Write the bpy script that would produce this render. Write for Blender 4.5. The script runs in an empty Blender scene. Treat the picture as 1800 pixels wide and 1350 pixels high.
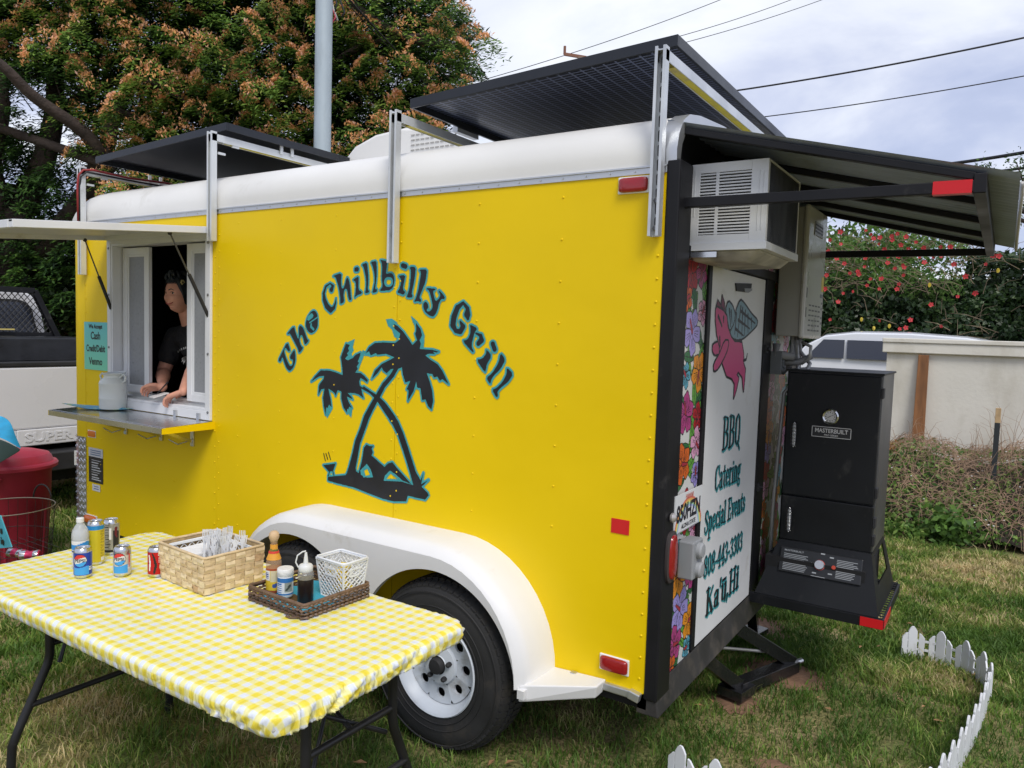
import bpy, math, random
import numpy as np
from mathutils import Vector, Matrix
random.seed(7); rng = np.random.default_rng(7)
SC = bpy.context.scene
COL = SC.collection
# ------------------------------------------------------------------ camera
F_PX, YAW, PIT, ROL = 1329.21, 0.5759265, -0.0705102, 0.0311414
CAM = Vector((1.04038, -2.64154, 1.78416))
cy, sy, cp, sp, cr, sr = math.cos(YAW), math.sin(YAW), math.cos(PIT), math.sin(PIT), math.cos(ROL), math.sin(ROL)
FWD = Vector((-sy*cp, cy*cp, sp)); RT0 = Vector((cy, sy, 0)); UP0 = RT0.cross(FWD)
RGT = RT0*cr + UP0*sr; UPV = -RT0*sr + UP0*cr
cam = bpy.data.objects.new('camera', bpy.data.cameras.new('camera')); COL.objects.link(cam)
m = Matrix((RGT, UPV, -FWD)).transposed().to_4x4(); m.translation = CAM
cam.matrix_world = m
cam.data.sensor_width = 36; cam.data.lens = 36*F_PX/1800
cam.data.clip_start = 0.05; cam.data.clip_end = 3000
SC.camera = cam
# ------------------------------------------------------------------ light
SUN_EL, SUN_AZ = math.radians(52), math.radians(-38)     # azimuth measured from +X towards +Y
sd = Vector((math.cos(SUN_EL)*math.cos(SUN_AZ), math.cos(SUN_EL)*math.sin(SUN_AZ), math.sin(SUN_EL)))
sun = bpy.data.objects.new('sun', bpy.data.lights.new('sun', 'SUN')); COL.objects.link(sun)
sun.data.energy = 1.5; sun.data.angle = math.radians(22); sun.data.color = (1, .96, .9)
sun.rotation_euler = (-sd).to_track_quat('-Z', 'Y').to_euler()
W = bpy.data.worlds.new('World'); SC.world = W; W.use_nodes = True
nt = W.node_tree; nt.nodes.clear()
def nd(tree, typ, **kw):
    n = tree.nodes.new(typ)
    for k, v in kw.items():
        if k.startswith('i_'): n.inputs[k[2:].replace('_', ' ')].default_value = v
        else: setattr(n, k, v)
    return n
def ramp(tree, stops, fac):
    r = tree.nodes.new('ShaderNodeValToRGB'); e = r.color_ramp.elements
    while len(e) < len(stops): e.new(0.5)
    for el, (p, c) in zip(e, stops):
        el.position = p; el.color = (c[0], c[1], c[2], 1) if hasattr(c, '__len__') else (c, c, c, 1)
    tree.links.new(fac, r.inputs[0]); return r
sky = nd(nt, 'ShaderNodeTexSky', sky_type='NISHITA', sun_disc=False)
sky.sun_elevation = SUN_EL; sky.sun_rotation = math.radians(90) - SUN_AZ
bg1 = nd(nt, 'ShaderNodeBackground'); bg1.inputs['Strength'].default_value = 0.09
nt.links.new(sky.outputs[0], bg1.inputs[0])
tc = nd(nt, 'ShaderNodeTexCoord'); sep = nd(nt, 'ShaderNodeSeparateXYZ'); nt.links.new(tc.outputs['Generated'], sep.inputs[0])
# project the view direction onto a flat cloud layer so that clouds shrink towards the horizon
zz = nd(nt, 'ShaderNodeMath', operation='MAXIMUM'); nt.links.new(sep.outputs[2], zz.inputs[0]); zz.inputs[1].default_value = 0.0
za = nd(nt, 'ShaderNodeMath', operation='ADD'); nt.links.new(zz.outputs[0], za.inputs[0]); za.inputs[1].default_value = 0.16
dx = nd(nt, 'ShaderNodeMath', operation='DIVIDE'); nt.links.new(sep.outputs[0], dx.inputs[0]); nt.links.new(za.outputs[0], dx.inputs[1])
dy = nd(nt, 'ShaderNodeMath', operation='DIVIDE'); nt.links.new(sep.outputs[1], dy.inputs[0]); nt.links.new(za.outputs[0], dy.inputs[1])
cmb = nd(nt, 'ShaderNodeCombineXYZ'); nt.links.new(dx.outputs[0], cmb.inputs[0]); nt.links.new(dy.outputs[0], cmb.inputs[1]); cmb.inputs[2].default_value = 5.2
n1 = nd(nt, 'ShaderNodeTexNoise'); n1.inputs['Scale'].default_value = 0.95; n1.inputs['Detail'].default_value = 7; n1.inputs['Roughness'].default_value = .54; n1.inputs['Distortion'].default_value = .35
nt.links.new(cmb.outputs[0], n1.inputs['Vector'])
cr1 = ramp(nt, [(0.30, (.38, .43, .60)), (0.42, (.46, .51, .69)), (0.51, (.58, .62, .77)), (0.59, (.76, .79, .88)), (.68, (.88, .90, .95)), (.78, (.66, .71, .81))], n1.outputs['Fac'])
bg2 = nd(nt, 'ShaderNodeBackground'); bg2.inputs['Strength'].default_value = 0.82
nt.links.new(cr1.outputs[0], bg2.inputs[0])
mx = nd(nt, 'ShaderNodeMixShader'); mx.inputs[0].default_value = .86
nt.links.new(bg1.outputs[0], mx.inputs[1]); nt.links.new(bg2.outputs[0], mx.inputs[2])
wo = nd(nt, 'ShaderNodeOutputWorld'); nt.links.new(mx.outputs[0], wo.inputs[0])
SC.view_settings.view_transform = 'Standard'; SC.view_settings.look = 'None'
SC.view_settings.exposure = 0.62; SC.view_settings.gamma = 1; SC.view_settings.use_curve_mapping = False
# ------------------------------------------------------------------ measuring
def hit(x, y, ax, v):
    """point of the photograph (1800 px wide) laid on the world plane axis=v; used to measure things on known planes"""
    d = FWD*F_PX + RGT*(x-900) - UPV*(y-675)
    t = (v-CAM[ax])/d[ax]
    return CAM + d*t
def hitd(x, y, dist):
    d = FWD*F_PX + RGT*(x-900) - UPV*(y-675)
    return CAM + d*(dist/F_PX)
# ------------------------------------------------------------------ materials
MATS = {}
def M(name, col, rough=.5, metal=0, bump=None, var=None, spec=.5, trans=0, ior=1.45, alpha=1, dirt=None, coat=0, mottle=None, speck=None):
    """var=(scale, amount[, stretch]) brightness variation; dirt=(scale, lo, hi, colour); bump=(scale, strength)"""
    if name in MATS: return MATS[name]
    mt = bpy.data.materials.new(name); mt.use_nodes = True; t = mt.node_tree; MATS[name] = mt
    b = t.nodes['Principled BSDF']; b.inputs['Roughness'].default_value = rough; b.inputs['Metallic'].default_value = metal
    b.inputs['Specular IOR Level'].default_value = spec; b.inputs['IOR'].default_value = ior
    b.inputs['Transmission Weight'].default_value = trans; b.inputs['Alpha'].default_value = alpha
    b.inputs['Coat Weight'].default_value = coat
    tcn = nd(t, 'ShaderNodeTexCoord'); src = tcn.outputs['Object']
    c = nd(t, 'ShaderNodeRGB'); c.outputs[0].default_value = (*col, 1); cur = c.outputs[0]
    if var:
        mp = nd(t, 'ShaderNodeMapping'); t.links.new(src, mp.inputs[0])
        if len(var) > 2: mp.inputs['Scale'].default_value = var[2]
        n = nd(t, 'ShaderNodeTexNoise'); n.inputs['Scale'].default_value = var[0]; n.inputs['Detail'].default_value = 6; t.links.new(mp.outputs[0], n.inputs['Vector'])
        mr = nd(t, 'ShaderNodeMapRange'); t.links.new(n.outputs['Fac'], mr.inputs[0]); mr.inputs[1].default_value = .3; mr.inputs[2].default_value = .7
        mr.inputs[3].default_value = 1-var[1]; mr.inputs[4].default_value = 1+var[1]
        h = nd(t, 'ShaderNodeHueSaturation'); t.links.new(cur, h.inputs['Color']); t.links.new(mr.outputs[0], h.inputs['Value']); cur = h.outputs[0]
        r2 = nd(t, 'ShaderNodeMapRange'); t.links.new(n.outputs['Fac'], r2.inputs[0]); r2.inputs[1].default_value = .3; r2.inputs[2].default_value = .7
        r2.inputs[3].default_value = max(rough-.08, .02); r2.inputs[4].default_value = min(rough+.1, 1); t.links.new(r2.outputs[0], b.inputs['Roughness'])
    if dirt:
        n = nd(t, 'ShaderNodeTexNoise'); n.inputs['Scale'].default_value = dirt[0]; n.inputs['Detail'].default_value = 9; n.inputs['Roughness'].default_value = .65
        mp = nd(t, 'ShaderNodeMapping'); t.links.new(src, mp.inputs[0]); mp.inputs['Location'].default_value = (4.1, 2.2, 7.7)
        if len(dirt) > 4: mp.inputs['Scale'].default_value = dirt[4]
        t.links.new(mp.outputs[0], n.inputs['Vector'])
        r = ramp(t, [(dirt[1], 0), (dirt[2], 1)], n.outputs['Fac'])
        x = nd(t, 'ShaderNodeMix', data_type='RGBA'); t.links.new(r.outputs[0], x.inputs[0]); t.links.new(cur, x.inputs[6]); x.inputs[7].default_value = (*dirt[3], 1); cur = x.outputs[2]
    t.links.new(cur, b.inputs['Base Color'])
    if bump:
        n = nd(t, 'ShaderNodeTexNoise'); n.inputs['Scale'].default_value = bump[0]; n.inputs['Detail'].default_value = 4; t.links.new(src, n.inputs['Vector'])
        bp = nd(t, 'ShaderNodeBump'); bp.inputs['Strength'].default_value = bump[1]; bp.inputs['Distance'].default_value = bump[2] if len(bump) > 2 else .01
        t.links.new(n.outputs['Fac'], bp.inputs['Height']); t.links.new(bp.outputs[0], b.inputs['Normal'])
    return mt
yellow = M('yellow_paint', (.83, .575, .0), .42, spec=.28, var=(.9, .05), dirt=(3.2, .66, .90, (.62, .43, .02), (1, 1, .22)), bump=(1.5, .22, .05))
white_roof = M('roof_white', (.74, .73, .70), .45, var=(1.5, .06), dirt=(2.2, .60, .85, (.48, .46, .40), (1, 1, .6)), bump=(3, .1, .02))
white_fg = M('fender_white', (.74, .74, .74), .42, var=(2, .05), dirt=(4.5, .60, .88, (.50, .47, .40)), bump=(8, .05, .01))
white_p = M('white_paint', (.78, .78, .78), .4, var=(3, .05), dirt=(5, .64, .85, (.5, .48, .42)))
galv = M('galvanised_metal', (.62, .64, .66), .42, .55, var=(6, .18), bump=(20, .1))
alum = M('aluminium', (.60, .61, .62), .38, .85, var=(5, .1))
steel = M('stainless_steel', (.62, .62, .62), .2, 1, var=(3, .08))
black_p = M('black_paint', (.010, .010, .012), .45, spec=.3, var=(4, .3), dirt=(7, .62, .8, (.07, .065, .06)))
black_m = M('black_matte', (.02, .02, .022), .6, var=(5, .3))
black_r = M('black_rubber', (.022, .022, .023), .72, var=(7, .25), dirt=(5, .6, .8, (.08, .07, .055)), bump=(60, .1))
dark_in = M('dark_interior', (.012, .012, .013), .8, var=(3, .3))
teal = M('teal_paint', (.045, .33, .36), .45, var=(20, .12))
art_black = M('black_signpaint', (.012, .013, .018), .45, var=(10, .3))
red_lens = M('red_lens', (.30, .008, .012), .18, coat=.6, bump=(70, .1))
amber_lens = M('amber_lens', (.65, .13, .01), .25, coat=.5)
red_refl = M('red_reflector', (.62, .01, .015), .35)
door_white = M('door_white', (.72, .72, .72), .42, var=(2.5, .05), dirt=(6, .60, .85, (.5, .47, .4)))
# ------------------------------------------------------------------ mesh builder
class MB:
    def __init__(s): s.v = []; s.f = []; s.m = []
    def add(s, vs, fs, mi=0):
        o = len(s.v); s.v += [tuple(p) for p in vs]; s.f += [tuple(i+o for i in f) for f in fs]; s.m += [mi]*len(fs); return s
    def box(s, x0, x1, y0, y1, z0, z1, mi=0):
        vs = [(x, y, z) for z in (z0, z1) for y in (y0, y1) for x in (x0, x1)]
        return s.add(vs, [(0, 2, 3, 1), (4, 5, 7, 6), (0, 1, 5, 4), (2, 6, 7, 3), (0, 4, 6, 2), (1, 3, 7, 5)], mi)
    def hexa(s, b, t, mi=0):
        "b, t: four bottom and four top corners in the same turning order"
        return s.add(list(b)+list(t), [(3, 2, 1, 0), (4, 5, 6, 7), (0, 1, 5, 4), (1, 2, 6, 5), (2, 3, 7, 6), (3, 0, 4, 7)], mi)
    def bar(s, a, b, w, h=None, up=(0, 0, 1), mi=0):
        a = Vector(a); b = Vector(b); h = h or w; d = (b-a).normalized(); up = Vector(up)
        if abs(d.dot(up)) > .98: up = Vector((0, 1, 0))
        x = d.cross(up).normalized()*w/2; y = x.cross(d).normalized()*h/2
        q = [(-1, -1), (1, -1), (1, 1), (-1, 1)]
        return s.hexa([a+x*i+y*j for i, j in q], [b+x*i+y*j for i, j in q], mi)
    def tube(s, pts, r, n=8, mi=0, cap=True, closed=False):
        pts = [Vector(p) for p in pts]; k = len(pts); rs = r if hasattr(r, '__len__') else [r]*k
        vs = []; prev = None
        for i, p in enumerate(pts):
            a = pts[i-1] if (i > 0 or closed) else p; b = pts[(i+1) % k] if (i < k-1 or closed) else p
            d = (b-a).normalized()
            if prev is None:
                u = d.cross(Vector((0, 0, 1)))
                if u.length < .05: u = d.cross(Vector((0, 1, 0)))
            else: u = prev-d*prev.dot(d)
            u.normalize(); prev = u; w = d.cross(u)
            for j in range(n):
                t = 2*math.pi*j/n; vs.append(p+(u*math.cos(t)+w*math.sin(t))*rs[i])
        fs = []
        for i in range(k if closed else k-1):
            i2 = (i+1) % k
            for j in range(n): fs.append((i*n+j, i*n+(j+1) % n, i2*n+(j+1) % n, i2*n+j))
        if cap and not closed: fs += [tuple(range(n-1, -1, -1)), tuple((k-1)*n+j for j in range(n))]
        return s.add(vs, fs, mi)
    def lathe(s, prof, n=24, c=(0, 0, 0), axis='z', mi=0, cap=True, a0=0, a1=2*math.pi):
        full = abs(a1-a0-2*math.pi) < 1e-6; nn = n if full else n+1
        vs = []
        for r, z in prof:
            for j in range(nn):
                t = a0+(a1-a0)*j/n; x, y = r*math.cos(t), r*math.sin(t)
                p = {'z': (x, y, z), 'y': (x, z, y), 'x': (z, x, y)}[axis]
                vs.append((p[0]+c[0], p[1]+c[1], p[2]+c[2]))
        fs = []
        for i in range(len(prof)-1):
            for j in range(n):
                j2 = (j+1) % nn; fs.append((i*nn+j, i*nn+j2, (i+1)*nn+j2, (i+1)*nn+j))
        if cap and full:
            if prof[0][0] > 1e-4: fs.append(tuple(range(nn-1, -1, -1)))
            if prof[-1][0] > 1e-4: fs.append(tuple((len(prof)-1)*nn+j for j in range(nn)))
        return s.add(vs, fs, mi)
    def prism(s, poly, fn, d, mi=0):
        "poly: 2D outline; fn(u, v, w) -> point; extruded from w=0 to w=d"
        k = len(poly); vs = [fn(u, v, 0) for u, v in poly]+[fn(u, v, d) for u, v in poly]
        return s.add(vs, [tuple(range(k-1, -1, -1)), tuple(range(k, 2*k))]+[(i, (i+1) % k, (i+1) % k+k, i+k) for i in range(k)], mi)
    def grid(s, fn, nu, nv, mi=0, cu=False, cv=False):
        vs = [fn(i/nu, j/nv) for j in range(nv if cv else nv+1) for i in range(nu if cu else nu+1)]
        w = nu if cu else nu+1; h = nv if cv else nv+1; fs = []
        for j in range(nv):
            for i in range(nu):
                i2 = (i+1) % w; j2 = (j+1) % h; fs.append((j*w+i, j*w+i2, j2*w+i2, j2*w+i))
        return s.add(vs, fs, mi)
    def sphere(s, c, r, n=12, k=8, sc=(1, 1, 1), mi=0):
        c = Vector(c)
        return s.grid(lambda u, v: (c.x+r*sc[0]*math.sin(math.pi*v)*math.cos(2*math.pi*u), c.y+r*sc[1]*math.sin(math.pi*v)*math.sin(2*math.pi*u), c.z-r*sc[2]*math.cos(math.pi*v)), n, k, mi, cu=True)
def root_of(o):
    while o.parent: o = o.parent
    return o
def finish(o, mats, smooth, bevel, recalc=True):
    me = o.data
    for x in (mats if isinstance(mats, (list, tuple)) else [mats]): me.materials.append(x)
    if smooth:
        me.polygons.foreach_set('use_smooth', [True]*len(me.polygons))
        if smooth is not True:
            try: me.set_sharp_from_angle(angle=math.radians(smooth))
            except Exception: pass
    if bevel:
        b = o.modifiers.new('bevel', 'BEVEL'); b.width = bevel; b.segments = 2; b.limit_method = 'ANGLE'; b.angle_limit = math.radians(40)
        b.harden_normals = False
def obj(name, mb, mats, parent=None, smooth=False, bevel=0, recalc=True, **props):
    me = bpy.data.meshes.new(name)
    off = root_of(parent).location if parent else Vector((0, 0, 0))
    vs = mb.v
    if parent and off.length: vs = [(p[0]-off.x, p[1]-off.y, p[2]-off.z) for p in vs]
    me.from_pydata(vs, [], mb.f); me.update()
    if recalc:
        import bmesh
        bm = bmesh.new(); bm.from_mesh(me); bmesh.ops.recalc_face_normals(bm, faces=bm.faces); bm.to_mesh(me); bm.free()
    o = bpy.data.objects.new(name, me); COL.objects.link(o)
    if len(set(mb.m)) > 1 or (mb.m and mb.m[0]): me.polygons.foreach_set('material_index', mb.m)
    finish(o, mats, smooth, bevel)
    if parent: o.parent = parent
    for k, v in props.items(): o[k] = v
    return o
def thing(name, label, cat, loc=(0, 0, 0), group=None):
    o = bpy.data.objects.new(name, None); COL.objects.link(o); o.location = loc; o.empty_display_size = .1
    o['label'] = label; o['category'] = cat
    if group: o['group'] = group
    return o
def tag(o, label, cat, group=None):
    o['label'] = label; o['category'] = cat
    if group: o['group'] = group
    return o
def struct(name, mb, mats, **kw): return obj(name, mb, mats, None, kind='structure', **kw)
def dup(root, loc, rotz=0, label=None, scale=None):
    r = root.copy(); COL.objects.link(r); r.location = loc; r.rotation_euler = (0, 0, rotz)
    if scale: r.scale = (scale,)*3
    if label: r['label'] = label
    for ch in list(root.children):
        c = ch.copy(); COL.objects.link(c); c.parent = r
        for g in ch.children:
            d = g.copy(); COL.objects.link(d); d.parent = c
    return r
def copies(src, name, places, parent):
    "linked copies of one small mesh object as further parts; places are offsets in world space"
    for i, p in enumerate(places):
        c = src.copy(); COL.objects.link(c); c.location = Vector(src.location)+Vector(p); c.parent = parent
# ------------------------------------------------------------------ flat print laid as coloured cells
def inpoly(P, X, Y):
    n = len(P); ins = np.zeros(X.shape, bool); d2 = np.full(X.shape, 1e9)
    for i in range(n):
        x1, y1 = P[i]; x2, y2 = P[(i+1) % n]
        c = ((y1 > Y) != (y2 > Y)) & (X < (x2-x1)*(Y-y1)/((y2-y1) or 1e-12)+x1); ins ^= c
        ex, ey = x2-x1, y2-y1; L = ex*ex+ey*ey or 1e-12
        t = np.clip(((X-x1)*ex+(Y-y1)*ey)/L, 0, 1); d2 = np.minimum(d2, (X-x1-t*ex)**2+(Y-y1-t*ey)**2)
    return ins, np.sqrt(d2)
def chaikin(P, k=1):
    for _ in range(k):
        Q = []
        for i in range(len(P)):
            a = P[i]; b = P[(i+1) % len(P)]
            Q += [(a[0]*.78+b[0]*.22, a[1]*.78+b[1]*.22), (a[0]*.22+b[0]*.78, a[1]*.22+b[1]*.78)]
        P = Q
    return P
class Ras:
    def __init__(s, u0, u1, v0, v1, res, bg=-1):
        s.res = res; s.u0 = u0; s.v0 = v0; s.nu = max(1, int(round((u1-u0)/res))); s.nv = max(1, int(round((v1-v0)/res)))
        s.su = (u1-u0)/s.nu; s.sv = (v1-v0)/s.nv
        s.U, s.V = np.meshgrid(u0+(np.arange(s.nu)+.5)*s.su, v0+(np.arange(s.nv)+.5)*s.sv)
        s.I = np.full(s.U.shape, bg, int)
    def win(s, xs, ys, pad):
        a = max(0, int((min(xs)-pad-s.u0)/s.su)-1); b = min(s.nu, int((max(xs)+pad-s.u0)/s.su)+2)
        c = max(0, int((min(ys)-pad-s.v0)/s.sv)-1); d = min(s.nv, int((max(ys)+pad-s.v0)/s.sv)+2)
        return (slice(c, d), slice(a, b)) if b > a and d > c else None
    def poly(s, P, ci, out=0, co=None, only=None, sm=0):
        if sm: P = chaikin(P, sm)
        w = s.win([p[0] for p in P], [p[1] for p in P], out)
        if not w: return
        ins, d = inpoly(P, s.U[w], s.V[w]); I = s.I[w]
        if out and only != 'in': I[ins | (d < out)] = co
        if only != 'out': I[ins] = ci
    def stroke(s, pts, ci, out=0, co=None, only=None):
        "pts: (x, y, r)"
        w = s.win([p[0] for p in pts], [p[1] for p in pts], out+max(p[2] for p in pts))
        if not w: return
        X, Y = s.U[w], s.V[w]; d = np.full(X.shape, 1e9)
        if len(pts) == 1: d = np.hypot(X-pts[0][0], Y-pts[0][1])-pts[0][2]
        for (x1, y1, r1), (x2, y2, r2) in zip(pts, pts[1:]):
            ex, ey = x2-x1, y2-y1; L = ex*ex+ey*ey or 1e-12; t = np.clip(((X-x1)*ex+(Y-y1)*ey)/L, 0, 1)
            d = np.minimum(d, np.hypot(X-x1-t*ex, Y-y1-t*ey)-(r1+(r2-r1)*t))
        I = s.I[w]
        if out and only != 'in': I[d < out] = co
        if only != 'out': I[d < 0] = ci
    def mesh(s, fn, mb=None, maxrun=10**6):
        mb = mb or MB(); vid = {}; open_ = {}
        def vert(i, j):
            k = (i, j)
            if k not in vid: vid[k] = len(mb.v); mb.v.append(tuple(fn(s.u0+i*s.su, s.v0+j*s.sv)))
            return vid[k]
        def flush(k, j):
            a, b, c = k; j0 = open_.pop(k); mb.f.append((vert(a, j0), vert(b, j0), vert(b, j), vert(a, j))); mb.m.append(c)
        for j in range(s.nv+1):
            runs = set()
            if j < s.nv:
                row = s.I[j]; cuts = np.flatnonzero(np.diff(row))+1; a = 0
                for b in list(cuts)+[s.nu]:
                    c = int(row[a]); a0 = a
                    if c >= 0:
                        while a0 < b: e = min(b, a0+maxrun-(a0 % maxrun if maxrun < 10**5 else 0)); runs.add((a0, e, c)); a0 = e
                    a = b
            for k in [k for k in open_ if k not in runs]: flush(k, j)
            for k in runs:
                if k not in open_: open_[k] = j
        return mb
def text_mesh(txt, size=1, bold=0, xs=1, align='CENTER', res=3):
    cu = bpy.data.curves.new('t', 'FONT'); cu.body = txt; cu.size = size; cu.align_x = align; cu.offset = bold; cu.resolution_u = res
    o = bpy.data.objects.new('t', cu); COL.objects.link(o); bpy.context.view_layer.update()
    me = bpy.data.meshes.new_from_object(o.evaluated_get(bpy.context.evaluated_depsgraph_get()))
    vs = [(v.co.x*xs, v.co.y) for v in me.vertices]; fs = [tuple(p.vertices) for p in me.polygons]
    bpy.data.objects.remove(o); bpy.data.curves.remove(cu); bpy.data.meshes.remove(me)
    return vs, fs
def put_text(mb, txt, fn, size=1, bold=0, xs=1, align='CENTER', mi=0, res=3):
    vs, fs = text_mesh(txt, size, bold, xs, align, res)
    return mb.add([fn(u, v) for u, v in vs], fs, mi)
def noise2(x, y, seed=0):
    "cheap smooth value noise in numpy"
    xi = np.floor(x).astype(int); yi = np.floor(y).astype(int); fx = x-xi; fy = y-yi; fx = fx*fx*(3-2*fx); fy = fy*fy*(3-2*fy)
    def h(a, b):
        n = (a*374761393+b*668265263+seed*1442695041) & 0x7fffffff; n = (n ^ (n >> 13))*1274126177 & 0x7fffffff
        return (n & 0xffff)/65535.
    return (h(xi, yi)*(1-fx)+h(xi+1, yi)*fx)*(1-fy)+(h(xi, yi+1)*(1-fx)+h(xi+1, yi+1)*fx)*fy
# ================================================================== GROUND
def vnoise(x, y): return noise2(x*.9, y*.9, 3)*.5+noise2(x*2.3, y*2.3, 5)*.3+noise2(x*6.1, y*6.1, 9)*.2
gm = bpy.data.materials.new('lawn_ground'); gm.use_nodes = True; t = gm.node_tree; b = t.nodes['Principled BSDF']; b.inputs['Roughness'].default_value = .95; b.inputs['Specular IOR Level'].default_value = .15
tcn = nd(t, 'ShaderNodeTexCoord')
na = nd(t, 'ShaderNodeTexNoise'); na.inputs['Scale'].default_value = 1.3; na.inputs['Detail'].default_value = 8; t.links.new(tcn.outputs['Object'], na.inputs['Vector'])
nb = nd(t, 'ShaderNodeTexNoise'); nb.inputs['Scale'].default_value = 60; nb.inputs['Detail'].default_value = 5; t.links.new(tcn.outputs['Object'], nb.inputs['Vector'])
ra = ramp(t, [(.35, (.13, .16, .05)), (.5, (.24, .21, .09)), (.62, (.36, .28, .15)), (.72, (.36, .22, .12))], na.outputs['Fac'])
rb = ramp(t, [(.3, .45), (.7, 1.4)], nb.outputs['Fac'])
mm = nd(t, 'ShaderNodeMix', data_type='RGBA', blend_type='MULTIPLY'); mm.inputs[0].default_value = 1; t.links.new(ra.outputs[0], mm.inputs[6]); t.links.new(rb.outputs[0], mm.inputs[7])
t.links.new(mm.outputs[2], b.inputs['Base Color'])
bp = nd(t, 'ShaderNodeBump'); bp.inputs['Strength'].default_value = .8; bp.inputs['Distance'].default_value = .02; t.links.new(nb.outputs['Fac'], bp.inputs['Height']); t.links.new(bp.outputs[0], b.inputs['Normal'])
g = MB()
def gfn(u, v):
    x = -60+u*120; y = -20+v*220; return (x, y, 0)
g.add([(-400, -60, 0), (400, -60, 0), (400, 900, 0), (-400, 900, 0)], [(0, 1, 2, 3)])
struct('ground', g, gm)
soil = M('red_soil', (.22, .125, .075), .95, var=(9, .3), bump=(40, .6, .02))
def patch(name, pts, z):
    m_ = MB(); k = len(pts); cx = sum(p[0] for p in pts)/k; cy_ = sum(p[1] for p in pts)/k
    m_.add([(cx, cy_, z+.004)]+[(p[0], p[1], z) for p in pts], [(0, i+1, (i+1) % k+1) for i in range(k)]); return struct(name, m_, soil)
def blob(cx, cy_, rx, ry, n=26, sd=0):
    r_ = random.Random(sd); return [(cx+rx*math.cos(a)*(1+r_.uniform(-.18, .18)), cy_+ry*math.sin(a)*(1+r_.uniform(-.18, .18))) for a in [2*math.pi*i/n for i in range(n)]]
soils = [(.16, 1.45, .22, .17), (.04, 1.0, .12, .13), (-.2, 2.0, .25, .25), (.62, .62, .10, .05), (.36, .52, .09, .06), (-1.3, -1.9, .22, .12)]
for i, (a, b_, c, d) in enumerate(soils): patch('bare_soil', blob(a, b_, c, d, sd=i), .004)
# grass blades: one sheet of short blades, thicker near the camera where it can be seen
def grass(n, x0, x1, y0, y1, h0, h1, w, seed):
    r = np.random.default_rng(seed)
    x = r.uniform(x0, x1, n); y = r.uniform(y0, y1, n)
    # keep what the lens can see, with a margin
    P = np.stack([x-CAM.x, y-CAM.y, np.full(n, -CAM.z)], 1); zc = P@np.array(FWD); u = (P@np.array(RGT))/zc*F_PX; v = -(P@np.array(UPV))/zc*F_PX
    keep = (zc > .4) & (np.abs(u) < 1750) & (np.abs(v) < 1250)
    for a, b_, c, d in soils: keep &= ((x-a)/c)**2+((y-b_)/d)**2 > r.uniform(.35, 1.15, n)
    keep &= ~((y > 4.9) & (x > -.3) & (x < 2))
    clump = noise2(x*7, y*7, 21)*.6+noise2(x*17, y*17, 22)*.4
    keep &= r.random(n) < .12+clump*1.1
    x, y, clump = x[keep], y[keep], clump[keep]; n = len(x)
    dist = np.hypot(x-CAM.x, y-CAM.y)
    h = r.uniform(h0, h1, n)*(.5+clump*1.0)*np.where(r.random(n) < .06, 1.8, 1); a = r.uniform(0, 2*np.pi, n); la = r.uniform(0, 2*np.pi, n); lean = r.uniform(.25, 1.15, n)*h
    ww = w*(1+dist*.12)*r.uniform(.6, 1.3, n)
    dx_, dy_ = np.cos(a)*ww/2, np.sin(a)*ww/2; lx, ly = np.cos(la)*lean, np.sin(la)*lean
    V = np.zeros((n, 5, 3)); z0 = -.003
    V[:, 0] = np.stack([x-dx_, y-dy_, np.full(n, z0)], 1); V[:, 1] = np.stack([x+dx_, y+dy_, np.full(n, z0)], 1)
    V[:, 2] = np.stack([x+dx_*.8+lx*.35, y+dy_*.8+ly*.35, h*.62], 1); V[:, 3] = np.stack([x-dx_*.8+lx*.35, y-dy_*.8+ly*.35, h*.62], 1)
    V[:, 4] = np.stack([x+lx, y+ly, h*.92], 1)
    q = vnoise(x, y); dry = np.clip((q-.47)*3.6+r.normal(0, .30, n)+.30, 0, 1)
    return V, dry
def mesh_np(name, V, L, starts, totals, mat, attr=None, parent=None, **props):
    me = bpy.data.meshes.new(name); me.vertices.add(len(V)); me.vertices.foreach_set('co', V.astype(np.float32).ravel())
    me.loops.add(len(L)); me.loops.foreach_set('vertex_index', L.astype(np.int32)); me.polygons.add(len(starts))
    me.polygons.foreach_set('loop_start', starts.astype(np.int32)); me.polygons.foreach_set('loop_total', totals.astype(np.int32))
    if attr is not None:
        at = me.attributes.new('rnd', 'FLOAT', 'POINT'); at.data.foreach_set('value', attr.astype(np.float32))
    me.update(calc_edges=True); me.validate()
    o = bpy.data.objects.new(name, me); COL.objects.link(o); me.materials.append(mat)
    if parent: o.parent = parent
    for k, v in props.items(): o[k] = v
    return o
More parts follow.
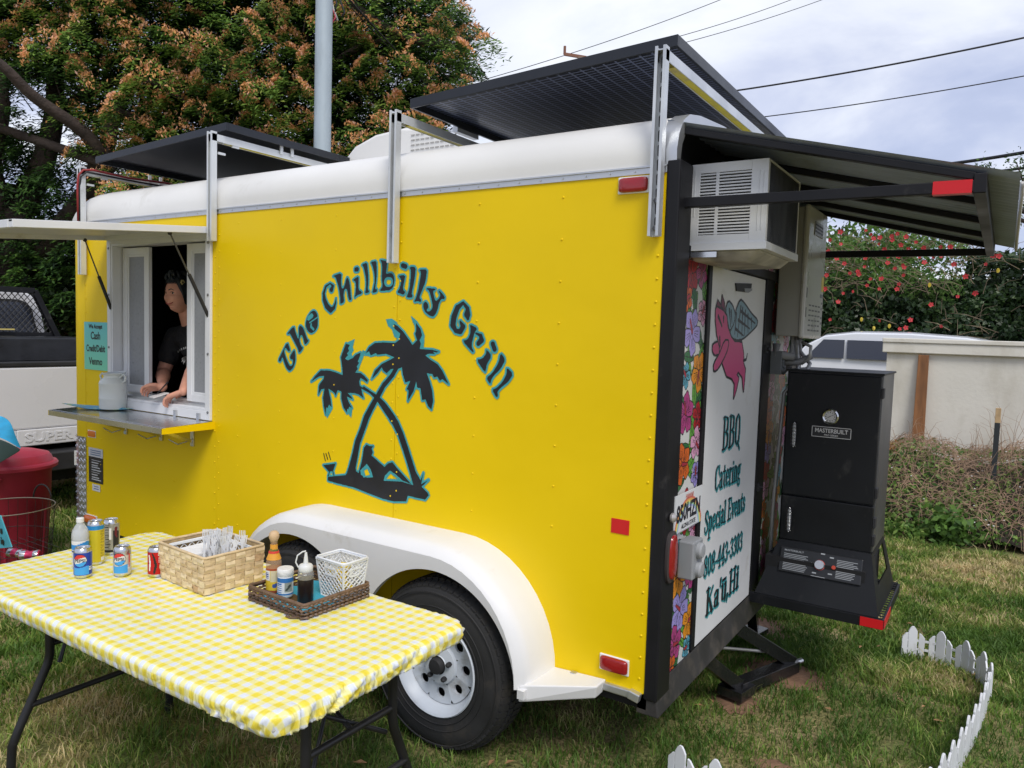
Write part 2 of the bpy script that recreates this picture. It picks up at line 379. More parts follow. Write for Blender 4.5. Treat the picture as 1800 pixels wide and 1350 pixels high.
def attr_mat(name, stops, rough=.6, transl=.25, noise=(8, .25), spec=.3):
    mt = bpy.data.materials.new(name); mt.use_nodes = True; t = mt.node_tree; b = t.nodes['Principled BSDF']; b.inputs['Roughness'].default_value = rough; b.inputs['Specular IOR Level'].default_value = spec
    a = nd(t, 'ShaderNodeAttribute', attribute_name='rnd'); r = ramp(t, stops, a.outputs['Fac'])
    tcn = nd(t, 'ShaderNodeTexCoord'); n = nd(t, 'ShaderNodeTexNoise'); n.inputs['Scale'].default_value = noise[0]; t.links.new(tcn.outputs['Object'], n.inputs['Vector'])
    mr = nd(t, 'ShaderNodeMapRange'); t.links.new(n.outputs['Fac'], mr.inputs[0]); mr.inputs[1].default_value = .3; mr.inputs[2].default_value = .7; mr.inputs[3].default_value = 1-noise[1]; mr.inputs[4].default_value = 1+noise[1]
    h = nd(t, 'ShaderNodeHueSaturation'); t.links.new(r.outputs[0], h.inputs['Color']); t.links.new(mr.outputs[0], h.inputs['Value'])
    t.links.new(h.outputs[0], b.inputs['Base Color'])
    tl = nd(t, 'ShaderNodeBsdfTranslucent'); t.links.new(h.outputs[0], tl.inputs['Color'])
    ms = nd(t, 'ShaderNodeMixShader'); ms.inputs[0].default_value = transl; t.links.new(b.outputs[0], ms.inputs[1]); t.links.new(tl.outputs[0], ms.inputs[2])
    t.links.new(ms.outputs[0], t.nodes['Material Output'].inputs['Surface']); return mt
grass_m = attr_mat('grass_blades', [(0, (.085, .165, .026)), (.35, (.19, .30, .048)), (.62, (.33, .37, .10)), (.85, (.50, .42, .19)), (1, (.66, .54, .29))], .55, .3)
Vs, Ds = [], []
for a in [(330000, -3.6, 2.8, -3.4, 3.0, .020, .055, .0036, 1), (270000, -1.5, 4.8, 1.6, 6.2, .022, .048, .0045, 2), (130000, -9.5, -2.5, -3.6, 2.6, .03, .06, .006, 3), (60000, -1, 5, 5.5, 12, .04, .07, .012, 4)]:
    V, d = grass(*a); Vs.append(V); Ds.append(d)
V = np.concatenate(Vs); d = np.concatenate(Ds); n = len(V)
base = np.arange(n)[:, None]*5; L = np.concatenate([base+np.array([0, 1, 2, 3]), base+np.array([3, 2, 4])], 1).ravel()
st = (np.arange(n)[:, None]*7+np.array([0, 4])).ravel(); tt = np.tile([4, 3], n)
mesh_np('grass', V.reshape(-1, 3), L, st, tt, grass_m, np.repeat(d, 5), kind='stuff', label='short half dry grass growing on the ground round the trailer', category='grass')
print('grass blades', n)
# dry fallen leaves on the lawn
r_ = random.Random(3); dl = MB()
for _ in range(140):
    x = r_.uniform(-1.5, 2.2); y = r_.uniform(-1.2, 4.5); a = r_.uniform(0, 6.28); s_ = r_.uniform(.012, .032); z = r_.uniform(.012, .03)
    c_, s2 = math.cos(a)*s_, math.sin(a)*s_
    dl.add([(x-c_, y-s2, z), (x+s2*.4, y-c_*.4, z+.006), (x+c_, y+s2, z+.004), (x-s2*.4, y+c_*.4, z+.008)], [(0, 1, 2, 3)])
obj('fallen_leaves', dl, M('dry_leaf', (.34, .19, .09), .8, var=(20, .4)), kind='stuff', label='small dry brown leaves scattered over the lawn', category='leaves')

# ================================================================== TRAILER
T = thing('food_trailer', 'yellow and white catering trailer with palm tree painting and open serving window', 'food trailer', (0, 0, 0))
LEN, WID, ZB, ZT = 4.17, 2.1, .398, 2.383
WX0, WX1, WZ0, WZ1 = -3.705, -2.715, 1.285, 2.235       # opening of the serving window
seams = [-4.03, -2.644, -1.318, -.03]
core = MB(); core.box(-4.10, -.03, .006, .03, ZB+.02, WZ0-.02); core.box(-4.10, -.03, .006, .03, WZ1+.02, ZT+.02)
core.box(-4.10, WX0-.02, .006, .03, WZ0-.02, WZ1+.02); core.box(WX1+.02, -.03, .006, .03, WZ0-.02, WZ1+.02)
core.box(-4.10, -.02, .03, WID, .42, .47); obj('floor_frame', core, black_m, T)
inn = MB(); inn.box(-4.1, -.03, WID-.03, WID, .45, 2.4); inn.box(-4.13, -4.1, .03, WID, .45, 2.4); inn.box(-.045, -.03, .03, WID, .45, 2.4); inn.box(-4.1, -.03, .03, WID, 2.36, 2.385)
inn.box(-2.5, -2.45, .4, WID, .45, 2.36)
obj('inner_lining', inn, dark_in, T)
cnt = MB(); cnt.box(-3.75, -2.6, .035, .33, 1.17, 1.20); cnt.box(-3.9, -3.5, 1.2, 1.8, .47, 1.45); cnt.box(-3.3, -2.9, 1.5, 2.0, 1.3, 2.0); obj('inner_counter', cnt, black_m, T, bevel=.004, kind='stuff')
for i in range(3):
    a, b_ = seams[i]+.0012, seams[i+1]-.0012; p = MB(); y0 = -.001*(i % 2)
    if i == 0:
        p.box(a, WX0, y0, .004, ZB, ZT); p.box(WX1, b_, y0, .004, ZB, ZT); p.box(WX0, WX1, y0, .004, ZB, WZ0); p.box(WX0, WX1, y0, .004, WZ1, ZT)
    else: p.box(a, b_, y0, .004, ZB, ZT)
    obj('side_panel', p, yellow, T)
cn = MB()   # rounded front corner and front wall
cn.grid(lambda u, v: (-4.115-.138*math.sin(u*math.pi/2), .138*(1-math.cos(u*math.pi/2)), ZB+v*(ZT-ZB)), 8, 1); cn.box(-4.115, -4.032, 0, .004, ZB, ZT); cn.box(-4.253, -4.248, .138, WID-.1, ZB, ZT)
cn.box(-4.1, -.02, WID, WID+.005, ZB, ZT)
obj('front_corner', cn, yellow, T, smooth=40)
# rivets
rv = MB()
def rivet(x, z, r=.0055, y=0): rv.lathe([(r, 0), (r*.8, -.0022), (r*.35, -.0036), (.0001, -.0038)], 8, (x, y, z), 'y', cap=False)
def inwin(x, z): return -3.74 < x < -2.67 and 1.22 < z < 2.3
def infender(x, z): return -2.25 < x < -.1 and z < .92
for x in (-.052,):
    for k in range(23): rivet(x, .47+k*.0845)
for s_ in seams[:3]:
    for dxx in (-.018, .018) if s_ > -4 else (.012,):
        for k in range(21 if s_ > -3 else 22):
            z = .46+k*.0885+(.03 if dxx > 0 else 0)
            if not infender(s_, z): rivet(s_+dxx, z, .0045, -.001)
for x in (-.46, -.865, -1.72, -2.12, -2.46, -3.05, -3.45, -3.85):
    for k in range(12):
        z = .50+k*.165
        if not inwin(x, z) and not infender(x, z): rivet(x, z, .005)
obj('rivets', rv, yellow, T, smooth=True, kind='stuff')
# roof
prof = [(0, 2.4), (-.004, 2.45), (.012, 2.51), (.05, 2.565), (.11, 2.6), (.22, 2.622), (.5, 2.65), (1.05, 2.67), (1.6, 2.65), (1.88, 2.622), (1.99, 2.6), (2.05, 2.565), (2.088, 2.51), (2.104, 2.45), (2.1, 2.4)]
stations = [(-.02, 1, 0), (-1.318, 1, 0), (-1.33, 1.002, 0), (-2.64, 1.0, 0), (-3.90, 1, 0), (-4.06, .97, .002), (-4.15, .84, .010), (-4.21, .60, .02), (-4.245, .30, .035), (-4.256, .0, .05)]
rf = MB(); vs = []
for x, k, ins in stations:
    for y, z in prof: vs.append((x, y+(ins if y < 1.05 else -ins), 2.4+(z-2.4)*k))
npf = len(prof)
rf.add(vs, [(i*npf+j, i*npf+j+1, (i+1)*npf+j+1, (i+1)*npf+j) for i in range(len(stations)-1) for j in range(npf-1)])
obj('roof', rf, white_roof, T, smooth=50)
cap = MB(); k = len(prof)     # aluminium edge wrapping the roof's rear end
cap.add([(x, y, z) for x in (-.055, .006) for y, z in [(y-(.004 if y < 1 else -.004), z+.004) for y, z in prof]], [(j, j+1, k+j+1, k+j) for j in range(k-1)])
cap.add([(.006, y-(.004 if y < 1 else -.004), z+.004) for y, z in prof]+[(.006, max(.03, min(2.07, y+(.03 if y < 1 else -.03))), z-.028) for y, z in prof], [(j, j+1, k+j+1, k+j) for j in range(k-1)])
obj('roof_end_trim', cap, alum, T, smooth=40)
gb = MB(); gb.add([(-.012, y, z) for y, z in prof]+[(-.012, 0, 2.2), (-.012, 2.1, 2.2)], [tuple(range(npf))+(npf+1, npf)]); obj('rear_gable', gb, black_p, T)
tr = MB(); tr.box(-4.115, -.03, -.005, 0, 2.376, 2.404); tr.box(-4.115, -.03, -.011, -.005, 2.398, 2.404)
tr.grid(lambda u, v: (-4.115-.143*math.sin(u*math.pi/2), -.005+.143*(1-math.cos(u*math.pi/2)), 2.376+v*.028), 6, 1)
for k in range(40): tr.lathe([(.004, -.0052), (.003, -.008), (.0002, -.0085)], 6, (-4.05+k*.1025, 0, 2.387), 'y', cap=False)
obj('roof_trim', tr, alum, T, smooth=30)
# bottom rail, diamond plate, lights
br = MB(); br.bar((-.34, -.008, .405), (-.06, -.008, .405), .022, .03); br.bar((-.085, -.014, .41), (-.04, -.014, .40), .03, .034); br.bar((-.34, -.014, .408), (-.315, -.014, .408), .024, .036)
obj('bottom_rail', br, alum, T, bevel=.004)
for a_, b_ in ((-3.95, -2.2), (-.45, -.02)): sl = MB(); sl.box(a_, b_, .0, .05, .355, ZB); obj('sill_beam', sl, black_p, T)
dp = MB(); dp.grid(lambda u, v: (-4.115-.142*math.sin(u*math.pi/2), -.004+.142*(1-math.cos(u*math.pi/2)), .40+v*.59), 8, 1); dp.box(-4.115, -4.030, -.004, -.0005, .40, .99)
for i in range(9):
    for j in range(26):
        a = max(0, (i-3.5)/5*math.pi/2); fx_ = -4.04-i*.0215 if i < 4 else -4.115; z = .412+j*.0225+(i % 2)*.011
        c = Vector((fx_-.144*math.sin(a), -.006+.142*(1-math.cos(a)), z)); tg = Vector((-math.cos(a), math.sin(a), 0)); s_ = 1 if (i+j) % 2 else -1
        e = tg*.010+Vector((0, 0, .008*s_)); q = tg*.002-Vector((0, 0, .0025*s_)); nn = Vector((-math.sin(a), -math.cos(a), 0))*.003
        dp.add([c-e, c+q, c+e, c-q, c+nn], [(0, 1, 4), (1, 2, 4), (2, 3, 4), (3, 0, 4)], 1)
obj('tread_plate', dp, [alum, M('bright_tread', (.75, .75, .76), .25, .9)], T, smooth=30)
def lens(name, x0, x1, z0, z1, mt, d=.022, par=T, basem=white_p):
    bs = MB(); bs.box(x0-.004, x1+.004, -.008 if d > .01 else -.002, 0, z0-.004, z1+.004); o = obj(name, bs, basem, par, bevel=.004)
    l = MB(); cx, cz = (x0+x1)/2, (z0+z1)/2; pr = []
    for u, kk in ((-.008 if d > .01 else -.002, 1), (-.6*d, .99), (-.88*d, .9), (-d, .72)):
        pr.append([(cx+(x1-x0)/2*kk*a_, u, cz+(z1-z0)/2*kk*b2) for a_, b2 in [(math.copysign(abs(math.cos(t_))**.35, math.cos(t_)), math.copysign(abs(math.sin(t_))**.35, math.sin(t_))) for t_ in [2*math.pi*q/24 for q in range(24)]]])
    vs = [p for r2 in pr for p in r2]; l.add(vs, [(i*24+j, i*24+(j+1) % 24, (i+1)*24+(j+1) % 24, (i+1)*24+j) for i in range(3) for j in range(24)]+[tuple(3*24+j for j in range(24))])
    obj('lens', l, mt, o, smooth=40); return o
lens('marker_light', -.218, -.10, 2.312, 2.367, red_lens)['label'] = 'red oval marker light at the upper rear corner'
lens('marker_light', -.216, -.098, .470, .527, red_lens)['label'] = 'red oval marker light at the lower rear corner'
lens('marker_light', -4.004, -3.915, 1.0, 1.04, M('amber_flat', (.75, .2, .02), .3), .008)['label'] = 'small amber reflector under the counter'
lens('marker_light', -4.03, -3.90, .425, .475, amber_lens, .03)['label'] = 'amber marker light at the lower front corner'
rq = MB(); rq.box(-.195, -.12, -.0025, 0, 1.016, 1.073); obj('reflector_sticker', rq, red_refl, T)
# capacity placard near the front
pl = Ras(-3.998, -3.825, .70, .93, .0035, 0)
for z in np.arange(.72, .86, .016): pl.stroke([(-3.96, z, .003), (-3.87+.02*math.sin(z*90), z, .003)], 1)
pl.poly([(-4, .872), (-3.82, .872), (-3.82, .94), (-4, .94)], 2)
for z in (.885, .898, .912): pl.stroke([(-3.975, z, .0025), (-3.85, z, .0025)], 3)
obj('capacity_placard', pl.mesh(lambda u, v: (u, -.0025, v)), [M('plate_black', (.03, .03, .03), .4), M('plate_grey', (.55, .55, .55), .4), M('plate_silver', (.6, .6, .6), .35), M('plate_ink', (.15, .2, .3), .5)], T)
p2 = Ras(-3.955, -3.86, .645, .69, .003, 0); p2.stroke([(-3.93, .675, .004), (-3.885, .675, .004)], 1); p2.stroke([(-3.935, .66, .0035), (-3.88, .66, .0035)], 1)
obj('inspection_sticker', p2.mesh(lambda u, v: (u, -.0025, v)), [M('sticker_white', (.7, .7, .68), .5), M('sticker_ink', (.1, .15, .35), .5)], T)

# ---------------- painted lettering and palms on the side
def zp(P, x0, y0, s): 
    out = []
    for q in P:
        h = hit(x0+q[0]/s, y0+q[1]/s, 1, 0)
        out.append((h.x, h.z) if len(q) == 2 else (h.x, h.z, q[2]/s*PXM(h)))
    return out
def PXM(h): return (h-CAM).dot(FWD)/F_PX*1.12
A = Ras(-2.22, -.58, .80, 2.12, .0017)
OUT = .0085
shapes = []     # (kind, pts)
def P_(pts, z, sm=1): shapes.append(('p', zp(pts, *z), sm))
def S_(pts, z): shapes.append(('s', zp(pts, *z), 0))
Z1 = (480, 530, 9.64); Z2 = (560, 445, 11.25); Z3 = (660, 445, 11.25); Z4 = (780, 515, 6.92); Z5 = (530, 580, 7.94); Z6 = (630, 545, 6.75); Z7 = (555, 690, 6.586)
P_([(248,680),(298,825),(270,850),(215,775),(190,840),(215,930),(250,1020),(290,1095),(325,1090),(345,1050),(345,985),(300,975),(292,930),(340,850),(370,820),(385,900),(385,1010),(350,1120),(285,1185),(235,1130),(195,1030),(165,930),(130,1025),(92,1000),(150,880)], Z1)
P_([(360,410),(385,520),(430,640),(445,600),(440,500),(445,430),(470,405),(520,450),(560,570),(590,650),(615,665),(545,740),(520,620),(490,560),(460,590),(450,660),(480,760),(520,785),(445,880),(430,800),(350,650),(290,535),(258,555),(245,545)], Z1)
P_([(690,148),(730,170),(755,220),(765,300),(765,420),(720,500),(655,540),(600,510),(560,430),(560,350),(590,260),(640,185)], Z1)
S_([(260,720,45),(290,650,26),(235,600,12),(150,660,20),(108,800,28),(120,920,42),(170,1050,52),(245,1125,50),(310,1080,32),(340,990,18),(350,900,6)], Z2)
P_([(280,455),(465,385),(450,560),(460,680),(490,710),(530,620),(550,520),(578,470),(610,540),(630,650),(645,850),(660,925),(610,935),(590,850),(575,730),(540,700),(510,740),(500,850),(515,970),(430,1010),(440,920),(410,700),(370,560),(340,470)], Z2)
S_([(745,325,40),(770,322,42)], Z2)
P_([(690,525),(800,450),(795,600),(800,730),(860,760),(860,800),(760,840),(715,890),(735,800),(745,650),(735,560),(700,545)], Z2)
P_([(855,230),(965,180),(980,330),(995,480),(985,650),(980,720),(1010,750),(1000,780),(920,800),(945,700),(945,500),(915,350),(890,260)], Z2)
P_([(1035,175),(1155,150),(1155,330),(1150,520),(1130,670),(1130,710),(1165,715),(1155,770),(1065,790),(1090,700),(1120,550),(1110,400),(1070,240)], Z2)
P_([(95,130),(240,160),(230,280),(210,420),(310,385),(370,440),(385,560),(350,690),(270,745),(215,735),(200,745),(90,745),(120,700),(150,650),(130,500),(140,300),(130,190)], Z3)
S_([(545,245,42),(600,265,44)], Z3)
P_([(455,445),(600,430),(575,560),(550,680),(565,750),(600,760),(560,830),(500,800),(430,780),(480,700),(510,600),(500,490)], Z3)
P_([(675,270),(805,270),(790,450),(760,620),(720,800),(745,840),(725,885),(620,875),(640,820),(680,700),(700,500),(710,350)], Z3)
P_([(865,325),(1025,315),(1010,480),(990,590),(930,730),(870,880),(910,920),(900,975),(850,950),(765,965),(810,880),(850,740),(880,560),(910,380)], Z3)
P_([(1015,710),(1030,690),(1195,700),(1185,735),(1145,745),(1160,850),(1200,960),(1280,870),(1290,820),(1250,750),(1270,735),(1380,860),(1365,915),(1310,905),(1260,990),(1240,1100),(1200,1200),(1150,1260),(1060,1230),(985,1160),(950,1070),(955,990),(1000,950),(1045,1010),(1055,1080),(1010,1130),(1050,1160),(1110,1130),(1140,1050),(1110,900),(1080,780),(1055,735)], Z3)
S_([(298,310,20),(290,260,42),(295,190,24),(240,120,16),(170,180,32),(128,290,36),(115,390,36),(150,462,24),(205,470,30),(238,410,32),(205,350,12)], Z4)
P_([(320,380),(415,430),(380,480),(360,560),(345,610),(345,660),(370,710),(355,725),(230,580),(290,570),(325,500),(330,440)], Z4)
S_([(395,490,10),(455,520,22),(462,575,34),(425,615,28)], Z4)
S_([(600,620,28),(622,685,28)], Z4)
P_([(520,680),(590,765),(525,870),(520,920),(505,970),(400,810),(470,800),(520,740)], Z4)
P_([(695,725),(755,810),(700,920),(610,1010),(580,1060),(570,1115),(520,1030),(590,980),(670,850)], Z4)
P_([(770,900),(850,985),(790,1080),(690,1160),(655,1205),(665,1250),(645,1275),(590,1175),(640,1160),(720,1080),(770,980)], Z4)
# palms
P_([(625,190),(680,210),(655,255),(670,290),(640,330),(655,350),(615,400),(650,425),(720,390),(760,345),(830,315),(820,370),(790,440),(810,460),(775,510),(790,540),(755,595),(830,600),(880,640),(930,700),(920,730),(880,700),(830,670),(810,720),(820,780),(880,815),(960,860),(1030,900),(1010,915),(930,870),(840,820),(850,880),(870,950),(800,900),(740,880),(650,880),(700,930),(720,970),(640,930),(660,1000),(710,1090),(670,1070),(660,1110),(640,1100),(640,1160),(590,1080),(560,960),(560,860),(510,840),(480,920),(465,880),(430,850),(380,820),(410,960),(425,1080),(390,1040),(370,1090),(350,1080),(340,1180),(315,1060),(305,950),(325,820),(280,830),(240,905),(250,770),(310,690),(320,640),(250,650),(140,720),(200,640),(270,565),(390,565),(480,590),(580,630),(570,500),(555,380),(590,280)], Z5, 0)
P_([(425,165),(470,190),(540,260),(590,330),(645,415),(700,360),(675,280),(690,250),(685,150),(740,220),(760,300),(730,360),(745,400),(730,460),(790,465),(880,470),(960,495),(930,505),(890,495),(910,520),(830,520),(800,540),(860,590),(940,640),(1000,720),(1075,880),(1000,820),(970,840),(940,790),(900,800),(880,760),(815,750),(850,850),(880,960),(890,1080),(870,1180),(830,1140),(800,1060),(760,1070),(740,930),(700,920),(690,850),(660,960),(590,1080),(600,950),(575,940),(620,840),(560,860),(530,760),(520,680),(470,700),(390,700),(340,750),(300,720),(280,680),(230,750),(160,820),(200,720),(280,640),(400,580),(430,560),(330,520),(230,530),(210,510),(150,540),(130,490),(90,510),(130,440),(200,390),(300,385),(440,390),(480,360),(500,280),(430,220)], Z6, 0)
S_([(940,-290,26),(890,-200,26),(790,-80,26),(712,60,30),(640,190,32),(590,290,36),(540,440,34),(490,570,36),(460,720,40),(430,850,46),(420,940,66)], Z7)
S_([(560,-60,10),(640,0,14),(715,60,26),(790,150,38),(860,250,42),(930,360,42),(985,480,38),(1040,640,38),(1090,800,38),(1130,930,40),(1170,1030,56)], Z7)
P_([(145,975),(350,955),(390,890),(450,890),(520,950),(600,985),(670,980),(790,1020),(1000,1030),(1130,1070),(1180,1000),(1210,1030),(1250,930),(1225,1060),(1310,1010),(1230,1090),(1300,1160),(1310,1190),(1270,1240),(1160,1215),(1070,1195),(1050,1260),(900,1260),(780,1230),(650,1180),(450,1100),(250,1050),(145,1020)], Z7, 0)
P_([(560,640),(590,600),(630,620),(670,620),(650,650),(665,690),(650,730),(720,790),(800,860),(840,820),(890,805),(950,880),(1040,980),(1110,1060),(1010,1020),(920,940),(860,905),(810,960),(790,1030),(670,990),(640,890),(595,825),(550,870),(520,900),(530,970),(495,950),(535,800),(550,720)], Z7, 0)
P_([(90,840),(235,820),(205,910),(155,915)], Z7, 0); S_([(165,910,6),(150,965,6)], Z7); S_([(200,905,6),(215,965,6)], Z7)
spikes = [([(250,960),(245,905),(320,950),(350,955)], Z7)]
for k, p, sm in shapes:
    (A.poly if k == 'p' else A.stroke)(p, 1, OUT, 0, only='out', **({'sm': sm} if k == 'p' else {}))
for q in ([(330,110),(400,100),(470,150),(440,180),(490,270),(470,340),(430,320),(400,230),(355,190)], [(625,65),(700,130),(760,220),(790,300),(780,440),(735,465),(730,390),(760,340),(700,240),(650,150)], [(560,760),(620,840),(560,870),(530,830)]):
    A.poly(zp(q, *Z6), 0)
for q in ([(625,180),(750,125),(720,240),(735,280),(705,330),(715,380),(650,415),(615,400)], [(330,1090),(360,1240),(440,1100),(420,1000)], [(600,1090),(700,1230),(720,1060),(660,1000)], [(230,920),(310,830),(250,780)], [(860,280),(900,300),(860,400),(800,560),(770,590),(760,520)], [(900,310),(960,300),(1110,340),(1000,375),(880,360)]):
    A.poly(zp(q, *Z5), 0)
for k, p, sm in shapes:
    (A.poly if k == 'p' else A.stroke)(p, 1, **({'sm': sm} if k == 'p' else {}))
# cuts in teal, and the counters that show yellow paint again
A.poly(zp([(660,195),(690,230),(680,270),(610,325),(580,310),(600,250)], *Z1), 0); A.poly(zp([(655,215),(670,240),(620,300),(600,290)], *Z1), 0)
A.stroke(zp([(625,360,9),(765,262,9)], *Z1), 0); A.stroke(zp([(650,375,14),(650,430,20),(690,470,20)], *Z1), 0)
A.stroke(zp([(250,570,86),(280,570,86)], *Z3), 0); A.stroke(zp([(258,572,42),(275,572,42)], *Z3), -1)
A.poly(zp([(150,870),(0,0)][:0]+[(600,850),(650,960),(555,985),(530,900)], *Z7), 0); A.poly(zp([(600,880),(630,950),(580,965),(565,905)], *Z7), -1)
A.poly(zp([(870,905),(1010,1025),(790,1020),(805,960)], *Z7), 0); A.poly(zp([(870,940),(950,1000),(820,1000)], *Z7), -1)
for a, b_ in (((95,705), (115,790)), ((122,705), (142,775)), ((150,690), (175,775))): A.stroke(zp([(*a, 6), (*b_, 6)], *Z7), 1)
for q in ((515,900), (540,700)): pass
obj('painted_palms', A.mesh(lambda u, v: (u, -.0022, v)), [teal, art_black], T, label='black and teal palm trees painting with the words The Chillbilly Grill')
print('art cells', len(bpy.data.objects['painted_palms'].data.polygons))
# ---------------- serving window
frm = M('window_frame_white', (.70, .71, .73), .4, var=(4, .06), dirt=(8, .62, .85, (.45, .44, .4)))
screw = M('screw_grey', (.25, .25, .26), .35, .8)
OX0, OX1, OZ0, OZ1 = -3.735, -2.685, 1.225, 2.29
w = MB()
def frame_rect(mb, x0, x1, z0, z1, wd, y0, y1, mi=0):
    mb.box(x0, x0+wd, y0, y1, z0, z1, mi); mb.box(x1-wd, x1, y0, y1, z0, z1, mi); mb.box(x0+wd, x1-wd, y0, y1, z0, z0+wd, mi); mb.box(x0+wd, x1-wd, y0, y1, z1-wd, z1, mi)
w.box(OX0, OX0+.04, -.018, -.001, OZ0, OZ1); w.box(OX1-.035, OX1, -.018, -.001, OZ0, OZ1); w.box(OX0+.04, OX1-.035, -.018, -.001, OZ0, OZ0+.05); w.box(OX0+.04, OX1-.035, -.018, -.001, OZ1-.04, OZ1)
frame_rect(w, OX0+.04, OX1-.035, OZ0+.05, OZ1-.04, .016, -.014, .10)
wf = obj('window_frame', w, frm, T, bevel=.002)
sc_ = MB()
for z in (1.27, 1.60, 1.93, 2.22):
    sc_.lathe([(.008, -.018), (.007, -.022), (.001, -.0235)], 8, (OX1-.017, 0, z), 'y')
    sc_.lathe([(.008, -.018), (.007, -.022), (.001, -.0235)], 8, (OX0+.02, 0, z), 'y')
obj('screws', sc_, screw, wf, kind='stuff')
tk = MB(); tk.box(-3.68, -2.735, .012, .09, 1.29, 1.305); tk.box(-3.68, -2.735, .030, .036, 1.305, 1.325); tk.box(-3.68, -2.735, .066, .072, 1.305, 1.325); obj('sill_track', tk, alum, wf)
screen = M('insect_screen', (.25, .26, .28), .35, var=(60, .08))
def sash(x0, x1, y, glassx=None):
    s_ = MB(); frame_rect(s_, x0, x1, 1.315, 2.225, .042, y, y+.026); frame_rect(s_, x0+.042, x1-.042, 1.357, 2.183, .014, y+.006, y+.02)
    o = obj('window_sash', s_, frm, T, bevel=.002)
    g_ = MB(); g_.box(x0+.056, x1-.056, y+.011, y+.014, 1.371, 2.169); obj('pane', g_, screen, o); return o
sash(-3.665, -3.385, .045); sash(-2.955, -2.72, .020); 
eh = MB(); eh.box(-3.387, -3.372, .04, .06, 1.33, 2.22); obj('meeting_rail', eh, frm, wf)
# ---------------- hatch (lifted cover) over the window
hz0 = 2.283; dz = -.095
def hp(u, v, w_): # u along x, v out (0..1.02), w up
    return (u, -.02-v*.995, hz0+v*dz+w_)
h = MB(); hw0, hw1 = -3.735, -2.69
h.hexa([hp(hw0, 0, .012), hp(hw1, 0, .012), hp(hw1, 1.0, .012), hp(hw0, 1.0, .012)], [hp(hw0, 0, .02), hp(hw1, 0, .02), hp(hw1, 1.0, .02), hp(hw0, 1.0, .02)])
hatch = obj('hatch_cover', h, M('hatch_inside', (.60, .60, .56), .45, dirt=(3, .6, .8, (.42, .38, .30))), T)
hf = MB()
for (u0, u1, v0, v1) in ((hw0-.006, hw0+.03, 0, 1.0), (hw1-.03, hw1+.006, 0, 1.0), (hw0+.03, hw1-.03, .97, 1.006), (hw0+.03, hw1-.03, 0, .03)):
    hf.hexa([hp(u0, v0, -.014), hp(u1, v0, -.014), hp(u1, v1, -.014), hp(u0, v1, -.014)], [hp(u0, v0, .022), hp(u1, v0, .022), hp(u1, v1, .022), hp(u0, v1, .022)])
obj('hatch_frame', hf, frm, hatch, bevel=.002)
hh = MB(); hh.bar((OX0, -.022, 2.292), (OX1, -.022, 2.292), .016, .018); obj('hatch_hinge', hh, alum, T)
sc2 = MB(); 
for v_ in (.06, .5, .93): sc2.sphere(hp(hw1+.004, v_, .004), .006, 8, 5)
for v_ in (.86, .9): sc2.box(-3.5, -3.44, -.02-v_, -.012-v_, 2.2-.012*0, 2.206)
def strut(a, b_):
    s_ = MB(); a = Vector(a); b_ = Vector(b_); m_ = a.lerp(b_, .47); s_.tube([a, m_], .0045, 8, 1); s_.tube([m_, b_], .010, 10, 0); s_.sphere(a, .012, 8, 6); s_.sphere(b_, .012, 8, 6)
    s_.box(b_.x-.015, b_.x+.015, b_.y-.005, b_.y+.012, b_.z-.02, b_.z+.012)
    return obj('gas_strut', s_, [black_m, M('strut_rod', (.12, .12, .12), .25, .7)], T, smooth=40)
strut((-3.71, -.165, 2.255), (-3.70, .006, 1.80)); strut((-2.715, -.24, 2.245), (-2.708, -.005, 1.80))
# ---------------- counter shelf
sh = MB(); SX0, SX1, SY = -3.86, -2.672, -.315
def shp(x, y, z): return (x, y, 1.222+z+y*.035)
sh.hexa([shp(SX0, 0, -.002), shp(SX1, 0, -.002), shp(SX1+.0, SY+.02, -.002), shp(SX0, SY+.02, -.002)], [shp(SX0, -.012, 0), shp(SX1, -.012, 0), shp(SX1, SY+.02, 0), shp(SX0, SY+.02, 0)])
sh.hexa([shp(SX0, SY+.03, -.034), shp(SX1, SY+.03, -.034), shp(SX1, SY, -.034), shp(SX0, SY, -.034)], [shp(SX0, SY+.026, -.0021), shp(SX1, SY+.026, -.0021), shp(SX1, SY, -.0021), shp(SX0, SY, -.0021)])
shelf = obj('counter_shelf', sh, steel, T, bevel=.002)
e2 = MB(); e2.hexa([shp(SX1-.004, 0, -.045), shp(SX1+.004, 0, -.045), shp(SX1+.004, SY, -.034), shp(SX1-.004, SY, -.034)], [shp(SX1-.004, 0, -.003), shp(SX1+.004, 0, -.003), shp(SX1+.004, SY, -.003), shp(SX1-.004, SY, -.003)])
e2.hexa([shp(SX0-.004, 0, -.045), shp(SX0+.004, 0, -.045), shp(SX0+.004, SY, -.034), shp(SX0-.004, SY, -.034)], [shp(SX0-.004, 0, -.003), shp(SX0+.004, 0, -.003), shp(SX0+.004, SY, -.003), shp(SX0-.004, SY, -.003)])
obj('shelf_end', e2, yellow, shelf, kind='stuff')
for bx in (-3.55, -3.17, -2.86):
    b_ = MB(); b_.bar((bx, -.006, 1.17), (bx, -.006, 1.06), .03, .012, up=(0, 1, 0)); b_.bar((bx, -.012, 1.09), (bx-.0, -.25, 1.185), .012, .018); b_.tube([(bx-.02, -.012, 1.09), (bx-.06, -.06, 1.07), (bx-.09, -.10, 1.10)], .004, 6)
    obj('shelf_bracket', b_, steel, shelf, bevel=.001)
ht = MB()
for bx in (-3.0, -2.78): ht.box(bx-.012, bx+.012, -.03, -.019, 1.215, 1.26)
obj('shelf_hinge', ht, steel, shelf, kind='stuff')
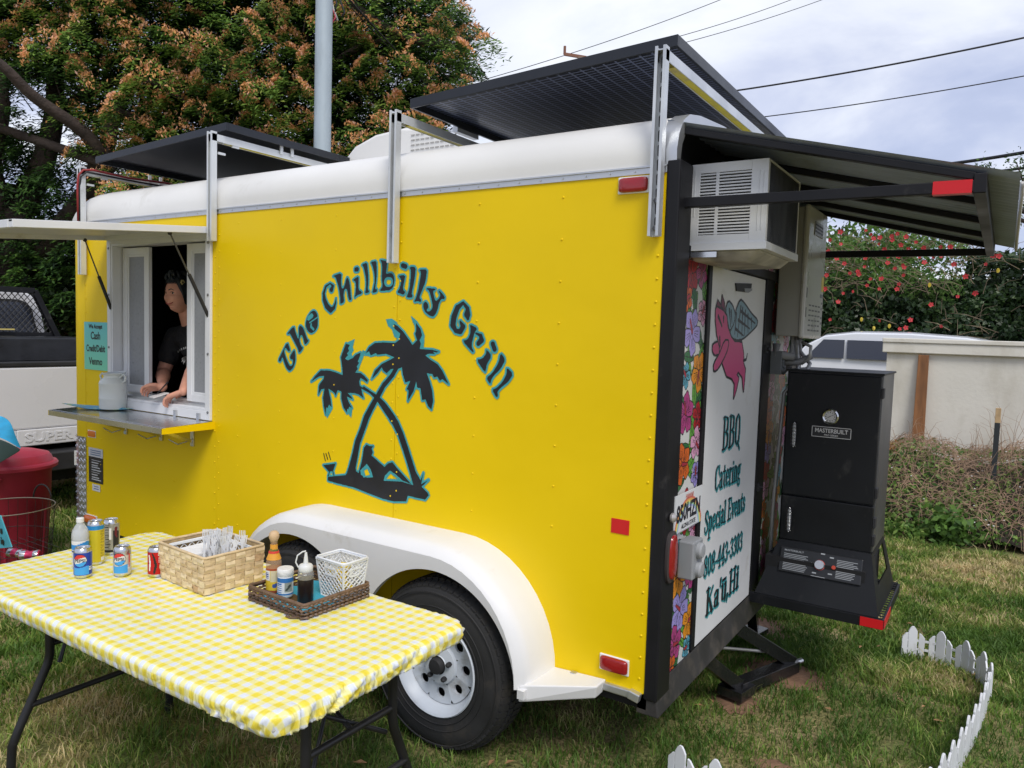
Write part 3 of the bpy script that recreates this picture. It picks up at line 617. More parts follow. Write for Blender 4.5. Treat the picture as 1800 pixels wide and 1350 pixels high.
# ---------------- fender and wheels
AX = [(-.885, .362), (-1.745, .362)]; FY = -.235
top = []
for k in range(13):
    a = math.pi*k/12*.5; top.append((-.90+.475*math.sin(a), .395+.49*math.cos(a)))
front = []
for k in range(13):
    a = math.pi*k/12*.5; front.append((-1.73-.475*math.sin(a), .395+.49*math.cos(a)))
outer = [(p[0], p[1]) for p in reversed(front)]+top    # from front foot over the top to the rear foot
fd = MB(); n = len(outer); secs = [(0, .004), (.35, .004), (.72, 0), (.90, -.012), (1.0, -.045)]
cen = (-1.315, .35)
def inset(p, d):   # move a point of the outline inwards
    x, z = p
    if z > .394 and x > -.90: c = (-.90, .395)
    elif z > .394 and x < -1.73: c = (-1.73, .395)
    else: return (x, z+d)
    L = math.hypot(x-c[0], z-c[1]); return (c[0]+(x-c[0])*(L+d)/L, c[1]+(z-c[1])*(L+d)/L)
rows = [[(inset(p, d)[0], FY*yy, inset(p, d)[1]) for p in outer] for yy, d in secs]
fd.add([p for r_ in rows for p in r_], [(i*n+j, i*n+j+1, (i+1)*n+j+1, (i+1)*n+j) for i in range(len(secs)-1) for j in range(n-1)])
# skirt: between the outline (dropped 4.5 cm) and the two wheel arches
up = [inset(p, -.045) for p in outer]; R_ = .415; lo = []
def arch(x):
    z = .395
    for ax, az in AX:
        if abs(x-ax) < R_: z = max(z, az+.005+math.sqrt(R_*R_-(x-ax)**2))
    return z
N = 90; x0, x1 = up[0][0], up[-1][0]; U_, L_ = [], []
def topz(x):
    for a, b_ in zip(up, up[1:]):
        if a[0] <= x <= b_[0]+1e-9: return a[1]+(b_[1]-a[1])*((x-a[0])/max(b_[0]-a[0], 1e-9))
    return up[-1][1]
for k in range(N+1):
    x = x0+(x1-x0)*(.5-.5*math.cos(math.pi*k/N)); tz = topz(x); lz = min(arch(x), tz-.0); U_.append((x, tz)); L_.append((x, min(lz, tz)))
fd.add([(x, FY, z) for x, z in U_]+[(x, FY+.003, z) for x, z in L_]+[(x, FY+.03, z) for x, z in L_], [(i, i+1, N+2+i, N+1+i) for i in range(N)]+[(N+1+i, N+2+i, 2*N+3+i, 2*N+2+i) for i in range(N)])
# rear drop: strip down to the step
fd.box(-.455, -.425, FY, 0, .365, .40)
fender = obj('fender', fd, white_fg, T, smooth=45)
st_ = MB(); st_.hexa([(-.455, -.225, .345), (-.20, -.07, .375), (-.20, 0, .375), (-.455, 0, .345)], [(-.455, -.225, .415), (-.19, -.085, .43), (-.19, 0, .43), (-.455, 0, .415)])
obj('fender_step', st_, white_fg, T, bevel=.006)
well = MB(); well.box(-2.2, -.43, .002, .16, .40, .86); obj('wheel_well', well, dark_in, T)
tyre_m = M('tyre_rubber', (.024, .024, .025), .7, var=(6, .25), dirt=(4, .55, .8, (.085, .07, .055)), bump=(90, .12))
rim_m = M('rim_white', (.62, .67, .74), .4, dirt=(5, .56, .75, (.33, .30, .26)), var=(4, .06))
def wheel(cx, cz):
    y0 = -.215; y1 = y0+.21; R = .362
    hub_ = thing_part = MB()
    t_ = MB()
    pr = [(.205, y0+.022), (.215, y0+.006), (.25, y0-.004), (.30, y0+.000), (.335, y0+.012), (.352, y0+.028), (.358, y0+.05), (.362, y0+.105), (.358, y1-.05), (.352, y1-.028), (.335, y1-.012), (.25, y1), (.205, y1-.02)]
    t_.lathe(pr, 72, (cx, 0, cz), 'y', cap=False)
    # tread: four rib rows and siped shoulder blocks
    nb_ = 66
    for j in range(nb_):
        for row, (ya, yb, rr, sk) in enumerate([(y0+.012, y0+.050, .3555, .0), (y0+.056, y0+.084, .3622, .3), (y0+.090, y0+.120, .3632, .6), (y0+.126, y0+.154, .3622, .3), (y1-.050, y1-.012, .3555, 0)]):
            a0 = 2*math.pi*(j+.08+sk)/nb_; a1 = 2*math.pi*(j+.86+sk)/nb_; v_ = []
            ra, rb2 = (rr-.014, rr+.003) if row == 0 else ((rr+.003, rr-.014) if row == 4 else (rr+.002, rr+.002))
            for a in (a0, a1):
                for yy, r2 in ((ya, ra), (yb, rb2)):
                    for k2 in (-.012, .003): v_.append((cx+(r2+k2)*math.cos(a), yy, cz+(r2+k2)*math.sin(a)))
            t_.add(v_, [(1, 3, 7, 5), (0, 1, 5, 4), (2, 6, 7, 3), (0, 2, 3, 1), (4, 5, 7, 6)])
    for rr in (.232, .262, .322): t_.lathe([(rr, y0-.0015), (rr+.002, y0-.006), (rr+.004, y0-.0015)], 72, (cx, 0, cz), 'y', cap=False)
    a_ = MB(); a_.lathe([(.05, -.02), (.05, .3)], 12, (cx, 0, cz), 'y')
    whl = obj('wheel', a_, black_m, T)
    # subparts hang from the axle part
    obj('tyre', t_, tyre_m, whl, smooth=35)
    r_ = MB(); r_.lathe([(.208, y0+.012), (.212, y0+.004), (.207, y0-.001), (.196, y0+.006), (.190, y0+.022), (.184, y0+.030), (.176, y0+.052), (.172, y0+.060)], 64, (cx, 0, cz), 'y', cap=False)
    # disc with eight round holes
    nh = 8; rh = .0215; rc = .128; ri, ro = .085, .172; seg = 8
    for k in range(nh):
        for s_i in range(1):
            ac = 2*math.pi*k/nh; half = math.pi/nh; M_ = 24
            hole = []; rimp = []
            for q in range(M_):
                t2 = 2*math.pi*q/M_; hx, hz = rc*math.cos(ac)+rh*math.cos(t2), rc*math.sin(ac)+rh*math.sin(t2); hole.append((hx, hz))
                # sector border point in that direction
                dxx, dzz = math.cos(t2), math.sin(t2); ox, oz = rc*math.cos(ac), rc*math.sin(ac); best = 9
                for sgn in (-1, 1):
                    nx, nz = -math.sin(ac+sgn*half)*sgn, math.cos(ac+sgn*half)*sgn; den = dxx*nx+dzz*nz
                    if den > 1e-9: best = min(best, -(ox*nx+oz*nz)/den)
                B_ = ox*dxx+oz*dzz; C_ = ox*ox+oz*oz
                best = min(best, -B_+math.sqrt(max(B_*B_-C_+ro*ro, 0)))
                D_ = B_*B_-C_+ri*ri
                if D_ > 0 and -B_-math.sqrt(D_) > 0: best = min(best, -B_-math.sqrt(D_))
                rimp.append((ox+dxx*best, oz+dzz*best))
            def dep(x, z): rr = math.hypot(x, z); return y0+.060-.018*max(0, 1-abs(rr-.135)/.04)*0+(.008 if rr < .09 else 0)
            yv = y0+.056
            r_.add([(cx+p[0], yv-.004, cz+p[1]) for p in rimp]+[(cx+p[0], yv, cz+p[1]) for p in hole]+[(cx+p[0], yv+.012, cz+p[1]) for p in hole], [(q, (q+1) % M_, M_+(q+1) % M_, M_+q) for q in range(M_)]+[(M_+q, M_+(q+1) % M_, 2*M_+(q+1) % M_, 2*M_+q) for q in range(M_)])
    r_.lathe([(.088, y0+.052), (.082, y0+.040), (.062, y0+.036), (.042, y0+.034), (.040, y0+.03)], 40, (cx, 0, cz), 'y', cap=False)
    ri_o = obj('rim', r_, rim_m, whl, smooth=40)
    hb = MB(); hb.lathe([(.036, y0+.04), (.035, y0+.014), (.030, y0+.006), (.001, y0+.004)], 24, (cx, 0, cz), 'y', cap=False)
    for k in range(5):
        a = 2*math.pi*k/5+.3; hb.lathe([(.011, y0+.04), (.011, y0+.018), (.005, y0+.012)], 6, (cx+.062*math.cos(a), 0, cz+.062*math.sin(a)), 'y')
    obj('hub_cap', hb, black_m, whl, smooth=40)
    bk = MB(); bk.lathe([(.19, y0+.11), (.05, y0+.11)], 32, (cx, 0, cz), 'y', cap=False); obj('brake_drum', bk, dark_in, whl)
for c in AX: wheel(*c)
# ================================================================== REAR END
FX = .004
rfm = MB(); 
rfm.box(-.03, .022, -.006, .128, .395, 2.42); obj('corner_post', rfm, black_p, T, bevel=.006)
r2 = MB(); r2.box(-.02, .022, 1.86, WID+.002, .40, 2.42); obj('corner_post', r2, black_p, T, bevel=.006)
for y0, y1, z0, z1 in ((.385, .425, .46, 2.12), (1.262, 1.405, .46, 2.12)):
    q = MB(); q.box(-.01, .016, y0, y1, z0, z1); obj('door_post', q, black_p, T, bevel=.003)
q = MB(); q.box(-.01, .024, .128, 1.86, 2.082, 2.125); obj('door_header', q, black_p, T, bevel=.003)
bm_ = MB(); bm_.hexa([(-.06, -.0, .335), (.03, -.0, .335), (.03, WID, .335), (-.06, WID, .335)], [(-.06, 0, .40), (.012, 0, .455), (.012, WID, .455), (-.06, WID, .40)])
obj('rear_beam', bm_, M('worn_black', (.035, .033, .032), .6, var=(5, .3), dirt=(6, .5, .7, (.10, .085, .07))), T, bevel=.004)
bk = MB(); bk.box(-.025, -.015, .1, 2.0, .42, 2.42); obj('rear_backing', bk, black_m, T)
dr = MB(); dr.box(-.012, .010, .43, 1.257, .458, 2.078)
door = obj('rear_door', dr, door_white, T, bevel=.004)
# flower print panels
FC = [(.42, .012, .02), (.33, .28, .62), (.72, .27, .02), (.40, .05, .20), (.70, .35, .52), (.60, .12, .02), (.10, .35, .46)]
fmats = [M('print_ground', (.62, .62, .60), .35), M('print_line', (.012, .012, .012), .35), M('leaf_print_dark', (.03, .15, .05), .35), M('leaf_print_bright', (.12, .34, .05), .35), M('stamen_print', (.35, .03, .05), .35)]+[M('petal_print_%s' % n_, c, .35) for n_, c in zip(('red', 'lilac', 'orange', 'magenta', 'pink', 'vermilion', 'turquoise'), FC)]
def flower_panel(name, y0, y1, z0, z1, seed, flowers=None):
    rr = random.Random(seed); R2 = Ras(y0, y1, z0, z1, .0032, 0)
    for k in range(int((z1-z0)*(y1-y0)*210)+3):
        cx, cz = rr.uniform(y0, y1), rr.uniform(z0, z1); a = rr.uniform(0, 6.28); L = rr.uniform(.035, .065); wd = L*.36; pts = []
        for q in range(14):
            t2 = 2*math.pi*q/14; u = math.cos(t2); pts.append((cx+math.cos(a)*u*L-math.sin(a)*math.sin(t2)*wd*(1-.3*u), cz+math.sin(a)*u*L+math.cos(a)*math.sin(t2)*wd*(1-.3*u)))
        R2.poly(pts, 2+(k % 2), .004, 1)
        R2.stroke([(cx-math.cos(a)*L*.9, cz-math.sin(a)*L*.9, .0018), (cx+math.cos(a)*L*.9, cz+math.sin(a)*L*.9, .0018)], 1)
        for q in (-.5, 0, .5):
            bx, bz = cx+math.cos(a)*L*q, cz+math.sin(a)*L*q
            for sg in (-1, 1): R2.stroke([(bx, bz, .0014), (bx+math.cos(a+sg*.8)*wd*.8, bz+math.sin(a+sg*.8)*wd*.8, .0012)], 1)
    if flowers is None:
        flowers = []; z = z0+.04; k = 0
        while z < z1+.02:
            y = y0+(y1-y0)*((.22 if k % 2 else .78)+rr.uniform(-.08, .08)); flowers.append((y, z, rr.uniform(.055, .08), rr.choice(range(7)))); z += rr.uniform(.05, .08)*(.25/max(y1-y0, .25))**.5; k += 1
    for cy2, cz, Rr, ci in flowers:
        a0 = rr.uniform(0, 6.28); pet = []
        for p in range(5):
            a = a0+p*2*math.pi/5+rr.uniform(-.1, .1); px, pz = cy2+math.cos(a)*Rr*.56, cz+math.sin(a)*Rr*.56; P3 = []
            for q in range(22):
                t2 = 2*math.pi*q/22; u = math.cos(t2); wv = 1+.10*math.sin(t2*5+p)*(u > 0)
                P3.append((px+math.cos(a)*u*Rr*.5*wv-math.sin(a)*math.sin(t2)*Rr*.36*(1+.28*u)*wv, pz+math.sin(a)*u*Rr*.5*wv+math.cos(a)*math.sin(t2)*Rr*.36*(1+.28*u)*wv))
            R2.poly(P3, 5+ci, .0045, 1)
            for sg in (-.25, 0, .25): R2.stroke([(cy2+math.cos(a+sg)*Rr*.3, cz+math.sin(a+sg)*Rr*.3, .0016), (cy2+math.cos(a+sg*.8)*Rr*.78, cz+math.sin(a+sg*.8)*Rr*.78, .001)], 1)
        a = rr.uniform(0, 6.28); R2.stroke([(cy2, cz, .007), (cy2+math.cos(a)*Rr*.6, cz+math.sin(a)*Rr*.6, .004)], 4, .003, 1)
    mb = MB(); mb.box(-.012, FX, y0, y1, z0, z1, 1); R2.mesh(lambda u, v: (FX+.0015, u, v), mb)
    return obj(name, mb, fmats, T, recalc=False)
F1 = [(.20, 2.03, .08, 0), (.32, 2.04, .06, 3), (.17, 1.93, .05, 5), (.24, 1.80, .088, 1), (.35, 1.88, .05, 4), (.34, 1.64, .078, 2), (.19, 1.63, .05, 6), (.21, 1.48, .08, 3), (.35, 1.46, .055, 0), (.35, 1.35, .065, 4), (.20, 1.28, .08, 5), (.36, 1.22, .05, 1), (.24, 1.08, .09, 0), (.37, .99, .06, 4), (.18, .93, .055, 6), (.22, .82, .085, 2), (.36, .80, .06, 3), (.25, .68, .088, 1), (.36, .60, .07, 2), (.20, .55, .075, 3), (.35, .49, .045, 6), (.17, .46, .055, 5)]
flower_panel('flower_panel', .13, .384, .452, 2.082, 4, F1)
flower_panel('flower_panel', 1.407, 1.858, .452, 2.082, 8)
flower_panel('flower_panel', .13, 1.858, 2.128, 2.36, 9)
# door painting: flying pig
ZPIG = (1240, 500, 6.427)
def zr(P, z=ZPIG):
    o_ = []
    for q in P:
        h_ = hit(z[0]+q[0]/z[2], z[1]+q[1]/z[2], 0, .0115)
        o_.append((h_.y, h_.z) if len(q) == 2 else (h_.y, h_.z, q[2]))
    return o_
D = Ras(.44, 1.25, 1.46, 2.06, .0028)
wing2 = zr([(260,190),(310,250),(335,350),(330,430),(275,520),(255,420),(230,280)]); wing1 = zr([(345,300),(395,175),(440,220),(520,340),(590,410),(580,460),(500,540),(420,610),(350,620),(290,590),(280,540),(330,440)])
D.poly(wing2, 2, .010, 1, sm=1); D.poly(wing1, 2, .010, 1, sm=1)
for a, b_ in (((270,280),(285,480)), ((290,300),(300,440)), ((350,330),(330,560)), ((400,250),(360,590)), ((420,270),(410,580)), ((450,300),(440,570)), ((480,340),(480,540)), ((520,390),(520,500)), ((400,300),(560,440)), ((370,400),(500,500)), ((340,500),(430,580))):
    c0 = zr([a, b_]); D.stroke([(*c0[0], .008), (*c0[1], .004)], 1)
body = zr([(130,260),(200,300),(240,360),(250,480),(290,600),(330,650),(410,660),(430,780),(430,900),(450,960),(440,1100),(430,1200),(415,1040),(370,980),(350,1020),(375,1060),(350,1180),(320,1280),(330,1120),(300,1060),(240,1030),(190,880),(160,800),(160,700),(130,560),(115,400),(118,280)])
ears = [zr([(140,185),(180,250),(185,290),(120,270)]), zr([(190,130),(215,220),(215,290),(180,240)])]
arm1 = zr([(150,650),(165,760),(150,785),(100,790),(80,740),(85,680)]); arm2 = zr([(215,640),(265,640),(240,760),(150,940),(95,980),(95,900),(160,790)])
for e in ears: D.poly(e, 4, .008, 1)
D.poly(arm1, 3, .010, 1, sm=1); D.poly(body, 3, .010, 1); D.poly(arm2, 3, .010, 1, sm=1)
c0 = zr([(430,860),(460,850),(475,780)]); D.stroke([(*c0[0], .008), (*c0[1], .006), (*c0[2], .003)], 1)
for a, b_ in (((145,360),(185,470)), ((205,370),(205,420)), ((160,600),(165,700))): c0 = zr([a, b_]); D.stroke([(*c0[0], .009), (*c0[1], .006)], 1)
obj('door_painting', D.mesh(lambda u, v: (.0118, u, v)), [teal, art_black, M('wing_blue', (.20, .32, .38), .45), M('pig_pink', (.56, .07, .20), .45), M('ear_dark', (.16, .03, .07), .45)], door, label='pink pig with blue wings painted on the door')
# door lettering drawn with condensed serif strokes
t_, T2 = .035, .085
GL = {
'B': (.62, [[(.14, 0, T2), (.14, 1, T2)], [(.02, 0, t_), (.3, 0, t_)], [(.02, 1, t_), (.3, 1, t_), (.46, .92, T2), (.46, .62, T2), (.3, .53, t_), (.14, .53, t_)], [(.3, .53, t_), (.5, .43, T2), (.5, .12, T2), (.3, 0, t_)]]),
'Q': (.64, [[(.3, 0, t_), (.12, .15, T2), (.1, .5, T2), (.12, .85, T2), (.3, 1, t_), (.46, .85, T2), (.5, .5, T2), (.46, .15, T2), (.3, 0, t_)], [(.34, .12, t_), (.56, -.14, T2*.8)]]),
'C': (.56, [[(.5, .7, t_), (.46, .9, t_), (.32, 1, t_), (.14, .85, T2), (.1, .5, T2), (.14, .15, T2), (.32, 0, t_), (.5, .2, t_)], [(.5, .68, t_), (.5, 1, t_)]]),
'S': (.52, [[(.44, .72, t_), (.4, .92, t_), (.26, 1, t_), (.12, .9, T2*.8), (.12, .7, T2), (.4, .38, T2), (.42, .14, T2*.8), (.26, 0, t_), (.1, .1, t_), (.06, .3, t_)]]),
'E': (.54, [[(.14, 0, T2), (.14, 1, T2)], [(.02, 0, t_), (.46, 0, t_), (.48, .25, t_)], [(.02, 1, t_), (.44, 1, t_), (.46, .78, t_)], [(.14, .52, t_), (.36, .52, t_)]]),
'K': (.62, [[(.14, 0, T2), (.14, 1, T2)], [(.02, 0, t_), (.28, 0, t_)], [(.02, 1, t_), (.28, 1, t_)], [(.16, .4, t_), (.5, 1, t_)], [(.26, .58, T2*.8), (.5, 0, T2)], [(.38, 0, t_), (.6, 0, t_)]]),
'H': (.66, [[(.14, 0, T2), (.14, 1, T2)], [(.5, 0, T2), (.5, 1, T2)], [(.14, .5, t_), (.5, .5, t_)], [(.02, 0, t_), (.26, 0, t_)], [(.38, 0, t_), (.62, 0, t_)], [(.02, 1, t_), (.26, 1, t_)], [(.38, 1, t_), (.62, 1, t_)]]),
'a': (.46, [[(.08, .56, T2*.7), (.2, .68, t_), (.32, .58, T2), (.32, .06, T2), (.42, .02, t_)], [(.32, .42, t_), (.12, .32, T2*.8), (.1, .1, T2*.8), (.2, 0, t_), (.32, .12, t_)]]),
't': (.34, [[(.16, .9, t_), (.16, .12, T2), (.24, 0, t_), (.32, .06, t_)], [(.02, .66, t_), (.3, .66, t_)]]),
'e': (.44, [[(.1, .36, t_), (.36, .36, t_), (.34, .6, T2*.8), (.22, .68, t_), (.09, .5, T2), (.09, .2, T2), (.22, 0, t_), (.38, .14, t_)]]),
'r': (.38, [[(.12, 0, T2), (.12, .66, T2)], [(.02, 0, t_), (.24, 0, t_)], [(.12, .46, t_), (.26, .66, t_), (.34, .6, T2*.7)], [(.02, .66, t_), (.12, .66, t_)]]),
'i': (.26, [[(.13, 0, T2), (.13, .64, T2)], [(.02, 0, t_), (.24, 0, t_)], [(.03, .64, t_), (.13, .64, t_)], [(.13, .88, T2)]]),
'n': (.5, [[(.12, 0, T2), (.12, .66, T2)], [(.02, 0, t_), (.22, 0, t_)], [(.12, .48, t_), (.26, .67, t_), (.37, .56, T2), (.37, 0, T2)], [(.28, 0, t_), (.48, 0, t_)]]),
'g': (.46, [[(.2, .66, t_), (.08, .5, T2), (.1, .3, T2*.8), (.2, .22, t_), (.32, .36, T2*.8), (.32, .54, T2*.8), (.2, .66, t_)], [(.32, .62, t_), (.42, .66, t_)], [(.14, .22, t_), (.1, .08, t_), (.34, .0, T2*.7), (.34, -.18, T2*.6), (.18, -.24, t_), (.06, -.14, T2*.6), (.14, .04, t_)]]),
'p': (.48, [[(.12, -.3, T2), (.12, .66, T2)], [(.02, -.3, t_), (.24, -.3, t_)], [(.12, .52, t_), (.26, .67, t_), (.37, .52, T2), (.37, .16, T2), (.26, 0, t_), (.12, .12, t_)]]),
'c': (.4, [[(.34, .52, T2*.8), (.22, .68, t_), (.09, .5, T2), (.09, .18, T2), (.22, 0, t_), (.36, .12, t_)]]),
'l': (.26, [[(.13, 0, T2), (.13, 1, T2)], [(.02, 0, t_), (.24, 0, t_)], [(.03, 1, t_), (.13, 1, t_)]]),
'v': (.44, [[(.06, .66, T2), (.23, 0, t_), (.36, .66, t_)], [(.0, .66, t_), (.14, .66, t_)], [(.28, .66, t_), (.42, .66, t_)]]),
's': (.38, [[(.32, .5, t_), (.2, .67, t_), (.09, .56, T2*.7), (.12, .4, T2*.8), (.3, .24, T2*.9), (.28, .06, T2*.6), (.18, 0, t_), (.06, .16, t_)]]),
'u': (.5, [[(.12, .66, T2), (.12, .14, T2), (.22, 0, t_), (.36, .14, t_)], [(.37, .66, T2), (.37, .0, T2)], [(.02, .66, t_), (.12, .66, t_)], [(.27, .66, t_), (.37, .66, t_)]]),
'8': (.5, [[(.24, 1, t_), (.09, .84, T2*.8), (.12, .62, T2), (.36, .4, T2), (.4, .14, T2*.8), (.24, 0, t_), (.07, .14, T2*.8), (.1, .4, T2*.7), (.34, .62, T2*.7), (.38, .84, T2*.8), (.24, 1, t_)]]),
'0': (.5, [[(.24, 0, t_), (.09, .2, T2), (.09, .8, T2), (.24, 1, t_), (.39, .8, T2), (.39, .2, T2), (.24, 0, t_)]]),
'4': (.5, [[(.32, 0, T2), (.32, 1, T2), (.03, .3, t_), (.45, .3, t_)], [(.2, 0, t_), (.42, 0, t_)]]),
'3': (.48, [[(.07, .82, T2*.8), (.22, 1, t_), (.37, .84, T2*.8), (.34, .62, T2*.7), (.2, .53, t_), (.38, .4, T2*.8), (.38, .14, T2), (.22, 0, t_), (.06, .16, T2*.8)]]),
'-': (.3, [[(.05, .38, T2*.7), (.24, .38, T2*.7)]]), ',': (.2, [[(.08, .06, T2), (.03, -.16, t_)]]), "'": (.16, [[(.08, 1, T2*.8), (.05, .74, t_)]]), ' ': (.28, []), '~': (0, [[(-.42, .88, T2*.6), (-.14, .88, T2*.6)]])}
def lettering(R2, txt, y0, y1, z0, h, ci=1, co=0, off=.010, wt=1.35):
    tot = sum(GL[c][0] for c in txt); s_ = (y1-y0)/tot
    for lay in (0, 1):
        y = y0
        for c in txt:
            wd, strokes = GL[c]
            for sk in strokes:
                pts = [(y+a*s_, z0+b_*h, max(r_*.5*s_*wt, .0035)) for a, b_, r_ in sk]
                if lay == 0: R2.stroke([(a+.006, b_-.004, r_+.0045) for a, b_, r_ in pts], co)
                else: R2.stroke(pts, ci)
            y += wd*s_
Q = Ras(.44, 1.25, .50, 1.46, .0028)
lettering(Q, 'BBQ', .675, .95, 1.282, .145)
lettering(Q, 'Catering', .595, .985, 1.108, .108)
lettering(Q, 'Special Events', .485, 1.09, .938, .098)
lettering(Q, '808-443-3303', .505, 1.08, .742, .092)
lettering(Q, "Ka'u~,Hi", .56, 1.05, .560, .112, wt=1.7)
obj('door_lettering', Q.mesh(lambda u, v: (.0118, u, v)), [teal, art_black], door, label='black and teal words BBQ, Catering, Special Events, 808-443-3303 and Kau, Hi')
# recessed handle, small latches
hd = MB(); c0 = zr([(335,-15),(515,-10),(510,40),(430,85),(345,75)]); hd.prism(c0, lambda u, v, w_: (.010+w_, u, v), .006); hd.prism([(a*.5+.5*c0[2][0], b_*.5+.5*c0[3][1]) for a, b_ in c0], lambda u, v, w_: (.0162+w_, u, v), .003, 1)
obj('door_handle', hd, [black_m, M('handle_grey', (.3, .3, .3), .3, .6)], door)
for z in (1.73, 1.02):
    q = MB(); q.box(.016, .03, 1.27, 1.30, z-.02, z+.02); q.lathe([(.010, .03), (.009, .04), (.001, .043)], 8, (0, 1.285, z), 'x'); obj('door_latch', q, black_m, T)
# tail light, plate lamp, plate, outlet box
tl = MB(); bs = []
def oval(cy_, cz, ry, rz, x, k=24): return [(x, cy_+ry*math.copysign(abs(math.cos(a))**.7, math.cos(a)), cz+rz*math.copysign(abs(math.sin(a))**.7, math.sin(a))) for a in [2*math.pi*q/k for q in range(k)]]
def stackloops(mb, loops, mi=0):
    k = len(loops[0]); mb.add([p for l in loops for p in l], [(i*k+j, i*k+(j+1) % k, (i+1)*k+(j+1) % k, (i+1)*k+j) for i in range(len(loops)-1) for j in range(k)]+[tuple((len(loops)-1)*k+j for j in range(k))], mi)
stackloops(tl, [oval(.066, .945, .050, .100, .022), oval(.066, .945, .050, .100, .032), oval(.066, .945, .042, .09, .035)])
o = obj('tail_light', tl, M('tail_rim', (.05, .04, .04), .5), T, smooth=40, label='red oval tail light on the black corner post')
tl = MB(); stackloops(tl, [oval(.066, .945, .040, .088, .032), oval(.066, .945, .036, .083, .040), oval(.066, .945, .026, .07, .044)]); obj('lens', tl, red_lens, o, smooth=40)
pb = MB(); pb.lathe([(.010, .022), (.018, .028), (.019, .036), (.013, .044), (.002, .047)], 14, (0, .050, 1.100), 'x'); obj('plate_lamp', pb, M('lamp_grey', (.5, .47, .45), .3, .5), T, smooth=40)
PL = Ras(0, .305, 0, .152, .0021, 0)
PL.poly([(0, 0), (.305, 0), (.305, .004), (0, .004)], 3)
ctr = (.155, -.03)
for rr_, ci in ((.155, 4), (.147, 5), (.139, 6), (.131, 7), (.123, 8)):
    pts = [(ctr[0]+rr_*math.cos(a)*1.0, ctr[1]+rr_*math.sin(a), .0045) for a in [math.pi*q/20 for q in range(21)]]; PL.stroke(pts, ci)
pm = PL.mesh(lambda u, v: (.0262, .088+u, 1.020+v)); 
pbx = MB(); pbx.box(.0225, .026, .088, .393, 1.020, 1.172)
pmats = [M('plate_white', (.70, .71, .72), .35), M('plate_ink2', (.02, .02, .03), .4), M('a2', (.7, .7, .7)), M('plate_edge', (.4, .4, .42), .4), M('rainbow_red', (.62, .16, .12), .4), M('rainbow_orange', (.72, .38, .12), .4), M('rainbow_yellow', (.75, .66, .2), .4), M('rainbow_green', (.35, .6, .4), .4), M('rainbow_blue', (.40, .48, .72), .4)]
plate = obj('number_plate', pbx, pmats[0], T, label='white rainbow number plate reading 850HZN')
obj('plate_print', pm, pmats, plate, recalc=False)
pt = MB(); put_text(pt, '850HZN', lambda u, v: (.0272, .088+.1525+u, 1.020+.045+v), .092, .0030, .80); put_text(pt, 'ALOHA STATE', lambda u, v: (.0272, .088+.155+u, 1.020+.012+v), .026, .0006, .95); put_text(pt, 'HAWAII', lambda u, v: (.0272, .088+.155+u, 1.020+.126+v), .024, .0006, 1.0, mi=1)
obj('plate_letters', pt, [pmats[1], pmats[4]], plate, recalc=False)
bx = MB(); bx.box(.017, .080, .165, .275, .835, .985); out_box = obj('outlet_box', bx, M('box_grey', (.27, .28, .29), .5, var=(6, .08)), T, bevel=.006)
for z in (.945, .868):
    q = MB(); q.lathe([(.032, .080), (.032, .094), (.026, .100), (.001, .102)], 18, (0, .222, z), 'x'); obj('socket_cover', q, M('box_grey2', (.32, .33, .34), .45), out_box, smooth=40)
# ---------------- awning frame over the rear
AZ0, AZ1, AXE = 2.535, 2.262, 1.05
def aw(x, y, d=0): return (x, y, AZ0+(AZ1-AZ0)*x/AXE+.0*(y)+d)
corr = M('corrugated_sheet', (.37, .42, .53), .5, .3, var=(4, .15), dirt=(5, .55, .8, (.26, .26, .27)))
ca = MB(); ny = 150; vs = []
for x in (-.06, 1.045):
    for j in range(ny+1):
        y = .05+j/ny*1.93; vs.append(aw(x, y, .020+.009*math.cos(2*math.pi*j/5)))
ca.add(vs, [(j, j+1, ny+2+j, ny+1+j) for j in range(ny)])
vs = []
for dd in (0, .006):
    for j in range(ny+1): y = .05+j/ny*1.93; vs.append(aw(1.075, y, .024+.006*math.cos(2*math.pi*j/5)) if dd == 0 else (1.10, y, AZ1-.10))
awn = obj('rear_awning', ca, corr, T, smooth=60)
def part_bar(name, a, b_, w_, h_, mt, par, up=(0, 0, 1)):
    m_ = MB(); m_.bar(a, b_, w_, h_, up); return obj(name, m_, mt, par, bevel=.003)
for y in (.075, .56, 1.05, 1.53, 1.955): part_bar('awning_rafter', aw(.0, y, .0), aw(.93, y, .0), .035, .024, black_p, awn)
part_bar('awning_end_beam', (.945, .05, AZ1+.008), (.945, 1.98, AZ1+.008), .035, .06, black_p, awn)
for y in (.065, 1.965):
    o = part_bar('awning_strut', (.0, y, 2.272), (.93, y, 2.262), .030, .036, black_p, T)
    if y < 1: m_ = MB(); m_.bar((.82, y-.0, 2.263), (.925, y, 2.262), .034, .040); obj('reflector_tape', m_, red_refl, o)
rp = MB(); rp.tube([hit(1797, 322, 1, .35), hit(1795, 350, 1, .6), hit(1791, 385, 1, 1.0), hit(1788, 415, 1, 1.5), hit(1786, 440, 1, 1.9)], .007, 6); obj('rope', rp, M('rope_white', (.62, .60, .56), .8, bump=(200, .6)), awn, smooth=True)
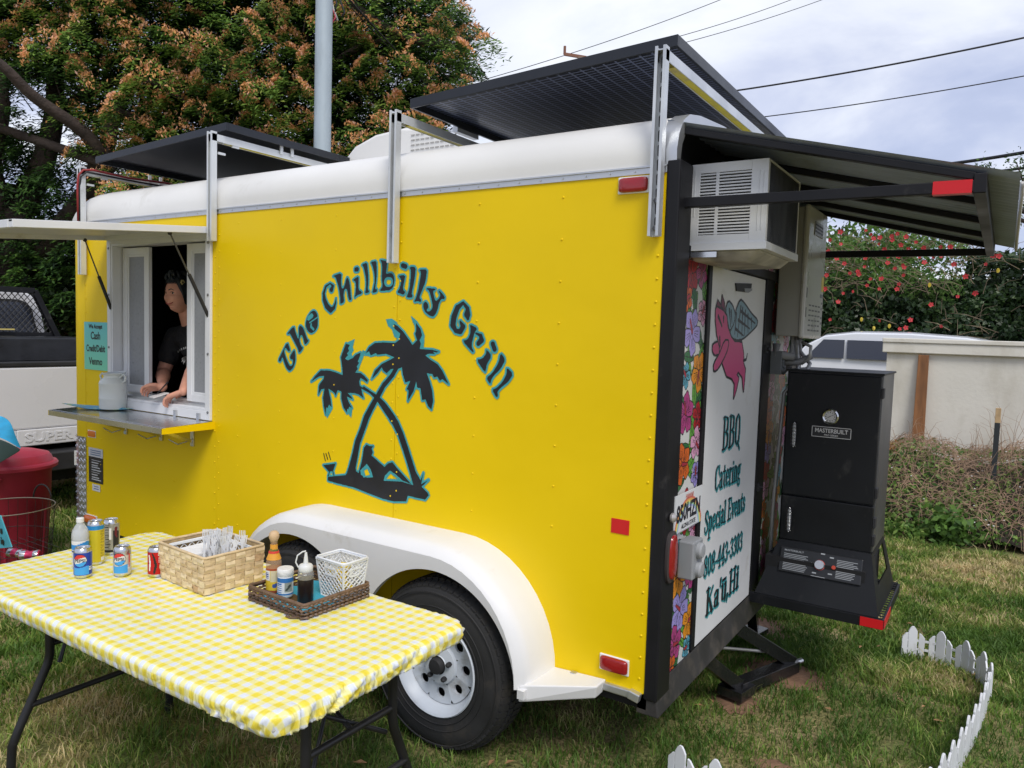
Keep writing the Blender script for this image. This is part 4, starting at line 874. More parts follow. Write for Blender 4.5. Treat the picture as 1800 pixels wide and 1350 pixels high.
# ---------------- solar racks
rackm = M('rack_white', (.68, .70, .71), .4, .3, var=(5, .1), dirt=(9, .6, .8, (.38, .36, .32)))
ylw2 = M('rack_yellow', (.60, .50, .03), .5, dirt=(8, .5, .7, (.35, .30, .12)))
hole = M('slot_dark', (.06, .06, .065), .7)
def rack(x, z0, z1, slots=False, galvanised=False):
    mb = MB(); y = -.012; wd = .042; mt = galv if galvanised else rackm
    # C channel: web against the wall, two flanges outwards
    mb.box(x-wd/2, x+wd/2, y-.003, y, z0, z1); mb.box(x-wd/2, x-wd/2+.004, y-.034, y-.003, z0, z1); mb.box(x+wd/2-.004, x+wd/2, y-.034, y-.003, z0, z1)
    mb.box(x-wd/2+.004, x-wd/2+.011, y-.034, y-.031, z0, z1); mb.box(x+wd/2-.011, x+wd/2-.004, y-.034, y-.031, z0, z1)
    r_ = obj('panel_rack', mb, mt, T)
    am = MB(); za = z1-.012
    am.box(x-wd/2, x+wd/2, y-.03, 2.12, za-.003, za); am.box(x-wd/2, x-wd/2+.004, y-.03, 2.12, za-.038, za-.003); am.box(x+wd/2-.004, x+wd/2, y-.03, 2.12, za-.038, za-.003)
    obj('rack_arm', am, mt, r_)
    ya = MB(); ya.box(x-wd/2+.0045, x+wd/2-.0045, .06, 2.0, za-.036, za-.0035); obj('rack_strip', ya, ylw2, r_)
    fl = MB(); fl.box(x-wd/2, x+wd/2, 2.12, 2.15, z0, z1); obj('far_post', fl, mt, r_)
    if slots:
        s_ = MB(); k = 0; z = z0+.05
        while z < z1-.03:
            s_.prism([(x+.008*math.cos(a), z+(.014 if math.sin(a) > 0 else -.014)+.008*math.sin(a)) for a in [2*math.pi*q/14 for q in range(14)]], lambda u, v, w_: (u, y-.0034-w_, v), .0006, 1 if .0 < z-2.28 < .5 or z < 2.2 else 0); z += .052
        obj('slots', s_, [hole, hole], r_, kind='stuff')
    bo = MB()
    for z in (z0+.03, z0+.13): bo.lathe([(.012, y-.003), (.012, y-.012), (.008, y-.014)], 6, (x, 0, z), 'y')
    obj('bolts', bo, screw, r_, kind='stuff'); return r_
rack(-.058, 2.143, 2.815, True, True); rack(-1.326, 2.075, 2.755); rack(-2.656, 2.225, 2.815); rack(-4.008, 2.06, 2.750)
cb = MB(); cb.tube([(-4.0, -.055, 2.40), (-4.0, -.058, 2.62), (-3.99, -.055, 2.69), (-3.98, -.03, 2.725), (-3.975, .03, 2.735), (-3.96, .25, 2.725), (-3.94, .5, 2.735), (-3.93, .8, 2.73)], .007, 8); obj('red_cable', cb, M('cable_red', (.30, .03, .03), .5), T, smooth=True)
cb = MB(); cb.tube([(-3.995, -.05, 2.40), (-3.995, -.048, 2.61), (-3.985, -.044, 2.68), (-3.97, -.015, 2.715), (-3.96, .25, 2.71), (-3.93, .8, 2.71)], .006, 8); obj('black_cable', cb, black_m, T, smooth=True)
# panels
cellm = bpy.data.materials.new('solar_backsheet'); cellm.use_nodes = True; t = cellm.node_tree; b = t.nodes['Principled BSDF']; b.inputs['Roughness'].default_value = .3
tcn = nd(t, 'ShaderNodeTexCoord'); br_ = nd(t, 'ShaderNodeTexBrick'); t.links.new(tcn.outputs['Object'], br_.inputs['Vector']); br_.offset = 0; br_.inputs['Scale'].default_value = 1
br_.inputs['Brick Width'].default_value = .052; br_.inputs['Row Height'].default_value = .026; br_.inputs['Mortar Size'].default_value = .0045; br_.inputs['Color1'].default_value = (.010, .012, .02, 1); br_.inputs['Color2'].default_value = (.014, .016, .028, 1); br_.inputs['Mortar'].default_value = (.19, .22, .34, 1); br_.inputs['Mortar Smooth'].default_value = .3  # pale bluish joint lines painted for daylight showing through the cell gaps
t.links.new(br_.outputs[0], b.inputs['Base Color'])
cellp = M('solar_back_plain', (.014, .015, .02), .35)
pframe = M('panel_frame', (.035, .038, .045), .35, .5, var=(4, .15))
def panel(label, x0, x1, y0, y1, za, zb, back, tilt=0):
    o = thing('solar_panel', label, 'solar panel', (x0, y0, za), 'solar panels on the roof')
    def q(x, y, d): return (x, y, za+(zb-za)*(x-x0)/(x1-x0)+d)
    H_ = .042
    def slab(mb, xa, xb, ya, yb, d0, d1): mb.hexa([q(xa, ya, d0), q(xb, ya, d0), q(xb, yb, d0), q(xa, yb, d0)], [q(xa, ya, d1), q(xb, ya, d1), q(xb, yb, d1), q(xa, yb, d1)])
    for xa, xb, ya, yb in ((x0, x1, y0, y0+.012), (x0, x1, y1-.012, y1), (x0, x0+.012, y0+.012, y1-.012), (x1-.012, x1, y0+.012, y1-.012)):
        m_ = MB(); slab(m_, xa, xb, ya, yb, 0, H_); obj('frame_bar', m_, pframe, o, bevel=.0015)
    m_ = MB(); slab(m_, x0+.012, x1-.012, y0+.012, y1-.012, H_-.012, H_-.006); obj('cell_sheet', m_, back, o)
    m_ = MB(); slab(m_, x0+.012, x1-.012, y0+.012, y1-.012, H_-.0055, H_-.002); obj('glass', m_, M('panel_glass', (.01, .012, .03), .05, spec=.8), o)
    for yy in (y0+.45, y1-.45):
        m_ = MB(); slab(m_, x0-.03, x0, yy-.09, yy+.09, -.02, .012); 
        if label.startswith('large'): obj('clamp', m_, galv, o)
    m_ = MB(); m_.box((x0+x1)/2-.06, (x0+x1)/2+.06, y1-.35, y1-.25, za+H_-.035, za+H_-.013); obj('junction_box', m_, black_m, o)
    return o
panel('large black framed solar panel tilted above the rear of the roof, latticed underside', -1.315, -.035, .055, 1.95, 2.785, 2.842, cellm)
panel('smaller looking plain dark solar panel above the roof over the serving window', -3.93, -2.60, .02, 1.85, 2.772, 2.828, cellp)
cl = MB()
for x, z in ((-2.656, 2.815), (-4.008, 2.75)):
    for y in (.42, .50, .92, 1.0): cl.bar((x+.028, y, z-.03), (x+.028, y, z+.025), .008, .02)
    for k, (yy, zz) in enumerate(((.03, -.045), (.09, -.055), (.0, -.11))): cl.bar((x+.012, yy, z+zz), (x+.012, yy+.045, z+zz), .01, .012)
obj('rack_clips', cl, rackm, T, kind='stuff')
# rooftop fan/air conditioner cover
rc_ = thing('roof_ventilator', 'white domed ventilation cover on the trailer roof between the solar panels', 'roof vent', (-2.1, 1.0, 2.66))
v_ = MB(); P8 = [(-2.74, 2.655), (-2.68, 2.84), (-2.56, 2.94), (-2.38, 2.995), (-2.15, 3.01), (-1.95, 2.99), (-1.70, 2.87), (-1.62, 2.66)]
v_.prism(P8, lambda u, v, w_: (u, .95+w_, v), .70); obj('cover', v_, M('vent_white', (.74, .73, .70), .45, dirt=(4, .6, .8, (.5, .48, .42))), rc_, smooth=50, bevel=.02)
v_ = MB()
for j in range(9):
    for i in range(6):
        y = .66+j*.075; x = -2.2+i*.07; z_ = 2.917-(abs(x+2.1)*.05 if x < -2.1 else (x+2.1)*.06)
        pass
for i in range(6):
    for j in range(9):
        a0 = -2.08+j*.038; z_ = 2.80+i*.030
        if z_ < 2.985-(a0+2.1)*.32: v_.box(a0, a0+.028, .945, .949, z_, z_+.006)
obj('vent_slots', v_, M('vent_slot_dark', (.36, .35, .33), .6), rc_, kind='stuff')
# ---------------- stabiliser jack under the rear
def part_tube(name, pts, r, mt, n=8, par=T, **kw):
    m_ = MB(); m_.tube(pts, r, n); return obj(name, m_, mt, par, smooth=40, **kw)
bj = M('jack_black', (.012, .012, .013), .25, coat=.4, dirt=(6, .6, .8, (.06, .05, .04)))
part_bar('jack_arm', (-.08, .70, .33), (.035, 1.03, .075), .06, .06, bj, T); part_bar('jack_arm', (.035, 1.03, .06), (.20, 1.50, .05), .075, .06, bj, T)
part_bar('jack_arm', (-.07, 1.10, .36), (.19, 1.475, .075), .06, .065, bj, T); part_bar('jack_arm', (-.06, 1.55, .36), (-.11, 1.86, .06), .055, .06, bj, T)
part_bar('jack_foot', (.02, .96, .05), (.05, 1.10, .05), .13, .05, bj, T)
part_bar('jack_arm', (-.13, 1.80, .035), (-.10, 1.95, .035), .12, .03, bj, T)
part_tube('jack_screw', [(-.06, .86, .30), (.11, 1.40, .13)], .008, alum); part_tube('jack_screw', [(.19, 1.48, .06), (.235, 1.54, .07)], .013, M('zinc', (.7, .7, .68), .3, .8))
# chassis under the floor
for y in (.3, 1.8): part_bar('chassis_rail', (-4.1, y, .37), (-.06, y, .37), .05, .09, black_m, T)
for x, _ in AX: part_bar('axle', (x, .0, .362), (x, WID, .362), .06, .06, black_m, T)
part_bar('tow_bar', (-4.1, .9, .40), (-5.4, 1.05, .45), .08, .1, black_m, T)
fw = MB()
for x, _ in AX: fw.lathe([(.30, 1.90), (.362, 1.92), (.362, 2.08), (.30, 2.1)], 32, (x, 0, .362), 'y')
obj('far_wheels', fw, black_r, T, kind='stuff')
tk2 = MB(); tk2.box(-3.6, -2.4, .5, 1.2, .20, .38); obj('water_tank', tk2, black_m, T, bevel=.02)

# ================================================================== THINGS MOUNTED ON THE REAR
# window air conditioner
ac = thing('window_air_conditioner', 'white window air conditioner with dark coil hanging under the rear awning', 'air conditioner', (.15, .38, 2.10))
acw = M('ac_plastic', (.66, .67, .68), .45, var=(5, .05), dirt=(7, .58, .8, (.42, .38, .32))); acd = M('ac_dark_inside', (.07, .072, .075), .6)
ax0, ax1, ay0, ay1, az0, az1 = -.01, .295, .14, .625, 2.112, 2.425
m_ = MB(); m_.box(ax0, ax1-.006, ay0+.02, ay1, az0+.03, az1-.004); obj('chassis', m_, acd, ac)
m_ = MB(); m_.box(ax0, ax1, ay0+.004, ay1, az1-.006, az1); m_.box(ax1-.006, ax1, ay1-.012, ay1, az0+.02, az1-.006); m_.box(ax1-.004, ax1, ay0+.004, ay0+.02, az0, az1-.006); 
lv = [(.045, .105), (.117, .235)]; zt_, zb_ = az1-.035, az0+.05; fy0, fy1 = ay0, ay0+.006
m_.box(ax0, lv[0][0], fy0, fy1, az0+.02, az1); m_.box(lv[1][1], ax1, fy0, fy1, az0+.02, az1); m_.box(lv[0][1], lv[1][0], fy0, fy1, zb_, zt_); m_.box(lv[0][0], lv[1][1], fy0, fy1, zt_, az1); m_.box(lv[0][0], lv[1][1], fy0, fy1, az0+.02, zb_)
m_.box(ax0-.004, ax1+.006, ay0-.006, ay1+.004, az0-.008, az0+.02)
for x in (.012, .024): m_.box(x, x+.004, fy0-.002, fy0, az0+.12, az1-.02)
for x in (.262, .276): m_.box(x, x+.003, fy0-.002, fy0, az0+.06, az1-.04)
obj('casing', m_, acw, ac, bevel=.003)
nsl = 20
for c, (xa, xb) in enumerate(lv):
    base_ = None
    for k in range(nsl):
        z = zb_+(zt_-zb_)*(k+.5)/nsl
        if base_ is None:
            m_ = MB(); m_.box(xa-.002, xb+.002, fy0+.0005, fy1+.004, z-.0027, z+.0027); base_ = obj('slat', m_, acw, ac); z0_ = z
        else:
            c2 = base_.copy(); COL.objects.link(c2); c2.parent = ac; c2.location = (0, 0, z-z0_)
coil = M('coil_fins', (.10, .104, .11), .45, .4, var=(12, .4, (1, 1, .3)), dirt=(14, .60, .75, (.35, .35, .34), (1, 1, .4)))
m_ = MB(); m_.box(ax1-.006, ax1-.002, ay0+.02, ay1-.012, az0+.025, az1-.01); 
for k in range(60): y = ay0+.024+k*.0074; m_.box(ax1-.002, ax1+.001, y, y+.0012, az0+.028, az1-.012)
obj('coil', m_, coil, ac)
m_ = MB(); m_.hexa([(.02, .18, az0-.045), (.22, .2, az0-.05), (.24, .6, az0-.04), (.02, .6, az0-.04)], [(.0, .15, az0-.008), (.28, .15, az0-.008), (.28, .6, az0-.008), (.0, .6, az0-.008)]); obj('drip_pan', m_, M('pan_dirty', (.42, .40, .36), .6, var=(12, .35)), ac, bevel=.01)
m_ = MB(); m_.bar((-.0, .14, 2.085), (-.0, .62, 2.085), .02, .02); m_.bar((0, .15, 2.09), (.12, .15, 2.09), .02, .02); obj('bracket', m_, steel, ac, kind='stuff')
# water heater
wh = thing('water_heater', 'pale grey tankless water heater mounted above the black smoker', 'water heater', (.08, 1.6, 1.80))
whm = M('heater_grey', (.36, .355, .33), .4, var=(3, .04)); whf = M('heater_front', (.50, .49, .45), .3, var=(3, .05), coat=.3)
m_ = MB(); m_.box(.03, .145, 1.42, 1.84, 1.80, 2.46); obj('case', m_, whm, wh, bevel=.006)
m_ = MB(); m_.box(.145, .172, 1.405, 1.855, 1.79, 2.47); fr_ = obj('front_cover', m_, whf, wh, bevel=.012)
m_ = MB(); m_.box(.172, .176, 1.53, 1.73, 2.33, 2.40); 
for z in (2.345, 2.362, 2.379): m_.box(.176, .1775, 1.54, 1.72, z, z+.008, 1)
obj('vent', m_, [M('vent_frame_grey', (.25, .25, .24), .4), M('vent_black', (.02, .02, .02), .5)], wh)
m_ = MB()
for i in range(4):
    for j in range(6): m_.box(.172, .1732, 1.50+i*.075, 1.55+i*.075, 1.83+j*.026, 1.838+j*.026)
m_.box(.172, .1732, 1.43, 1.445, 1.90, 1.95); m_.box(.172, .1732, 1.43, 1.445, 2.0, 2.05)
obj('grille_slots', m_, M('slot_grey', (.10, .10, .095), .6), wh, kind='stuff')
m_ = MB(); m_.box(.172, .1728, 1.78, 1.84, 2.05, 2.13); m_.box(.172, .1728, 1.76, 1.84, 2.015, 2.035, 1)
for z in (1.98, 1.95, 1.9, 1.87): m_.box(.172, .1728, 1.80, 1.83, z, z+.012, 1)
obj('stickers', m_, [M('sticker_yellow', (.65, .50, .04), .5), M('sticker_grey', (.15, .15, .15), .5)], wh, kind='stuff')
pip = M('pipe_grey', (.22, .22, .22), .5, var=(8, .2)); pbl = M('pipe_light', (.42, .42, .41), .4, .3)
for j, (pts, r_, mt) in enumerate([([(.10, 1.50, 1.80), (.10, 1.50, 1.70), (.16, 1.48, 1.66), (.20, 1.46, 1.69), (.20, 1.47, 1.75), (.15, 1.5, 1.77)], .009, pbl), ([(.12, 1.56, 1.80), (.13, 1.56, 1.72), (.19, 1.52, 1.66), (.17, 1.5, 1.60), (.12, 1.5, 1.58)], .011, pbl), ([(.04, 1.42, 1.76), (.04, 1.42, 1.70), (.13, 1.44, 1.695)], .022, pip), ([(.08, 1.62, 1.8), (.08, 1.62, 1.66), (.03, 1.6, 1.6)], .016, pip), ([(.06, 1.46, 1.66), (.14, 1.46, 1.665), (.2, 1.5, 1.70)], .016, pip), ([(.12, 1.5, 1.78), (.14, 1.5, 1.6), (.08, 1.47, 1.5), (.06, 1.45, .9), (.06, 1.45, .6)], .010, pbl)]):
    m_ = MB(); m_.tube(pts, r_, 8); obj('pipe', m_, mt, wh, smooth=True)
m_ = MB(); m_.box(.016, .075, 1.40, 1.50, 1.60, 1.72); m_.lathe([(.03, .075), (.03, .08)], 12, (0, 1.45, 1.66), 'x'); obj('control_box', m_, M('ctl_grey', (.13, .14, .15), .5), wh, bevel=.004)
# smoker
sm = thing('smoker', 'tall black gas smoker cabinet with two doors carried on the rear tray', 'smoker', (.33, 1.6, .46))
sb_ = M('smoker_black', (.010, .011, .013), .45, spec=.3, var=(3, .25), dirt=(9, .60, .80, (.055, .053, .05), (1, 1, .5)), bump=(3, .08, .02)); sside = M('smoker_side', (.075, .078, .083), .38, .3, var=(3, .25))
chrome = M('chrome', (.6, .6, .6), .15, 1)
sx0, sx1, sy0, sy1 = .115, .555, 1.42, 1.84
m_ = MB(); m_.box(sx0, sx1, sy0, sy1, .745, 1.625); obj('cabinet', m_, sside, sm, bevel=.004)
m_ = MB(); m_.box(sx0-.008, sx1+.008, sy0-.035, sy1+.01, 1.622, 1.632); obj('top_plate', m_, sb_, sm, bevel=.003)
def sdoor(z0, z1, hz):
    m_ = MB(); m_.box(sx0, sx1-.004, sy0-.032, sy0-.002, z0, z1); d_ = obj('smoker_door', m_, sb_, sm, bevel=.005)
    m_ = MB(); pts = []; L = .115; nt_ = 16
    for k in range(nt_*10+1): a = 2*math.pi*k/10; zz = hz-L/2+L*k/(nt_*10); rr_ = .0125*(1-.35*abs(2*k/(nt_*10)-1)**3); pts.append((sx0+.05+rr_*math.cos(a), sy0-.062+rr_*math.sin(a), zz))
    m_.tube(pts, .0026, 5); m_.bar((sx0+.05, sy0-.032, hz-L/2-.004), (sx0+.05, sy0-.066, hz-L/2-.004), .006); m_.bar((sx0+.05, sy0-.032, hz+L/2+.004), (sx0+.05, sy0-.066, hz+L/2+.004), .006); m_.bar((sx0+.05, sy0-.062, hz-L/2), (sx0+.05, sy0-.062, hz+L/2), .006)
    obj('spring_handle', m_, chrome, d_, smooth=True)
    for z in (z0+.06, z1-.08):
        m_ = MB(); m_.box(sx1-.004, sx1+.008, sy0-.03, sy0+.02, z-.025, z+.025); obj('hinge', m_, black_m, d_, bevel=.002)
    return d_
D1 = sdoor(.985, 1.615, 1.30); D2 = sdoor(.748, .978, .86)
tx = .33; 
m_ = MB(); m_.lathe([(.040, sy0-.032), (.040, sy0-.044), (.034, sy0-.050), (.028, sy0-.046), (.0285, sy0-.044), (.001, sy0-.044)], 28, (tx, 0, 1.405), 'y', cap=False); th = obj('thermometer', m_, chrome, D1, smooth=35)
DL = Ras(-.028, .028, -.028, .028, .002, 0); DL.I[np.hypot(DL.U, DL.V) > .028] = -1
for k in range(12): a = k*math.pi/6; DL.stroke([(.019*math.cos(a), .019*math.sin(a), .0014), (.024*math.cos(a), .024*math.sin(a), .0014)], 1)
DL.stroke([(-.012, -.006, .0014), (.014, .010, .001)], 1); 
m_ = DL.mesh(lambda u, v: (tx+u, sy0-.0446, 1.405+v)); obj('gauge_face', m_, [M('gauge_silver', (.5, .5, .5), .3, .5), M('gauge_ink', (.02, .02, .02), .4)], D1)
m_ = MB(); yy = sy0-.0335; np0, np1, nz0, nz1 = .245, .43, 1.298, 1.352
m_.box(np0, np1, yy, sy0-.031, nz0, nz1, 1)
for a_ in ((np0, np1, nz0, nz0+.003), (np0, np1, nz1-.003, nz1), (np0, np0+.003, nz0, nz1), (np1-.003, np1, nz0, nz1)): m_.box(a_[0], a_[1], yy-.0015, yy-.0001, a_[2], a_[3])
put_text(m_, 'MASTERBUILT', lambda u, v: ((np0+np1)/2+u, yy-.001, 1.322+v), .029, .0006, .86); put_text(m_, 'PRO SERIES', lambda u, v: ((np0+np1)/2+u, yy-.001, 1.306+v), .012, .0002, 1.1)
obj('name_plate', m_, [M('badge_silver', (.55, .55, .55), .35, .3), black_m], D1, recalc=False)
# flared base
m_ = MB(); bz0, bz1 = .475, .745
fx0, fx1 = .035, .615; fy = 1.27
m_.add([(fx0, fy, bz0), (fx1, fy, bz0), (sx1, sy0-.03, bz1), (sx0, sy0-.03, bz1)], [(0, 1, 2, 3)])
m_.add([(fx0, fy, bz0), (sx0, sy0-.03, bz1), (sx0, sy1, bz1), (fx0, 1.86, bz0)], [(0, 1, 2, 3)])
# right side with an opening
a = [(fx1, fy, bz0), (fx1, 1.88, bz0), (sx1, sy1, bz1), (sx1, sy0-.03, bz1)]
def q4(u, v): 
    A_ = Vector(a[0]).lerp(Vector(a[1]), u); B_ = Vector(a[3]).lerp(Vector(a[2]), u); return A_.lerp(B_, v)
us, vs2 = [0, .18, .82, 1], [0, .42, .92, 1]; pv = [q4(u, v) for v in vs2 for u in us]
m_.add(pv, [(j*4+i, j*4+i+1, (j+1)*4+i+1, (j+1)*4+i) for j in range(3) for i in range(3) if not (i == 1 and j == 1)])
m_.add([(p[0]-.006, p[1], p[2]) for p in pv], [(j*4+i, j*4+i+1, (j+1)*4+i+1, (j+1)*4+i) for j in range(3) for i in range(3) if not (i == 1 and j == 1)])
o = obj('base_skirt', m_, sb_, sm, recalc=False)
m_ = MB(); m_.box(fx0+.03, fx1-.075, 1.33, 1.84, bz0, bz0+.19); obj('burner_box', m_, dark_in, sm)
# control panel
def cpn(u, v, d=0):   # u 0..1 across, v 0..1 up, d outwards
    x = .135+u*.39; z = .60+v*.118; y = 1.335+(v)*.045; return (x, y-.022-d, z+d*.3)
m_ = MB(); m_.hexa([cpn(0, 0, -.05), cpn(1, 0, -.05), cpn(1, 0, 0), cpn(0, 0, 0)], [cpn(0, 1, -.05), cpn(1, 1, -.05), cpn(1, 1, 0), cpn(0, 1, 0)]); cpanel = obj('control_panel', m_, M('panel_black', (.02, .021, .023), .35), sm, bevel=.004)
CP = Ras(0, 1, 0, 1, .0145, -1); CP.nv = CP.nv
m_ = MB()
def pr_(u0, u1, v0, v1, mi=0): m_.add([cpn(u0, v0, .0012), cpn(u1, v0, .0012), cpn(u1, v1, .0012), cpn(u0, v1, .0012)], [(0, 1, 2, 3)], mi)
r9 = random.Random(5)
for k in range(11): pr_(.05, .30+r9.uniform(-.04, .06), .10+k*.062, .10+k*.062+.022)
for k in range(12): pr_(.70, .93+r9.uniform(-.05, .03), .12+k*.062, .12+k*.062+.022)
put_text(m_, 'MASTERBUILT', lambda u, v: cpn(.05+u, .84+v*3.3, .0013), .030, .0004, 1.3, 'LEFT')
for u, v in ((.39, .5), (.42, .14), (.5, .93), (.61, .84), (.61, .2)): pr_(u, u+.05, v, v+.05)
pr_(.41, .58, .03, .05)
obj('panel_print', m_, [M('print_grey', (.38, .40, .42), .5)], cpanel, recalc=False)
def disc(cu, cv, r_, d, name, mt):
    c_ = Vector(cpn(cu, cv, 0)); nrm = (Vector(cpn(cu, cv, 1))-c_); nrm = Vector((0, -.93, .36)).normalized(); ux = Vector((1, 0, 0)); uz = ux.cross(nrm).normalized(); m_ = MB(); k = 24; lo_ = []
    for rr_, dd in ((r_, .001), (r_, d*.8), (r_*.9, d)): lo_.append([tuple(c_+ux*rr_*math.cos(2*math.pi*q/k)+uz*rr_*math.sin(2*math.pi*q/k)+nrm*dd) for q in range(k)])
    stackloops(m_, lo_); return obj(name, m_, mt, cpanel, smooth=35)
disc(.5, .5, .026, .003, 'knob_ring', M('ring_red', (.45, .05, .04), .5)); disc(.5, .5, .0235, .018, 'knob', M('knob_silver', (.6, .6, .6), .25, .7)); disc(.67, .5, .010, .008, 'igniter', M('igniter_red', (.5, .06, .03), .4))
# tray of angle iron and mesh
tr_ = thing('cargo_tray', 'black steel tray fixed behind the trailer, with a red reflector', 'tray', (.3, 1.6, .43))
m_ = MB(); m_.box(.005, .64, 1.255, 1.265, .425, .475); o1 = obj('front_rail', m_, sb_, tr_, bevel=.002)
m_ = MB(); m_.box(.632, .642, 1.265, 1.92, .425, .472); obj('side_rail', m_, sb_, tr_, bevel=.002)
m_ = MB(); m_.box(.005, .632, 1.92, 1.93, .425, .475); obj('back_rail', m_, sb_, tr_, bevel=.002)
m_ = MB()
for k in range(17): m_.box(.006+k*.039, .012+k*.039, 1.265, 1.92, .462, .468)
for k in range(17): m_.box(.006, .632, 1.275+k*.039, 1.281+k*.039, .469, .474)
obj('mesh_floor', m_, black_m, tr_, kind='stuff')
m_ = MB(); m_.box(.54, .641, 1.252, 1.2545, .428, .472); m_.box(.6425, .645, 1.27, 1.50, .428, .470); obj('reflector_tape', m_, red_refl, tr_, kind='stuff')
# ================================================================== TABLE AND CLOTH
TZ = .745; TX0, TX1, TY0, TY1 = -2.43, -.497, -1.372, -.495
tb = thing('folding_table', 'long folding table with black tubular legs standing in front of the trailer', 'table', ((TX0+TX1)/2, (TY0+TY1)/2, 0))
m_ = MB(); m_.box(TX0+.02, TX1-.02, TY0+.02, TY1-.02, TZ-.05, TZ-.012); obj('tabletop', m_, M('table_plastic', (.55, .55, .53), .5), tb, bevel=.01)
legm = M('table_leg_black', (.014, .014, .016), .38, var=(6, .3), dirt=(10, .62, .8, (.08, .07, .06)))
for xs_, yc in ((-2.03, -1.0), (-.62, -.955)):
    for sg in (-1, 1):
        pts = [(xs_, yc+sg*.19, TZ-.05), (xs_, yc+sg*.19, .46), (xs_, yc+sg*.20, .42), (xs_-.01, yc+sg*.30, .20), (xs_-.01, yc+sg*.325, .14), (xs_-.02, yc+sg*.33, .0)]
        m_ = MB(); m_.tube(pts, .0165, 12); lg = obj('leg', m_, legm, tb, smooth=50)
        m_ = MB(); m_.tube([(xs_-.02, yc+sg*.33, .0), (xs_-.02, yc+sg*.33, .03)], .020, 12); obj('foot_cap', m_, black_r, lg, smooth=40)
    for z, q in ((.50, .19), (.28, .262), (.70, .2)):
        m_ = MB(); m_.tube([(xs_, yc-q, z), (xs_, yc+q, z)], .012, 8); obj('cross_bar', m_, legm, tb, smooth=50)
    sg = 1 if xs_ < -1 else -1
    m_ = MB(); m_.tube([(xs_, yc, .50), (xs_+sg*.36, yc, TZ-.055)], .009, 8); m_.tube([(xs_-.02, yc+.18, .41), (xs_-.04, yc-.08, .57), (xs_-.03, yc-.14, .40)], .009, 8); obj('folding_brace', m_, legm, tb, smooth=50, kind='stuff')
# cloth
cm = bpy.data.materials.new('gingham_vinyl'); cm.use_nodes = True; t = cm.node_tree; b = t.nodes['Principled BSDF']; b.inputs['Roughness'].default_value = .33; b.inputs['Specular IOR Level'].default_value = .45
uvn = nd(t, 'ShaderNodeUVMap'); sp = nd(t, 'ShaderNodeSeparateXYZ'); t.links.new(uvn.outputs[0], sp.inputs[0])
def stripe(o_):
    a = nd(t, 'ShaderNodeMath', operation='MULTIPLY'); t.links.new(o_, a.inputs[0]); a.inputs[1].default_value = 2*math.pi/.047
    s_ = nd(t, 'ShaderNodeMath', operation='SINE'); t.links.new(a.outputs[0], s_.inputs[0])
    r = nd(t, 'ShaderNodeMapRange', interpolation_type='SMOOTHSTEP'); t.links.new(s_.outputs[0], r.inputs[0]); r.inputs[1].default_value = -.45; r.inputs[2].default_value = .45; return r.outputs[0]
s1, s2 = stripe(sp.outputs[0]), stripe(sp.outputs[1])
ad = nd(t, 'ShaderNodeMath', operation='ADD'); t.links.new(s1, ad.inputs[0]); t.links.new(s2, ad.inputs[1]); hf_ = nd(t, 'ShaderNodeMath', operation='MULTIPLY'); t.links.new(ad.outputs[0], hf_.inputs[0]); hf_.inputs[1].default_value = .5
rr = ramp(t, [(0, (.71, .75, .82)), (.25, (.79, .79, .56)), (.5, (.82, .77, .34)), (.75, (.83, .73, .19)), (1, (.82, .68, .07))], hf_.outputs[0]); t.links.new(rr.outputs[0], b.inputs['Base Color'])
nn = nd(t, 'ShaderNodeTexNoise'); nn.inputs['Scale'].default_value = 9; nn.inputs['Detail'].default_value = 5; nn.inputs['Distortion'].default_value = 1.2; t.links.new(uvn.outputs[0], nn.inputs['Vector'])
bp = nd(t, 'ShaderNodeBump'); bp.inputs['Strength'].default_value = .5; bp.inputs['Distance'].default_value = .014; t.links.new(nn.outputs['Fac'], bp.inputs['Height']); t.links.new(bp.outputs[0], b.inputs['Normal'])
LX, LY = (TX1-TX0)/2, (TY1-TY0)/2; CXm, CYm = (TX0+TX1)/2, (TY0+TY1)/2; RC = .075
def rrect(s_, L1, L2, rc):
    segs = [(2*(L2-rc), 0), (math.pi/2*rc, 1), (2*(L1-rc), 2), (math.pi/2*rc, 3), (2*(L2-rc), 4), (math.pi/2*rc, 5), (2*(L1-rc), 6), (math.pi/2*rc, 7)]
    tot = sum(a for a, _ in segs); d = (s_ % 1)*tot
    for a, k in segs:
        if d <= a: break
        d -= a
    if k == 0: return (L1, -(L2-rc)+d), (1, 0)
    if k == 1: a = d/rc; return (L1-rc+rc*math.cos(a), L2-rc+rc*math.sin(a)), (math.cos(a), math.sin(a))
    if k == 2: return (L1-rc-d, L2), (0, 1)
    if k == 3: a = math.pi/2+d/rc; return (-(L1-rc)+rc*math.cos(a), L2-rc+rc*math.sin(a)), (math.cos(a), math.sin(a))
    if k == 4: return (-L1, L2-rc-d), (-1, 0)
    if k == 5: a = math.pi+d/rc; return (-(L1-rc)+rc*math.cos(a), -(L2-rc)+rc*math.sin(a)), (math.cos(a), math.sin(a))
    if k == 6: return (-(L1-rc)+d, -L2), (0, -1)
    a = 1.5*math.pi+d/rc; return (L1-rc+rc*math.cos(a), -(L2-rc)+rc*math.sin(a)), (math.cos(a), math.sin(a))
NS = 2600
profc = [(-.07, 0), (-.06, 0), (-.05, 0), (-.04, 0), (-.028, 0), (-.018, .0005), (-.010, .003), (-.004, .0075), (0, .014), (.001, .024), (.0, .036), (-.002, .048), (-.004, .058), (-.012, .066), (-.03, .064)]
vs, uv = [], []; ph = np.cumsum(np.interp(np.arange(NS), np.arange(0, NS+1, 4), np.random.default_rng(4).uniform(.25, 1.25, NS//4+1)))
